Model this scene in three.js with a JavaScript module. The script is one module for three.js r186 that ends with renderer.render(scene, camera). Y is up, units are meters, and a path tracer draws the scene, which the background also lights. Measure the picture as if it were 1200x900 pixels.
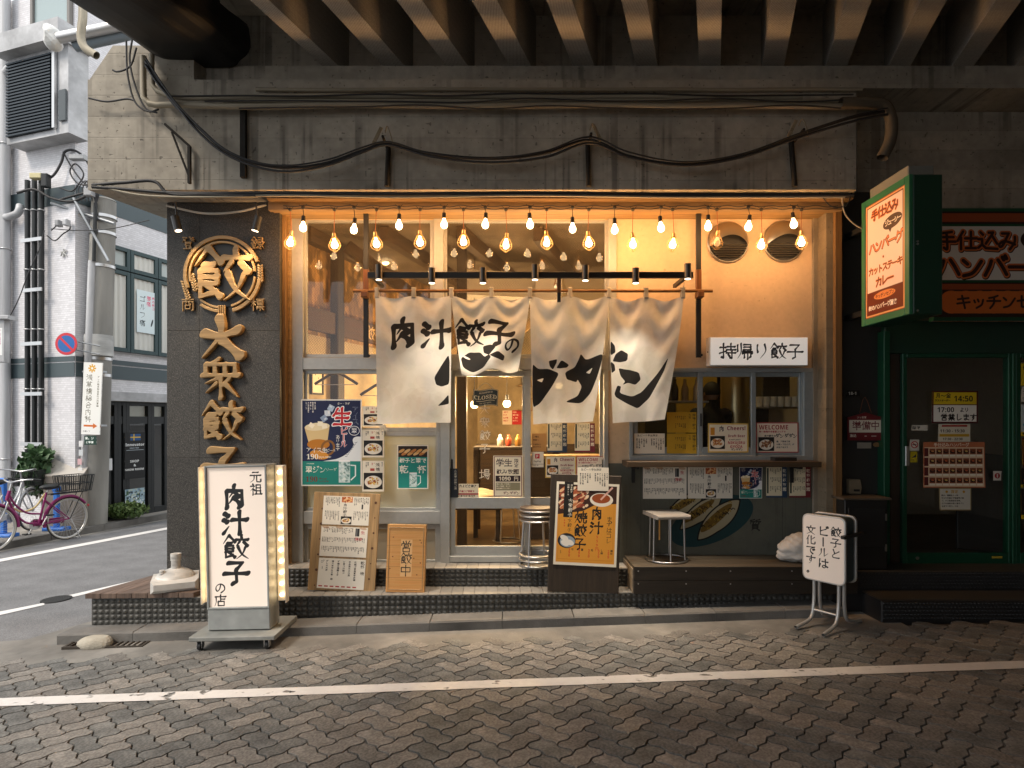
import * as THREE from 'three';
import { mergeGeometries, mergeVertices } from 'three/addons/utils/BufferGeometryUtils.js';
import { MarchingCubes } from 'three/addons/objects/MarchingCubes.js';
import { RectAreaLightUniformsLib } from 'three/addons/lights/RectAreaLightUniformsLib.js';
RectAreaLightUniformsLib.init();

// ---------- camera, sky, sun, exposure ----------
const F = 720, EYE = 1.75, HORIZON = 494;            // focal length and horizon in photo pixels (1200 x 900)
const scene = new THREE.Scene();
const camera = new THREE.PerspectiveCamera(2 * Math.atan(450 / F) * 180 / Math.PI, 4 / 3, 0.1, 200);
camera.position.set(0, EYE, 0);
camera.lookAt(0, EYE, -10);
camera.setViewOffset(1200, 900, 0, -(HORIZON - 450), 1200, 900);   // shift lens: verticals stay vertical

const renderer = new THREE.WebGLRenderer();
renderer.toneMapping = THREE.LinearToneMapping;
renderer.toneMappingExposure = 1.95;
renderer.shadowMap.enabled = true;

{ // overcast sky
  const W = 64, H = 32, d = new Float32Array(W * H * 4);
  for (let y = 0; y < H; y++) for (let x = 0; x < W; x++) {
    const up = (y + 0.5) / H * 2 - 1, k = 0.75 + 0.35 * Math.max(0, up) + 0.03 * Math.sin(x / W * 12.566 + y);
    d.set([0.94 * k, 0.97 * k, 1.0 * k, 1], (y * W + x) * 4);
  }
  const t = new THREE.DataTexture(d, W, H, THREE.RGBAFormat, THREE.FloatType);
  t.mapping = THREE.EquirectangularReflectionMapping; t.magFilter = THREE.LinearFilter; t.needsUpdate = true;
  scene.background = t; scene.environment = t;
}
const sun = new THREE.DirectionalLight(0xfff1e0, 1.5);
sun.position.set(-13, 15, 4.5); sun.target.position.set(-3, 0, -5);
sun.castShadow = true; sun.shadow.radius = 30; sun.shadow.mapSize.set(2048, 2048);
Object.assign(sun.shadow.camera, { left: -16, right: 16, top: 16, bottom: -16, near: 1, far: 50 });
scene.add(sun, sun.target);

const NOREN_SPOT = 2.0, INSIDE = 4.0, STEP_SPOT = 6.5;                         // strengths of the noren lamps and the pendants inside

// ---------- helpers ----------
let seed = 12345;
const rnd = () => { seed = (seed * 1664525 + 1013904223) >>> 0; return seed / 4294967296; };
const rr = (a, b) => a + (b - a) * rnd();
const P = (px, py, d) => [(px - 600) * d / F, EYE - (py - HORIZON) * d / F, -d];   // photo pixel at depth d
const V = (p) => new THREE.Vector3(...p);
const SLOPE = 0.022, gy = (x) => SLOPE * (x + 1.36);           // the street rises gently to the right
function G(px, py, lift = 0) {                                  // photo pixel on the ground (plus lift)
  const a = (px - 600) / F, b = (py - HORIZON) / F;             // y = EYE - b d = SLOPE (a d + 1.36) + lift
  const d = (EYE - SLOPE * 1.36 - lift) / (b + SLOPE * a);
  return [a * d, EYE - b * d, -d];
}
const names = {};
const numbered = (n) => { const k = names[n] = (names[n] ?? -1) + 1; return k ? n + '_' + String(k).padStart(3, '0') : n; };
function T(name, label, category, base = [0, 0, 0], group) {
  const g = new THREE.Group(); g.name = numbered(name); g.position.set(...base); g.wb = base; scene.add(g);
  g.userData.label = label; g.userData.category = category; if (group) g.userData.group = group;
  return g;
}
function TL(name, label, category, pos, group) { const g = T(name, label, category, [0, 0, 0], group); g.position.set(...pos); return g; }   // parts in local coordinates
function M(parent, name, geo, mat, pos = null, rot = null) {    // pos: world position for unrotated parents built in place
  const m = new THREE.Mesh(geo, mat), wb = parent.wb ?? [0, 0, 0], p = pos ?? [0, 0, 0];
  m.name = parent === scene ? numbered(name) : name;
  m.position.set(p[0] - wb[0], p[1] - wb[1], p[2] - wb[2]);
  if (rot) m.rotation.set(...rot);
  m.wb = p; parent.add(m); return m;
}
function S(name, geo, mat, pos = [0, 0, 0], rot) { const m = M(scene, name, geo, mat, pos, rot); m.userData.kind = 'structure'; return m; }
function dup(g, label, pos, turn) {
  const c = g.clone(); c.name = numbered(g.name.replace(/_\d{3}$/, '')); c.position.set(...pos); if (turn !== undefined) c.rotation.y = turn;
  c.userData = { ...g.userData }; if (label) c.userData.label = label; scene.add(c); return c;
}
function muv(g, off = true) {                                   // uv in metres from the dominant axis of each face
  if (g.index) g = g.toNonIndexed();
  const p = g.attributes.position, n = p.count, uv = new Float32Array(n * 2), a = new THREE.Vector3(), b = new THREE.Vector3(), c = new THREE.Vector3();
  const ox = off ? rnd() * 3 : 0, oy = off ? rnd() * 3 : 0;
  for (let i = 0; i < n; i += 3) {
    a.fromBufferAttribute(p, i); b.fromBufferAttribute(p, i + 1).sub(a); c.fromBufferAttribute(p, i + 2).sub(a); b.cross(c);
    const x = Math.abs(b.x), y = Math.abs(b.y), z = Math.abs(b.z);
    for (let k = i; k < i + 3; k++) {
      const u = x > y && x > z ? p.getZ(k) : p.getX(k), v = y > x && y > z ? p.getZ(k) : p.getY(k);
      uv[k * 2] = u + ox; uv[k * 2 + 1] = v + oy;
    }
  }
  g.setAttribute('uv', new THREE.BufferAttribute(uv, 2)); return g;
}
const B0 = (w, h, d) => muv(new THREE.BoxGeometry(w, h, d));
function B(w, h, d, c = 0.004) {                                // box with chamfered edges
  c = Math.min(c, w * 0.3, h * 0.3, d * 0.3);
  const x = w / 2, y = h / 2, z = d / 2, s = new THREE.Shape([[-x + c, -y + c], [x - c, -y + c], [x - c, y - c], [-x + c, y - c]].map((q) => new THREE.Vector2(...q)));
  const g = new THREE.ExtrudeGeometry(s, { depth: d - 2 * c, bevelEnabled: true, bevelSize: c, bevelThickness: c, bevelSegments: 1 });
  g.translate(0, 0, -z + c); return muv(g);
}
const at = (g, x, y, z) => g.translate(x, y, z);
const merge = (list) => mergeGeometries(list.map((g) => { g = g.index ? g.toNonIndexed() : g; for (const k of Object.keys(g.attributes)) if (!['position', 'normal', 'uv'].includes(k)) g.deleteAttribute(k); return g; }));
const cyl = (r1, r2, h, n = 16, open = false) => new THREE.CylinderGeometry(r1, r2, h, n, 1, open);
function rod(a, b, r, n = 8, r2 = r) {
  const A = V(a), D = V(b).sub(A), g = new THREE.CylinderGeometry(r2, r, D.length(), n);
  g.translate(0, D.length() / 2, 0); g.applyQuaternion(new THREE.Quaternion().setFromUnitVectors(new THREE.Vector3(0, 1, 0), D.clone().normalize())); g.translate(...a); return g;
}
function tube(pts, r, seg = 40, n = 6, closed = false) { return new THREE.TubeGeometry(new THREE.CatmullRomCurve3(pts.map(V), closed, 'centripetal'), seg, r, n, closed); }
const ring = (R, r, n = 28, m = 6) => new THREE.TorusGeometry(R, r, m, n);
function plane(w, h) { return new THREE.PlaneGeometry(w, h); }
function poly(pts, depth, bevel = 0) {                          // extruded outline, front towards +z, back at z = 0
  const s = new THREE.Shape(pts.map((q) => new THREE.Vector2(...q)));
  return muv(new THREE.ExtrudeGeometry(s, { depth, bevelEnabled: bevel > 0, bevelSize: bevel, bevelThickness: bevel, bevelSegments: 1, curveSegments: 10 }));
}
function quad(a, b, c, d) {                                     // two triangles a b c d counter-clockwise
  const g = new THREE.BufferGeometry(); g.setAttribute('position', new THREE.Float32BufferAttribute([...a, ...b, ...c, ...a, ...c, ...d], 3)); g.computeVertexNormals(); return muv(g, false);
}
function prism(bottom, top) {                                   // two rings of points (counter-clockwise from above) joined and capped
  const n = bottom.length, o = []; const t = (a, b, c) => o.push(...a, ...b, ...c);
  for (let i = 0; i < n; i++) { const j = (i + 1) % n; t(bottom[i], bottom[j], top[j]); t(bottom[i], top[j], top[i]); }
  for (let i = 1; i < n - 1; i++) { t(top[0], top[i], top[i + 1]); t(bottom[0], bottom[i + 1], bottom[i]); }
  const g = new THREE.BufferGeometry(); g.setAttribute('position', new THREE.Float32BufferAttribute(o, 3)); g.computeVertexNormals(); return muv(g, false);
}

// ---------- procedural textures ----------
const hash = (x, y, s) => { let h = (x * 374761393 + y * 668265263 + s * 2147483647) | 0; h = Math.imul(h ^ (h >>> 13), 1274126177); return ((h ^ (h >>> 16)) >>> 0) / 4294967296; };
function noise(u, v, f, s = 1, fy = f) {                        // tileable value noise, u v in 0..1
  const x = u * f, y = v * fy, x0 = Math.floor(x), y0 = Math.floor(y), a = x - x0, b = y - y0, p = a * a * (3 - 2 * a), q = b * b * (3 - 2 * b);
  const X0 = ((x0 % f) + f) % f, X1 = (X0 + 1) % f, Y0 = ((y0 % fy) + fy) % fy, Y1 = (Y0 + 1) % fy;
  return (hash(X0, Y0, s) * (1 - p) + hash(X1, Y0, s) * p) * (1 - q) + (hash(X0, Y1, s) * (1 - p) + hash(X1, Y1, s) * p) * q;
}
const fbm = (u, v, f, o = 4, s = 1, fy = f) => { let r = 0, a = 0.5, t = 0; for (let i = 0; i < o; i++, a *= 0.5) { r += a * noise(u, v, f << i, s + i, fy << i); t += a; } return r / t; };
const clamp = (x, a = 0, b = 1) => Math.min(b, Math.max(a, x)), mix = (a, b, t) => a + (b - a) * t, sm = (a, b, x) => { const t = clamp((x - a) / (b - a)); return t * t * (3 - 2 * t); };
function tex(W, H, metres, fn, srgb = true) {                   // fn(u, v) -> [r, g, b] 0..1
  const d = new Uint8Array(W * H * 4);
  for (let y = 0; y < H; y++) for (let x = 0; x < W; x++) { const c = fn(x / W, y / H), i = (y * W + x) * 4; d[i] = clamp(c[0]) * 255; d[i + 1] = clamp(c[1]) * 255; d[i + 2] = clamp(c[2]) * 255; d[i + 3] = 255; }
  const t = new THREE.DataTexture(d, W, H); t.wrapS = t.wrapT = THREE.RepeatWrapping; t.magFilter = THREE.LinearFilter; t.needsUpdate = true;
  if (srgb) t.colorSpace = THREE.SRGBColorSpace;
  const m = Array.isArray(metres) ? metres : [metres, metres]; t.repeat.set(1 / m[0], 1 / m[1]); return t;
}
function canvas(w, h, draw, bg) {
  const c = document.createElement('canvas'); c.width = w; c.height = h; const x = c.getContext('2d');
  if (bg) { x.fillStyle = bg; x.fillRect(0, 0, w, h); }
  draw(x, w, h); const t = new THREE.CanvasTexture(c); t.colorSpace = THREE.SRGBColorSpace; t.magFilter = THREE.LinearFilter; return t;
}
const mk = (o) => new THREE.MeshStandardMaterial({ roughness: 0.7, ...o });
const lin = (r, g = r, b = r) => new THREE.Color().setRGB(r, g, b);
const grey = (v) => [v, v, v];
const tGrain = tex(512, 512, 0.6, (u, v) => grey((0.62 + 0.38 * fbm(u, v, 64, 3, 3) + 0.34 * (fbm(u, v, 5, 4, 9) - 0.5)) * (noise(u, v, 40, 13) > 0.94 ? 0.82 : 1)), true);
const tFine = tex(256, 256, 0.25, (u, v) => grey(fbm(u, v, 64, 2, 5)), false);
const tRough = tex(512, 512, 1.3, (u, v) => grey(0.35 + 0.6 * fbm(u, v, 8, 5, 15)), false);
const tMottle = tex(512, 512, 2.2, (u, v) => { const a = fbm(u, v, 5, 5, 21), b = fbm(u, v, 40, 3, 27); return grey(0.6 + 0.42 * a + 0.1 * (b - 0.5)); });
const tGranite = tex(512, 512, 0.42, (u, v) => { const n = noise(u, v, 140, 2), m = noise(u, v, 220, 8), k = n > 0.76 ? 0.98 : n < 0.3 ? 0.18 : 0.52; const c = k * 0.7 + m * 0.35; return [c, c * 0.97, c * 0.92]; });
const tAsphalt = tex(512, 512, 0.8, (u, v) => { const n = noise(u, v, 220, 2), m = fbm(u, v, 4, 4, 6); return grey(0.5 + 0.3 * n + 0.16 * (m - 0.5)); });
const tWood = tex(512, 512, [0.6, 0.3], (u, v) => { const w = fbm(u, v, 2, 4, 31, 16), l = fbm(u, v, 4, 4, 37, 96), k = 0.62 + 0.3 * w + 0.24 * (l - 0.5); return [k, k * 0.97, k * 0.9]; });
const tWoodV = tex(512, 512, [0.3, 0.6], (u, v) => { const w = fbm(v, u, 2, 4, 31, 16), l = fbm(v, u, 4, 4, 37, 96), k = 0.62 + 0.3 * w + 0.24 * (l - 0.5); return [k, k * 0.97, k * 0.9]; });
const tConcrete = tex(1024, 1024, 3.1, (u, v) => {
  const a = fbm(u, v, 5, 6, 41), b = fbm(u, v, 60, 3, 47), f = (v * 17) % 1, line = f < 0.02 ? 0.92 : 1, board = 0.94 + 0.1 * hash(Math.floor(v * 17), 1, 4);
  const streak = sm(0.5, 0.72, fbm(u, v, 70, 3, 51, 2)) * sm(0.35, 0.75, fbm(u, v, 6, 4, 57)) * 0.28, pit = noise(u, v, 150, 55) > 0.93 ? 0.75 : 1;
  const k = (0.62 + 0.36 * a + 0.12 * (b - 0.5)) * line * board * (1 - streak) * pit; return [k, k * 0.975, k * 0.93];
});
const tConcreteB = tex(1024, 1024, 3.1, (u, v) => { const f = (v * 17) % 1; return grey(0.5 + 0.35 * (fbm(u, v, 24, 4, 47) - 0.5) - (f < 0.03 ? 0.25 : 0) - (noise(u, v, 150, 55) > 0.93 ? 0.3 : 0)); }, false);
const tSoft = tex(512, 512, 1.9, (u, v) => grey(0.93 + 0.06 * fbm(u, v, 9, 5, 71) + 0.05 * (fbm(u, v, 70, 2, 75) - 0.5) - (noise(u, v, 120, 78) > 0.965 ? 0.12 : 0)));
const tBrickWall = tex(1024, 1024, [1.2, 1.18], (u, v) => { // small white glazed strip tiles, too small to tell apart from here
  const row = Math.floor(v * 32), x = u * 20 + (row % 2) * 0.5, fx = x % 1, fy = (v * 32) % 1, id = hash(Math.floor(x) % 20, row, 3);
  const j = fx < 0.03 || fy < 0.1; const k = j ? 0.79 : 0.9 + 0.07 * id + 0.05 * (fbm(u, v, 6, 4, 60) - 0.5); return [k, k * 1.0, k * 1.02];
});
// ---------- lettering: every character is a set of brush strokes on a 100 x 100 grid (xxyy points; c = curve, > = tapering end) ----------
const GL = {
  肉: '2228 2292/2228 7928 7984 6890/5008 4830 3252>/5030 6850/4852 3076>/5056 7076', 汁: '1218 2628/0842 2250/0892 2866>/4042 9642/6812 6894',
  餃: '2705 0536>/2705 5030/2034 3634/1444 4244 4266 1466/1455 4255/1444 1488 3880/2668 4888/7406 7418/5222 9822/6630 5446>/8230 9646/c8850 7676 5494>/c6048 7476 9894>',
  子: '2214 7614 5240/5238 5286 3892/0654 9654', の: 'c5524 4660 2878 1660 2434 5420 8238 8468 5890', ダ: 'c3210 2634 0862>/3024 7624 6858 2494>/3846 6068/8406 9016/9402 9814', ン: '1422 3238/c1688 5674 9026>',
  '大=': 'c1040 4846 9032/c4602 5230 4058 0698>/c5456 7272 9694', 大: '0836 9436/c5008 5036 1092>/c5038 6668 9492>', 衆: '4604 3214/1616 1640/1616 8616 8640/3816 3838/6216 6238/0842 9442/4648 1462>/4062 1684>/7250 5864/6262 9294>/5250 5296',
  登: '1410 4410 0844>/1824 3034/6006 9840>/8410 7022/9224 7832/3044 7044/3252 6852 6868 3268 3252/3674 4284/6474 5884/1892 8292',
  録: '2606 0434>/2606 4830/1434 4034/0850 4650/2634 2686/1460 1874/4058 3472/0690 4884/5810 8810 8642/6026 8626/5042 9842/7442 7490 6486/5654 6462/5478 6668>/9252 8262/8062 9686>',
  商: '5002 5014/0814 9214/3418 4028/6618 6028/1230 1296/1230 8830 8890 7894/4034 3050>/5834 6048 7048/3256 6656 6682 3282 3256', 標: '0630 4230/2406 2496/2434 0466>/2640 4056/4812 9812/5424 9224 9244 5444 5424/6612 6644/8012 8044/5654 9054/4868 9868/7468 7494/6076 4890>/8674 9688',
  元: '2814 7214/0838 9238/c4038 3672 0894>/c6038 6084 6890 9290 9272', 祖: '2606 3216/1024 4224 0862>/2846 2894/3048 4458/5414 5486/5414 8814 8886/5438 8838/5462 8862/4488 9888', 店: '5204 5216/1018 9418/c1618 1660 0494>/5226 5254/5238 8438/3256 8056 8090 3290 3256',
  持: '0628 4028/2606 2690 1484/0462 4250/7006 7042/4824 9424/4442 9842/4460 9860/7650 7692 6688/5468 6280', 帰: '1014 1050/c3006 3056 1092>/4612 8812 8842/4826 8826/4442 8842/4052 4064/4052 9652 9664/5060 5088/5060 8860 8884 8286/7050 7096',
  り: 'c2814 2638 3056/c7010 7650 4492>', 手: '7608 2216>/1634 8434/0656 9456/c5014 5490 3886', 仕: 'c3006 0452>/2036 2094/4040 9640/6808 6888/4488 9288', 込: '1410 2622/0444 2244 2270/0486 2270 4088 9692>/c5412 7012 7216 4066>/6824 9466>',
  み: '1816 5016/c5016 2470 1082 0668 3254 8070/c8032 7860 5694>', ジ: '2012 3626/1036 2850/c1290 5280 8830>/7006 7818/8402 9414', ュ: '2040 6440 6086/0888 8888', ー: '0850 9250', シ: '2016 3830/1040 2854/c1290 5280 9026>', ハ: 'c3224 2450 0686>/c6020 7848 9682>',
  バ: 'c3224 2450 0686>/c6020 7848 9682>/7808 8420/9002 9614', グ: 'c3408 2636 0862>/3024 7824 7656 3094>/8404 9016/9400 9812', '・': '4848 5252', カ: '0632 8632 8088 6884/c4608 4044 0892>', ッ: '2040 2654/4434 5048/c8036 7070 3692>', ト: '3608 3694/3640 8060',
  ス: '1416 7816 6250 0892>/5854 9290', テ: '2012 7812/0640 9440/c5240 4870 2694>', キ: '1232 8424/0862 9252/4008 6094', レ: '2210 2288 9450>', チ: 'c7608 5018 1824/0644 9444/c5220 5060 2694>', セ: '0644 9032 7060/c3410 3470 4084 8884', ブ: '1018 8018 7456 2694>/8404 9016/9400 9812',
  街: 'c2206 0832/c2432 0462/1648 1694/3022 5822/4408 4438/2840 6040/3058 5858/4442 4478/2880 6076/6820 9420/6642 9842/8242 8292 7488', 屋: '1610 8610 8630 1630/c1610 1660 0494>/2644 8644/4846 3458 8056/7050 8660/2874 8074/5464 5492/1492 9092',
  さ: '1030 8826/c4606 7056/c2856 2284 4692 7690', と: '2810 4044/c8026 3656 2270 3088 8288', ビ: 'c2410 2478 3086 8886/7626 2848/8004 8616/9200 9812', ル: 'c3216 3056 0888>/6010 6084 9652>', は: 'c1812 1292 2260/4034 9434/c7010 7284 5292 4280 5870 9284',
  文: '5004 5018/0824 9424/c7230 5664 0894>/c2630 4464 9294>', 化: 'c3006 0452>/2036 2094/c8820 5448>/c5408 5480 6088 9288 9470', で: '0824 8820/c8820 5040 4870 7292/7044 7654/8438 9048', す: '0626 9426/c5606 5652 4262 3650 4440 5648 5470 3094>', '。': 'c2070 3080 2090 1080 2070',
  営: '2208 2820/4604 5018/7804 6818/1040 1026 9026 8640/3236 6836 6852 3252 3236/2262 7862 7892 2292 2262/4852 4662', 中: '1226 8826 8862 1262 1226/5006 5096',
  準: '1008 2216/0626 1834/0852 2438>/c4406 3032/4024 4054/4020 9020/4030 8630/4040 8640/4054 9454/6620 6654/8006 7418/0870 9270/5060 5098', 備: 'c2606 0446/1832 1894/3620 9820/5208 5230/7808 7830/3434 9834/c4034 4070 3290/5048 8848 8892/5048 5092/5062 8862/5076 8876/6848 6892',
  月: 'c2808 2870 1292>/2808 7608 7688 6688/2834 7634/2858 7658', '〜': 'c0656 2844 5056 7460 9444', 金: '5004 0640>/5004 9438/3040 7040/1460 8660/5040 5088/2666 3280/7466 6880/0890 9290', ラ: '2012 7812/1236 8236 7464 3494>', オ: '0832 9232/6208 6290 5088/c6034 4064 0884>',
  業: '3806 3824/6206 6224/1810 2622/8208 7422/0828 9228/3034 3642/6834 6242/1646 8446/2458 7658/0870 9270/5046 5096/4472 1292>/5672 9292>', し: 'c2808 2876 4490 8470', ま: '1422 8622/1642 8442/c5006 5276 3890 2280 4070 8688', 生: 'c2610 0644/2234 8834/2058 8258/5006 5092/0692 9492',
  ア: '1014 8814 5444/c4634 4260 1894>', イ: 'c7808 5040 0862>/5440 5494', あ: '1424 8020/c4208 4060 5080/c7036 4080 2284 1668 5044 8854 8878 6092', 乾: '0418 4818/2604 2630/1030 4430 4460 1060 1030/1045 4445/0472 5072/2660 2696/c6006 5234>/6018 9618/5842 8842 5480/c5480 5892 9690 9676',
  杯: '0630 4430/2606 2694/2434 0466>/2840 4254/4816 9816/c7416 4462>/7030 7094/7444 9662', 翠: '1008 4408 4446/1820 3230/1036 4228/5408 8808 8846/6220 7630/5436 8628/5048 5054/1458 8658/3262 2072/3062 4274/6862 5874/6662 8074/0880 9280/5068 5096', ソ: '1620 3044/c8216 7066 2694>',
  学: '2206 2820/4604 5018/7804 6818/1042 1028 9028 8642/3044 6844 5256/5256 5292 4090/0866 9266', 限: '1008 1094/1008 4008 2840 4060 2470/5208 8608 8650/5208 5292 7080/5228 8628/5250 8650/8856 7070/6452 9892>', 定: '5002 5014/1030 1016 9016 8630/2442 7642/5042 5088/5062 8062/c3054 2874 0694>/1876 5290 9692>',
  飲: '2705 0536>/2705 5030/2034 3634/1444 4244 4266 1466/1455 4255/1444 1488 3880/2668 4888/c6606 5434>/6020 9620 8838>/c7430 7060 4894>/7450 9894>', 放: '2606 2618/0422 4822/c2022 2060 0494>/2040 4440 4088 3484/6206 5234>/5828 9828/c8630 7464 4894>/5844 9694>',
  題: '1008 4408 4436 1036 1008/1022 4422/0646 4846/2846 2880/2862 4662/c1258 0492/1082 4090 9690/5208 9808/7208 6820/5620 9420 9474 5674 5620/5638 9438/5656 9456/6478 5488/8678 9688', 円: '1412 1494/1412 8612 8688 7690/5012 5048/1450 8650',
  焼: '1430 1050/4026 3246/c2606 2650 0694>/2862 4486/5024 9420/7006 7034/4640 9840/5628 5252/8826 9050/4654 9854/c6254 5684 4692>/c7654 7684 8490 9688 9674', 浅: '1210 2420/0636 1846/0692 2462>/3628 8822/3646 9040/3264 9656/c5808 6660 9692/c9064 6680 3692>/8008 8816',
  草: '0620 9420/3208 3232/6808 6832/2640 7440 7462 2662 2640/2651 7451/0876 9276/5062 5096', 橋: '0430 4030/2206 2294/2234 0466>/2640 3854/c8606 5212/4624 9824/6812 4844>/7024 9844/5834 8234 8248 5848 5834/4894 4856 9456 9492 8692/6064 8064 8080 6080 6064',
  総: '2406 0830 2834/3820 0852 4048/2450 2494/1260 0680/3658 4476/6608 4836>/8008 9834/7034 5850 8850/8440 9456/5062 4682/c6060 6086 8288 8478/7056 7668/9060 9878', 合: '5004 0644>/5004 9444/3044 7044/2258 7858 7892 2292 2258', 内: '1426 1494/1426 8626 8688 7490/5006 5040 2470>/5042 7468',
  科: 'c4006 0818/0432 4632/2614 2694/2436 0464>/2840 4456/5820 6830/5642 6652/4868 9860/8206 8296', ゴ: '1420 7820 7880/1080 8680/8404 9016/9400 9812', フ: '1016 8416 7860 2494>', 腰: 'c1608 1660 0694>/1608 3808 3888 3088/1630 3830/1652 3852/4612 9812/5024 9424 9444 5044 5024/6412 6444/8012 8044/c7050 5670 8890/c8656 7476 4892/4460 9860',
  痛: '5404 5414/1616 9616/c2016 2060 0894>/0830 1640/0460 2050/3424 8424 6236/5430 7240/3644 3694/3644 8844 8890 8090/3660 8860/3676 8876/6244 6294', 質: 'c4406 1214/c1414 1430 0846>/1824 4624/3424 3442/c8806 5814/c5814 5830 5046>/6024 9424/8024 8042/2848 7248 7280 2880 2848/2858 7258/2869 7269/3682 1696>/6482 8496',
  水: '5006 5088 3886/0834 3834 0880>/8826 5848/5444 9484>', コ: '1420 8420 8484/1284 8484', よ: '5228 8426/c5206 5474 3888 2276 4468 8688', ず: '0626 8226/c5006 5052 3862 3250 4040 5048 4870 2694>/8404 9016/9400 9812', 場: '0434 3834/2210 2280/0484 4072/5008 8808 8838 5038 5008/5023 8823/4248 9848/c5450 4468>/5460 9260 8492 7690/6662 4886>/8062 6292>',
};
const strokeCache = {};
function strokes(ch) {
  if (strokeCache[ch]) return strokeCache[ch];
  const src = GL[ch]; if (!src) return [];
  return strokeCache[ch] = src.split('/').map((s) => {
    const taper = s.endsWith('>'), curve = s[0] === 'c', pts = s.replace(/[c>]/g, '').split(' ').map((q) => [+q.slice(0, 2), +q.slice(2, 4)]);
    let line = pts;
    if (curve && pts.length > 2) line = new THREE.SplineCurve(pts.map((q) => new THREE.Vector2(...q))).getPoints(pts.length * 7).map((q) => [q.x, q.y]);
    const out = []; let len = 0;
    for (let i = 0; i < line.length - 1; i++) { const [a, b] = line[i], [c, d] = line[i + 1], l = Math.hypot(c - a, d - b), n = Math.max(1, Math.round(l / 2)); for (let k = 0; k < n; k++) out.push([a + (c - a) * k / n, b + (d - b) * k / n, len + l * k / n]); len += l; }
    out.push([...line[line.length - 1], len]);
    return { pts: out, len, taper };
  });
}
// style: 'brush' swells, tapers and thins the horizontals; 'gothic' is even
function glyph(x, ch, gx, gyy, size, w = 9, style = 'brush', sx = 1) {
  for (const s of strokes(ch)) for (const [px, py, l] of s.pts) {
    const t = s.len ? l / s.len : 0; let r = w / 2;
    if (style === 'brush') { r *= 1.12 - 0.35 * Math.sin(Math.PI * t) * (s.len > 24 ? 1 : 0.3); if (s.taper) r *= 1 - 0.8 * Math.pow(t, 2.2); else if (t > 0.93) r *= 1.1; }
    x.beginPath();
    if (style === 'brush') x.ellipse(gx + px * size / 100 * sx, gyy + py * size / 100, r * size / 100 * 1.12, r * size / 100 * 0.72, -0.85, 0, 7);
    else x.ellipse(gx + px * size / 100 * sx, gyy + py * size / 100, r * size / 100, r * size / 100, 0, 0, 7);
    x.fill();
  }
}
function text(x, str, tx, ty, size, o = {}) {                   // o: vertical, w, style, gap, sx
  let i = 0; const gap = o.gap ?? 1.05, sx = o.sx ?? 1;
  for (const ch of str) {
    const gx = o.vertical ? tx : tx + i * size * gap * sx, yy = o.vertical ? ty + i * size * gap : ty;
    if (ch === 'ー' && o.vertical) { for (let k = 10; k < 92; k += 2) { x.beginPath(); x.arc(gx + size * 0.5, yy + k * size / 100, (o.w ?? 9) * size / 200, 0, 7); x.fill(); } }
    else if (GL[ch]) glyph(x, ch, gx, yy, size, o.w ?? 9, o.style ?? 'brush', sx);
    else if (ch !== ' ') { x.font = (o.bold === false ? '' : 'bold ') + Math.round(size * 0.95) + 'px ' + (o.font ?? 'sans-serif'); x.fillText(ch, gx + size * 0.2, yy + size * 0.85); }
    i++;
  }
}
const KEYS = Object.keys(GL);
let ts = 7; const trnd = () => { ts = (ts * 1103515245 + 12345) & 0x7fffffff; return ts / 0x7fffffff; };
function scribble(x, bx, by, bw, bh, size, vertical = true, w = 12, fill = 0.85) {   // fine print, too small to read
  const pitch = size * 1.6;
  if (vertical) for (let c = bx + bw - size; c >= bx; c -= pitch) { const n = Math.floor(bh / (size * 1.1) * (fill * (0.5 + trnd() * 0.5))); for (let k = 0; k < n; k++) glyph(x, KEYS[Math.floor(trnd() * KEYS.length)], c, by + k * size * 1.1, size, w, 'gothic'); }
  else for (let r = by; r < by + bh - size * 0.8; r += pitch) { const n = Math.floor(bw / (size * 1.1) * (fill * (0.6 + trnd() * 0.4))); for (let k = 0; k < n; k++) glyph(x, KEYS[Math.floor(trnd() * KEYS.length)], bx + k * size * 1.1, r, size, w, 'gothic'); }
}
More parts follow.
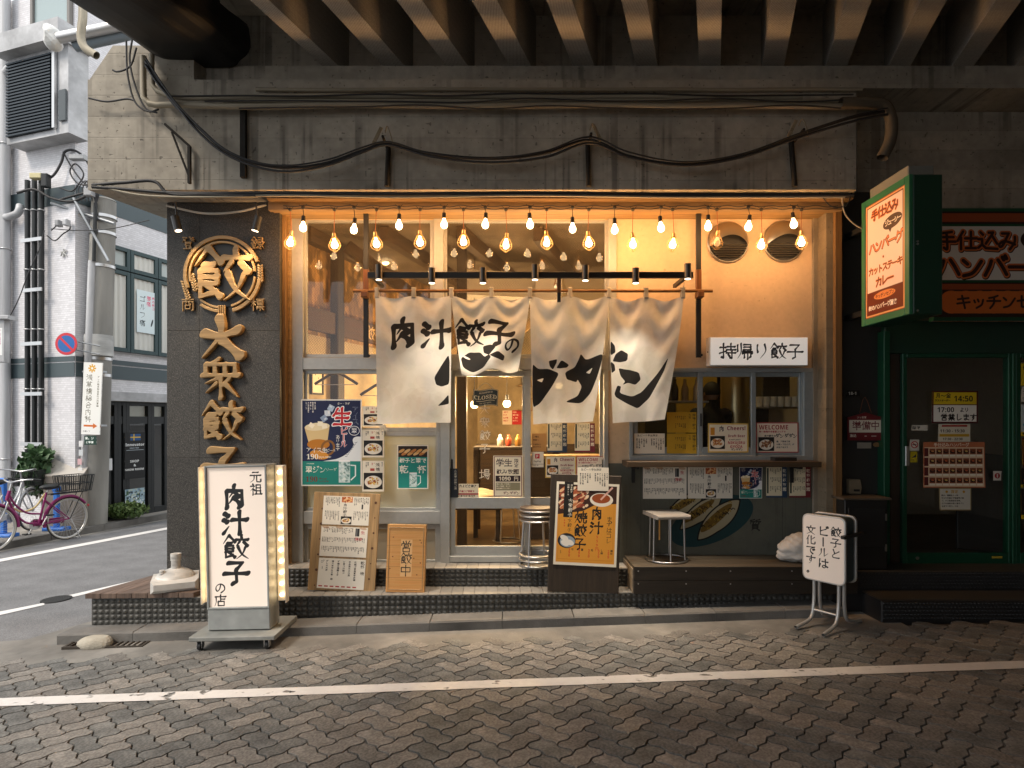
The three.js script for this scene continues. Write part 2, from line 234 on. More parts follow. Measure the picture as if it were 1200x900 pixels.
// outline tracing: what is drawn on a canvas becomes an extruded solid (marching squares on the alpha channel)
function traced(draw, res, size, depth, bevel) {
  const c = document.createElement('canvas'); c.width = c.height = res; const x = c.getContext('2d'); x.fillStyle = '#000'; draw(x, res);
  const d = x.getImageData(0, 0, res, res).data, f = (i, j) => (i < 0 || j < 0 || i >= res || j >= res ? 0 : d[(j * res + i) * 4 + 3] / 255) - 0.5, next = new Map(), key = (p) => Math.round(p[0] * 512) + ':' + Math.round(p[1] * 512);
  for (let j = -1; j < res; j++) for (let i = -1; i < res; i++) {
    const a = f(i, j), b = f(i + 1, j), e = f(i + 1, j + 1), g = f(i, j + 1), m = (a > 0) | (b > 0) << 1 | (e > 0) << 2 | (g > 0) << 3;
    if (m === 0 || m === 15) continue;
    const t = [i + a / (a - b), j], r = [i + 1, j + b / (b - e)], o = [i + g / (g - e), j + 1], l = [i, j + a / (a - g)];
    const S_ = { 1: [[l, t]], 2: [[t, r]], 3: [[l, r]], 4: [[r, o]], 5: [[l, t], [r, o]], 6: [[t, o]], 7: [[l, o]], 8: [[o, l]], 9: [[o, t]], 10: [[t, r], [o, l]], 11: [[o, r]], 12: [[r, l]], 13: [[r, t]], 14: [[t, l]] }[m];
    for (const [p, q] of S_) next.set(key(p), [p, q]);
  }
  const loops = [];
  while (next.size) {
    let [k0, [p, q]] = next.entries().next().value; const loop = [];
    for (let g2 = 0; g2 < 20000; g2++) { next.delete(k0); loop.push(p); k0 = key(q); const n = next.get(k0); if (!n) break; [p, q] = n; }
    if (loop.length > 8) loops.push(simplify(loop, 0.45).map(([X, Y]) => new THREE.Vector2((X / res - 0.5) * size, (0.5 - Y / res) * size)));
  }
  const area = loops.map((l) => THREE.ShapeUtils.area(l)), biggest = area.reduce((a, b) => (Math.abs(b) > Math.abs(a) ? b : a), 0), shapes = [];
  loops.forEach((l, i) => { if (area[i] * biggest > 0) { const s = new THREE.Shape(l); s.l = l; s.a = Math.abs(area[i]); shapes.push(s); } });
  const inside = (pt, l) => { let r = false; for (let i = 0, j = l.length - 1; i < l.length; j = i++) if ((l[i].y > pt.y) !== (l[j].y > pt.y) && pt.x < (l[j].x - l[i].x) * (pt.y - l[i].y) / (l[j].y - l[i].y) + l[i].x) r = !r; return r; };
  loops.forEach((l, i) => { if (area[i] * biggest < 0) { const host = shapes.filter((s) => inside(l[0], s.l)).sort((a, b) => a.a - b.a)[0]; if (host) host.holes.push(new THREE.Path(l)); } });
  return muv(new THREE.ExtrudeGeometry(shapes, { depth, bevelEnabled: bevel > 0, bevelSize: bevel, bevelOffset: -bevel, bevelThickness: bevel, bevelSegments: 1 }));
}
function simplify(l, tol) {
  const half = Math.floor(l.length / 2), dp = (a) => { if (a.length < 3) return a; const [x0, y0] = a[0], [x1, y1] = a[a.length - 1], L = Math.hypot(x1 - x0, y1 - y0) || 1e-9; let mx = 0, mi = 0; for (let i = 1; i < a.length - 1; i++) { const dd = Math.abs((a[i][0] - x0) * (y1 - y0) - (a[i][1] - y0) * (x1 - x0)) / L; if (dd > mx) { mx = dd; mi = i; } } if (mx < tol) return [a[0], a[a.length - 1]]; return [...dp(a.slice(0, mi + 1)).slice(0, -1), ...dp(a.slice(mi))]; };
  return [...dp(l.slice(0, half + 1)).slice(0, -1), ...dp([...l.slice(half), l[0]]).slice(0, -1)];
}
// ---------- materials of the setting ----------
const mAsphalt = mk({ color: lin(0.40, 0.40, 0.41), map: tAsphalt, bumpMap: tAsphalt, bumpScale: 0.003, roughness: 0.85 });
const mSand = mk({ color: lin(0.05, 0.045, 0.04), map: tGrain, roughness: 1 });
const mApron = mk({ color: lin(0.3, 0.285, 0.26), map: tMottle, bumpMap: tGrain, bumpScale: 0.002, roughness: 0.9 });
const mKerb = [0.235, 0.255, 0.245].map((v) => mk({ color: lin(v, v * 0.96, v * 0.9), map: tMottle, bumpMap: tGrain, bumpScale: 0.003, roughness: 0.9 }));
const mPaint = mk({ color: lin(0.74, 0.72, 0.7), map: tSoft, roughness: 0.6, bumpMap: tGrain, bumpScale: 0.0015 });
const mConc = mk({ color: lin(0.66, 0.635, 0.59), map: tConcrete, bumpMap: tConcreteB, bumpScale: 0.008, roughness: 0.92 });
const tMesh = tex(256, 256, 0.12, (u, v) => { const k = ((u * 10) % 1 < 0.22 || (v * 10) % 1 < 0.22) ? 0.5 : 0.92; return grey(k + 0.1 * (fbm(u, v, 8, 3, 3) - 0.5)); });
const mJoist = [1, 0.92, 1.06, 0.96].map((k) => mk({ color: lin(0.62 * k, 0.59 * k, 0.54 * k), map: tMesh, roughness: 0.9 }));
const mBlackSheet = mk({ color: lin(0.01, 0.01, 0.011), roughness: 0.55 });
const mBlack = mk({ color: lin(0.015, 0.015, 0.016), roughness: 0.5 });
const mCable = mk({ color: lin(0.02, 0.02, 0.022), roughness: 0.55 });
const mConduit = mk({ color: lin(0.48, 0.43, 0.33), map: tMottle, roughness: 0.6, metalness: 0.2 });
const mSteel = mk({ color: lin(0.55, 0.55, 0.55), metalness: 1, roughness: 0.32 });
const mGalv = mk({ color: lin(0.5, 0.52, 0.54), metalness: 0.7, roughness: 0.5, map: tMottle });

const NEAR = -4.6;                                              // the deck reaches the wall across the street, this far behind the camera
const DX = 0.33;                                               // the viaduct and the side street run skewed: dx per metre of depth
const sx = (x, d, d0) => x + DX * (d - d0);                    // slide along that direction from depth d0 to d
const zK = (x) => 5.06 + 0.04 * (x + 1.36);                    // depth of the kerb's foot
const zP = (x) => zK(x) - 0.21;                                // depth where the block paving ends
const zR = (x) => zK(x) + 0.22;                                // depth of the first riser
const sheet = (pts, lift) => {                                 // flat polygon on the sloping street, pts [x, depth] in order
  const s = THREE.ShapeUtils.triangulateShape(pts.map((q) => new THREE.Vector2(q[0], -q[1])), []), o = [], uv = [];
  for (const t of s) for (const i of t) { const [x, d] = pts[i]; o.push(x, gy(x) + lift, -d); uv.push(x, d); }
  const g = new THREE.BufferGeometry(); g.setAttribute('position', new THREE.Float32BufferAttribute(o, 3)); g.setAttribute('uv', new THREE.Float32BufferAttribute(uv, 2)); g.computeVertexNormals();
  if (g.attributes.normal.getY(0) < 0) { const p = g.attributes.position; for (let i = 0; i < p.count; i += 3) for (const A of [p, g.attributes.uv]) { const k = A.itemSize; for (let c = 0; c < k; c++) { const w = A.array[(i + 1) * k + c]; A.array[(i + 1) * k + c] = A.array[(i + 2) * k + c]; A.array[(i + 2) * k + c] = w; } } g.computeVertexNormals(); }
  return g;
};
S('ground', sheet([[-70, -60], [60, -60], [60, 90], [-70, 90]], -0.06), mAsphalt);
const gxd = (px, py, lift) => { const p = G(px, py, lift); return [p[0], -p[2]]; };
// side street: asphalt from the corner of the apron to the far kerb
S('road', sheet([[-30, 5.02], gxd(0, 751), gxd(30, 749), gxd(112, 726), [-3.2, 6.2], [sx(-3.2, 30, 6.2), 30], [sx(-8.8, 30, 10), 30], [-8.8, 10], [-12, 9.6], [-30, 9.2]], -0.008), mAsphalt);
S('concrete_apron', sheet([[-30, 4.4], [-4.2, 4.45], [-3.2, zP(-3.2) - 0.2], [3.2, zP(3.2) - 0.2], [3.2, zR(3.2)], [-3.4, zR(-3.4) + 0.3], gxd(112, 726), gxd(30, 749), gxd(0, 751), [-30, 5.02]], -0.004), mApron);

// block paving: wavy-edged blocks in herringbone, laid at 45 degrees
{
  const pavement = S('block_pavement', sheet([[-30, -12], [14, -12], [14, 4.9 + 0.04 * 14], [3.2, zP(3.2)], [-3.2, zP(-3.2)], [-4.2, 4.7], [-30, 4.62]], -0.019), mSand);
  const w = 0.1125, A = 0.085, gap = 0.0022, ca = Math.cos(Math.PI / 4), sa = Math.sin(Math.PI / 4);
  const edge = (x, y, dx, dy) => { const o = []; for (const t of [0, 0.25, 0.75]) { const k = A * Math.sin(2 * Math.PI * t) * (dx + dy), nx = dy ? 1 : 0, ny = dx ? 1 : 0; o.push([x + dx * t + nx * k, y + dy * t + ny * k]); } return o; };
  const outline = (W, H) => { const o = []; for (let i = 0; i < W; i++) o.push(...edge(i, 0, 1, 0)); for (let i = 0; i < H; i++) o.push(...edge(W, i, 0, 1)); for (let i = W; i > 0; i--) o.push(...edge(i, H, -1, 0)); for (let i = H; i > 0; i--) o.push(...edge(0, i, 0, -1)); return o.map(([x, y]) => [(x - W / 2) * w, (y - H / 2) * w]); };
  const inset = (pts, d) => pts.map((p, i) => { const a = pts[(i + pts.length - 1) % pts.length], b = pts[(i + 1) % pts.length]; let nx = -(b[1] - a[1]), ny = b[0] - a[0]; const l = Math.hypot(nx, ny); return [p[0] + nx / l * d, p[1] + ny / l * d]; });
  const block = (W, H) => {
    const o = outline(W, H), a = inset(o, gap), b = inset(o, gap + 0.004), to = (q, y) => [q[0] * ca - q[1] * sa, y, -(q[0] * sa + q[1] * ca)];
    const tri = [], n = a.length, tops = THREE.ShapeUtils.triangulateShape(b.map((q) => new THREE.Vector2(...q)), []);
    for (const t of tops) for (const i of t) tri.push(...to(b[i], 0));
    for (let i = 0; i < n; i++) { const j = (i + 1) % n; tri.push(...to(a[i], -0.02), ...to(a[j], -0.02), ...to(b[j], 0), ...to(a[i], -0.02), ...to(b[j], 0), ...to(b[i], 0)); }
    const g = new THREE.BufferGeometry(); g.setAttribute('position', new THREE.Float32BufferAttribute(tri, 3)); g.computeVertexNormals(); return muv(g, false);
  };
  const gs = [block(2, 1), block(1, 2)];
  const mPav = []; for (const [r, g, b] of [[0.29, 0.27, 0.245], [0.272, 0.253, 0.23], [0.308, 0.287, 0.26], [0.225, 0.224, 0.213], [0.207, 0.208, 0.2], [0.246, 0.243, 0.229]]) { const t = tGrain.clone(); t.offset.set(rnd(), rnd()); mPav.push(mk({ color: lin(r, g, b), map: t, bumpMap: t, bumpScale: 0.0012, roughness: 0.82 })); }
  const list = [];
  for (let i = -70; i < 70; i++) for (let j = -40; j < 40; j++) for (const kind of [0, 1]) {
    const bx = i + 2 * j + (kind ? 2 : 0), by = i - 2 * j - (kind ? 1 : 0), cx = (bx + (kind ? 0.5 : 1)) * w, cy = (by + (kind ? 1 : 0.5)) * w;
    const x = cx * ca - cy * sa, d = cx * sa + cy * ca;
    if (x < -6.5 || x > 6.5 || d < 1.6 || d > Math.min(zP(x), x < -3.2 ? 4.70 : 9) - 0.06) continue;
    const px = 600 + F * x / d, py = HORIZON + F * (EYE - gy(x)) / d, seen = px > -20 && px < 1220 && py < 915;
    const warm = hash(i, j * 2 + kind, 77) < 0.53, mi = (warm ? 0 : 3) + Math.floor(hash(i, j * 2 + kind, 5) * 3);
    list.push({ x, d, kind, mi, seen, tx: (hash(i, j, 8 + kind) - 0.5) * 0.012, tz: (hash(i, j, 18 + kind) - 0.5) * 0.012, y: (hash(i, j, 28 + kind) - 0.5) * 0.0022 });
  }
  list.sort((a, b) => (b.seen - a.seen) || a.d - b.d);
  const rest = [[], [], [], [], [], []];
  list.forEach((q, k) => {
    if (k < 300) { const m = M(pavement, 'paving_block', gs[q.kind], mPav[q.mi], [q.x, gy(q.x) + q.y, -q.d], [q.tx, 0, q.tz + SLOPE]); m.name = 'paving_block'; }
    else { const g = gs[q.kind].clone(); g.rotateZ(q.tz + SLOPE); g.rotateX(q.tx); g.translate(q.x, gy(q.x) + q.y, -q.d); rest[q.mi].push(g); }
  });
  rest.forEach((r, i) => { const m = M(pavement, 'paving_blocks', merge(r), mPav[i]); m.userData.kind = 'stuff'; });
}
{ // painted line across the paving, slightly ragged
  const o = [], n = 120; for (const s of [1, -1]) for (let k = 0; k <= n; k++) { const t = s > 0 ? k / n : 1 - k / n, x = -9 + 18 * t; o.push([x, 4.03 + 0.035 * x + s * 0.06 + (rnd() - 0.5) * 0.006]); }
  const wear = tex(1024, 256, [4.2, 0.9], (u, v) => grey(clamp((fbm(u, v, 40, 4, 33, 12) - 0.21 + 0.14 * (fbm(u, v, 4, 2, 36) - 0.5)) * 14)), false);
  S('painted_line', sheet(o, 0.0045), mk({ color: lin(0.74, 0.72, 0.7), map: tSoft, roughness: 0.6, alphaMap: wear, transparent: true }));
}
{ // lines on the side street
  const strip = (a, b, c, d) => sheet([gxd(...a), gxd(...b), gxd(...c), gxd(...d)], -0.003);
  S('road_line', strip([-60, 666], [200, 617], [200, 619.5], [-60, 669.5]), mPaint);
  S('road_line', strip([-60, 728], [52, 706], [52, 708.5], [-60, 734]), mPaint);
  S('road_line', strip([72, 699], [190, 672.5], [190, 675], [80, 700.5]), mPaint);
  const c = G(66, 702); const mh = S('manhole_cover', new THREE.CylinderGeometry(0.135, 0.135, 0.012, 28), mk({ color: lin(0.06), metalness: 0.6, roughness: 0.6, bumpMap: tMesh, bumpScale: 0.004 }), [c[0], c[1] - 0.004, c[2]], [0, 0, SLOPE]);
}
{ // kerb stones
  const kerb = new THREE.Group(); kerb.name = 'kerb'; kerb.userData.kind = 'structure'; scene.add(kerb);
  for (let i = 0; i < 11; i++) {
    const x0 = -3.68 + i * 0.6, x1 = Math.min(x0 + 0.597, 2.82), c = 0.012, h = 0.077;
    const r = (y, e, f) => [[x0 + f, gy(x0) + y, -zK(x0) + -e], [x1 - f, gy(x1) + y, -zK(x1) - e], [x1 - f, gy(x1) + y, -zR(x1) - 0.02], [x0 + f, gy(x0) + y, -zR(x0) - 0.02]];
    const a = prism(r(-0.03, 0, 0), r(h - c, 0, 0)), b = prism(r(h - c, 0, 0), r(h, c, 0.004));
    M(kerb, 'kerb_stone', merge([a, b]), mKerb[i % 3]);
  }
}
// storm drain grating and stone by the corner
{
  const c = G(130, 753), g = T('drain_grating', 'rusty steel drain grating set in the concrete by the kerb end', 'grating', [c[0], c[1], c[2]]);
  const mR = mk({ color: lin(0.09, 0.075, 0.06), map: tMottle, roughness: 0.8, metalness: 0.4 });
  M(g, 'frame', merge([at(B0(0.62, 0.02, 0.02), 0, 0, 0.11), at(B0(0.62, 0.02, 0.02), 0, 0, -0.11), at(B0(0.02, 0.02, 0.2), 0.3, 0, 0), at(B0(0.02, 0.02, 0.2), -0.3, 0, 0)]), mR, c);
  for (let i = 0; i < 13; i++) M(g, 'bar', B0(0.012, 0.018, 0.2), mR, [c[0] - 0.27 + i * 0.045, c[1], c[2]]);
  g.rotation.y = 0.04;
  const s = G(111, 757), st = new THREE.IcosahedronGeometry(0.115, 3), p = st.attributes.position;
  for (let i = 0; i < p.count; i++) { const a = V([p.getX(i), p.getY(i), p.getZ(i)]), k = 0.85 + 0.3 * noise(a.x * 2 + 0.5, a.z * 2 + 0.5, 5, 3); p.setXYZ(i, a.x * 1.15 * k, Math.max(-0.03, Math.min(0.055, a.y * 0.62 * k)), a.z * 0.75 * k); }
  st.computeVertexNormals();
  const m = M(scene, 'stone', muv(st), mk({ color: lin(0.5, 0.46, 0.38), map: tMottle, bumpMap: tGrain, bumpScale: 0.004, roughness: 0.95 }), [s[0], s[1] + 0.02, s[2]]);
  m.userData.label = 'flat rounded pale stone lying at the end of the kerb'; m.userData.category = 'stone';
}

// ---------- the viaduct ----------
{
  const v = T('railway_viaduct', 'concrete railway viaduct spanning overhead with a grimy beam over the shopfront', 'viaduct', [0, 0, -5.3]);
  const ring4 = (x0, x1, d0, d1, y) => [[x0, y, -d0], [x1, y, -d0], [sx(x1, d1, d0), y, -d1], [sx(x0, d1, d0), y, -d1]];
  M(v, 'cross_beam', prism(ring4(-3.66, 2.97, 5.3, 6.6, 3.75), ring4(-3.66, 2.97, 5.3, 6.6, 4.70)), mConc);
  M(v, 'beam_shoulder', prism(ring4(-3.655, -2.75, 5.31, 6.4, 4.70), ring4(-3.45, -2.75, 5.31, 6.4, 5.0)), mConc);
  M(v, 'bearing_shelf', prism(ring4(-2.75, 9, 5.44, 6.5, 4.702), ring4(-2.75, 9, 5.44, 6.5, 4.9)), mConc);
  M(v, 'end_diaphragm', prism(ring4(-2.9, 9, 5.6, 5.8, 4.9), ring4(-2.9, 9, 5.6, 5.8, 5.5)), mConc);
  for (let k = -6; k <= 10; k++) {
    const xc = (232 + 74 * k) * 5.45 / F, near = NEAR, W = k === -6 ? 0.07 : 0.095;
    const rg = (y) => [[sx(xc, near, 5.45) - W, y, -near], [sx(xc, near, 5.45) + W, y, -near], [sx(xc, 5.62, 5.45) + W, y, -5.62], [sx(xc, 5.62, 5.45) - W, y, -5.62]];
    M(v, 'girder', prism(rg(4.9), rg(5.46)), mJoist[(k + 6) % 4]);
  }
  const slab = (y) => [[sx(-3.1, NEAR, 5.3), y, -NEAR], [12, y, -NEAR], [12, y, -16], [sx(-3.1, 16, 5.3), y, -16]];
  M(v, 'deck_slab', prism(slab(5.45), slab(5.9)), mConc);
  // edge girder wrapped in black sheeting, sagging between its ties
  const rows = [], near = NEAR, n = 110, m = 28;
  for (let i = 0; i <= n; i++) {
    const d = near + (5.42 - near) * i / n, row = [];
    for (let j = 0; j <= m; j++) {
      const t = j / m, a = -Math.PI * 0.5 - 0.35 + t * (Math.PI + 0.6), wr = 0.02 * Math.sin(i * 0.8 + j * 0.5) + 0.03 * Math.sin(i * 0.33 - j * 0.9) + 0.05 * (fbm(i / 70, j / 14, 16, 3, 81, 4) - 0.5);
      const q = (v) => Math.sign(v) * Math.pow(Math.abs(v), 0.55), px = q(Math.sin(a)) * 0.4, py = -q(Math.cos(a)) * 0.27 * (1 + 1.5 * wr);
      row.push([sx(-2.76, d, 5.3) + px + wr * 0.6, 5.14 + py + wr * 0.3, -d]);
    }
    rows.push(row);
  }
  const pos = []; for (let i = 0; i < n; i++) for (let j = 0; j < m; j++) { const [a, b, c, d] = [rows[i][j], rows[i + 1][j], rows[i + 1][j + 1], rows[i][j + 1]]; pos.push(...a, ...b, ...c, ...a, ...c, ...d); }
  const g = new THREE.BufferGeometry(); g.setAttribute('position', new THREE.Float32BufferAttribute(pos, 3)); g.computeVertexNormals();
  M(v, 'black_sheeting', g, mBlackSheet);
  M(v, 'edge_girder', prism([[sx(-3.05, near, 5.3), 4.92, -NEAR], [sx(-2.6, near, 5.3), 4.92, -NEAR], [sx(-2.6, 5.4, 5.3), 4.92, -5.4], [sx(-3.05, 5.4, 5.3), 4.92, -5.4]], [[sx(-3.05, near, 5.3), 5.45, -NEAR], [sx(-2.6, near, 5.3), 5.45, -NEAR], [sx(-2.6, 5.4, 5.3), 5.45, -5.4], [sx(-3.05, 5.4, 5.3), 5.45, -5.4]]), mBlackSheet);
  // far end of the underpass, and the shuttered wall across the street
  const w1 = M(scene, 'concrete_wall', B0(13, 6, 0.3), mConc, [4.6, 2.9, 4.7]); w1.userData = { label: 'plain concrete wall across the street from the shopfront', category: 'wall' };
  const w2 = M(scene, 'concrete_wall', B0(0.4, 6, 11.4), mConc, [8.0, 2.9, -1.1]); w2.userData = { label: 'concrete pier wall closing the dark end of the underpass', category: 'wall' };
}
{ // conduits and cables along the beam
  const run = (name, label, cat, pts, r, mat, grp, n = 90) => { const b = pts[0], t = M(scene, name, tube(pts.map((p) => [p[0] - b[0], p[1] - b[1], p[2] - b[2]]), r, n, 7), mat, b); t.userData = { label, category: cat }; if (grp) t.userData.group = grp; return t; };
  const conduit = (pxs, d, r, label) => run('conduit', label, 'conduit', pxs.map(([x, y]) => P(x, y, d)), r, mConduit, 'conduits along the beam');
  const wob = (x0, x1, y, n, a) => Array.from({ length: n }, (_, i) => [x0 + (x1 - x0) * i / (n - 1), y + (rnd() - 0.5) * a]);
  conduit([[178, 64], [178, 85], [180, 103], [190, 109], ...wob(205, 940, 113, 9, 2)], 5.2, 0.022, 'pale steel conduit bending off the black sheeting, topmost of the run');
  conduit([[168, 66], [168, 100], [170, 118], [182, 123], ...wob(200, 990, 124, 9, 3)], 5.2, 0.026, 'thick pale conduit turning along the beam, lowest of the run');
  conduit([...wob(262, 1000, 118, 10, 2.5)], 5.22, 0.02, 'pale conduit in the middle of the run along the beam');
  conduit([...wob(300, 1010, 105, 10, 1)], 5.27, 0.016, 'thin conduit tucked under the bearing shelf of the viaduct');
  for (let k = 0; k < 3; k++) run('wire', 'thin black wire strung among the conduits of the beam', 'wire', wob(200 + 40 * k, 1000, 110 + 8 * k, 11, 6).map(([x, y]) => P(x, y, 5.17)), 0.006, mCable, 'wires among the conduits');
  run('lagged_pipe', 'fat lagged pipe elbow turning down at the end of the conduits', 'pipe', [[985, 121], [1015, 121], [1036, 124], [1044, 140], [1043, 165], [1034, 185]].map(([x, y]) => P(x, y, 5.15)), 0.048, mk({ color: lin(0.16, 0.13, 0.09), map: tMottle, roughness: 0.8 }), null, 40);
  const sw = [[172, 72], [186, 95], [205, 120], [232, 150], [262, 176], [300, 192], [340, 197], [385, 190], [425, 176], [452, 168], [500, 180], [570, 187], [640, 180], [690, 164], [735, 181], [800, 192], [870, 182], [940, 157], [1000, 138], [1040, 130]];
  for (let k = 0; k < 3; k++) run('power_cable', ['thickest black cable swagged across the concrete beam between brackets', 'black cable swagged just under the thickest one', 'thin black cable twisted with the swagged pair'][k], 'cable', sw.map(([x, y], i) => P(x + rr(-2, 2), y + [0, 3, -2.5][k] + Math.sin(i + k * 2) * 1.2, 5.14 - 0.02 * k)), [0.014, 0.011, 0.007][k], mCable, null, 160);
  const loops = [[[148, 48], [150, 90], [160, 122], [176, 131], [186, 128]], [[155, 46], [152, 70], [160, 105], [172, 128], [184, 132]], [[160, 56], [152, 78], [137, 84], [132, 82]], [[104, 115], [125, 119], [150, 116], [158, 118]]];
  loops.forEach((l, i) => run('wire', ['black wire dropping off the beam end in a long curve', 'second black wire dropping beside the long curved one', 'short black wire hooked beneath the sheeting', 'black wire stretched flat across the beam end'][i], 'wire', l.map(([x, y]) => P(x, y, 5.24)), 0.008, mCable, null, 30));
  // cables along the foot of the beam
  const low = (lab, pts, r, m) => run('wire', lab, 'wire', pts.map(([x, y, d]) => P(x, y, d ?? 5.24)), r, m, null, 80);
  low('black cable laid along the foot of the beam', [[108, 219], [150, 222], [200, 226], [320, 226], [480, 227], [640, 226], [800, 228], [1000, 229]], 0.014, mCable);
  low('brown cable sagging along the foot of the beam', [[108, 216], [160, 228], [230, 231], [330, 229], [460, 231], [620, 229], [780, 231], [990, 231]], 0.01, mConduit);
  low('black cable hanging under the beam over the stone pillar', [[108, 217], [145, 214], [182, 213], [196, 226], [240, 228], [300, 229]], 0.014, mCable);
  low('pale cable drooping in an arc over the stone pillar', [[195, 241, 5.5], [240, 250, 5.5], [280, 248, 5.5], [312, 240, 5.5]], 0.01, mk({ color: lin(0.55, 0.52, 0.46) }));
  low('thin wire looping beside the shopfront corner', [[960, 226], [975, 242], [992, 240], [998, 226]], 0.005, mCable);
  low('pale wire curving from the beam to the green sign', [[986, 228], [990, 250], [1000, 262], [1010, 268]], 0.006, mConduit);
  // brackets
  const mRust = mk({ color: lin(0.05, 0.045, 0.04), map: tMottle, roughness: 0.8, metalness: 0.5 }), mScrap = mk({ color: lin(0.42, 0.36, 0.27), map: tWood, roughness: 0.9 });
  [[453, 168, 218], [690, 165, 218], [932, 160, 218]].forEach(([x, y0, y1], i) => {
    const a = P(x, y0, 5.2), b = P(x, y1, 5.27), g = T('cable_bracket', ['black steel bracket holding the cables at the first swag', 'black steel bracket holding the cables at the middle swag', 'black steel bracket holding the cables at the last swag'][i], 'bracket', b, 'cable brackets on the beam');
    M(g, 'bar', rod([a[0], a[1], -5.28], [b[0], b[1], -5.28], 0.022, 6).translate(-b[0], -b[1], 5.27), mRust, b);
    M(g, 'arm', rod([0, a[1] - b[1], -0.02], [0, a[1] - b[1] + 0.02, 0.16], 0.012, 6), mRust, b);
    M(g, 'wooden_strip', B0(0.025, 0.15, 0.012).rotateZ(i === 1 ? 0.45 : -0.45), mScrap, [a[0] + (i === 1 ? 0.06 : -0.06), a[1] + 0.03, a[2] + 0.08]);
    M(g, 'tie_wire', tube([[0, 0, 0], [0.02, 0.05, 0.02], [0.05, -0.02, 0.03], [0.07, -0.1, 0.02]], 0.004, 16, 5), mScrap, [a[0], a[1] + 0.06, a[2] + 0.06]);
  });
  const bp = P(285, 208, 5.27), pst = M(scene, 'steel_strut', B0(0.045, 0.62, 0.04), mRust, [bp[0], bp[1] + 0.31, -5.275]); pst.userData = { label: 'upright steel channel fixed to the concrete below the conduits', category: 'strut' };
  const q = P(222, 215, 5.26), ab = T('angle_bracket', 'rusty perforated angle bracket left on the concrete beam', 'bracket', q);
  M(ab, 'upright', B0(0.022, 0.32, 0.03), mRust, [q[0], q[1] + 0.16, q[2]]);
  M(ab, 'arm', rod([0, 0.32, 0], [-0.2, 0.5, 0.02], 0.012, 6), mRust, q); M(ab, 'brace', rod([0, 0.05, 0], [-0.14, 0.43, 0.02], 0.009, 6), mRust, q);
}
// ---------- entrance steps, pillar and shopfront ----------
const FZ = 5.8;                                                // depth of the glazing
const mTile = [0.075, 0.09, 0.105].map((v) => mk({ color: lin(v, v * 0.98, v * 0.88), map: tMottle, roughness: 0.5, bumpMap: tGrain, bumpScale: 0.001 }));
const mTread = [0.36, 0.4, 0.33].map((v) => mk({ color: lin(v, v * 0.95, v * 0.86), map: tMottle, roughness: 0.75, bumpMap: tGrain, bumpScale: 0.001 }));
const mMortar = mk({ color: lin(0.22, 0.2, 0.18), map: tGrain, roughness: 1 });
function studTile(w, h) {                                       // square tile with four raised pyramids
  const o = [at(B0(w, h, 0.012), 0, 0, -0.006)];
  for (const i of [-1, 1]) for (const j of [-1, 1]) { const c = new THREE.CylinderGeometry(w * 0.105, w * 0.28, 0.012, 4, 1); c.rotateY(Math.PI / 4); c.rotateX(Math.PI / 2); c.scale(1, h / w, 1); c.translate(i * w * 0.25, j * h * 0.25, 0.006); o.push(c.toNonIndexed()); }
  return muv(merge(o).deleteAttribute('uv'));
}
const STEP1 = 0.26, STEP2 = 0.427, Z2 = 5.555;
const steps = T('entrance_steps', 'two tiled entrance steps with studded dark risers before the shopfront', 'steps', [-0.8, 0.05, -5.3]);
{
  const tg = studTile(0.097, 0.088), yaw = -Math.atan(0.04);
  for (let i = 0; i < 64; i++) {
    const x = -3.5 + i * 0.1, left = x < -2.72;
    for (let r = 0; r < 3; r++) { const y = STEP1 - 0.05 - r * 0.091; if (y + 0.045 < gy(x) + 0.08) continue; M(steps, 'riser_tile', tg, mTile[Math.floor(rnd() * 3)], [x, y, -zR(x) + 0.002], [0, -yaw, 0]).rotation.y = Math.atan(0.04); }
  }
  const x0 = -3.56, x1 = 2.92, r = (y, e) => [[x0, y, -zR(x0) - e], [x1, y, -zR(x1) - e], [x1, y, -5.8], [x0, y, -5.8]];
  M(steps, 'core', prism(r(-0.1, 0.012), r(STEP1 - 0.012, 0.012)), mMortar);
  const t1 = B(0.097, 0.012, 0.29, 0.002), t2 = B(0.097, 0.012, 0.262, 0.002);
  for (let i = 0; i < 38; i++) { const x = -2.68 + i * 0.1; M(steps, 'tread_tile', t1, mTread[Math.floor(rnd() * 3)], [x, STEP1 - 0.006, -zR(x) - 0.135], [0, Math.atan(0.04), 0]); }
  M(steps, 'core', at(B0(3.3, STEP2 - STEP1 - 0.012, 0.24), 0, 0, 0), mMortar, [-0.5, (STEP1 + STEP2) / 2 - 0.006, -Z2 - 0.132]);
  const sg = studTile(0.097, 0.074);
  for (let i = 0; i < 32; i++) { const x = -2.06 + i * 0.1; for (let q = 0; q < 2; q++) M(steps, 'riser_tile', sg, mTile[Math.floor(rnd() * 3)], [x, STEP2 - 0.052 - q * 0.077, -Z2 + 0.002]); M(steps, 'tread_tile', t2, mTread[Math.floor(rnd() * 3)], [x, STEP2 - 0.006, -Z2 - 0.122]); }
}
{ // wooden deck at the corner
  const d = T('corner_deck', 'low reddish plank deck beside the stone pillar', 'deck', [-3.1, STEP1, -5.6]);
  const mPl = [0.2, 0.23, 0.18].map((v) => mk({ color: lin(v, v * 0.72, v * 0.64), map: tWoodV, roughness: 0.7, bumpMap: tWoodV, bumpScale: 0.002 }));
  for (let i = 0; i < 7; i++) { const a = -3.585 + i * 0.128, b = a + 0.122, e = 6.9, f = (y) => [[a, y, -zR(a) + 0.03], [b, y, -zR(b) + 0.03], [sx(b, e, 5.2), y, -e], [sx(a, e, 5.2), y, -e]]; M(d, 'plank', prism(f(0.262), f(0.302)), mPl[i % 3]); }
}
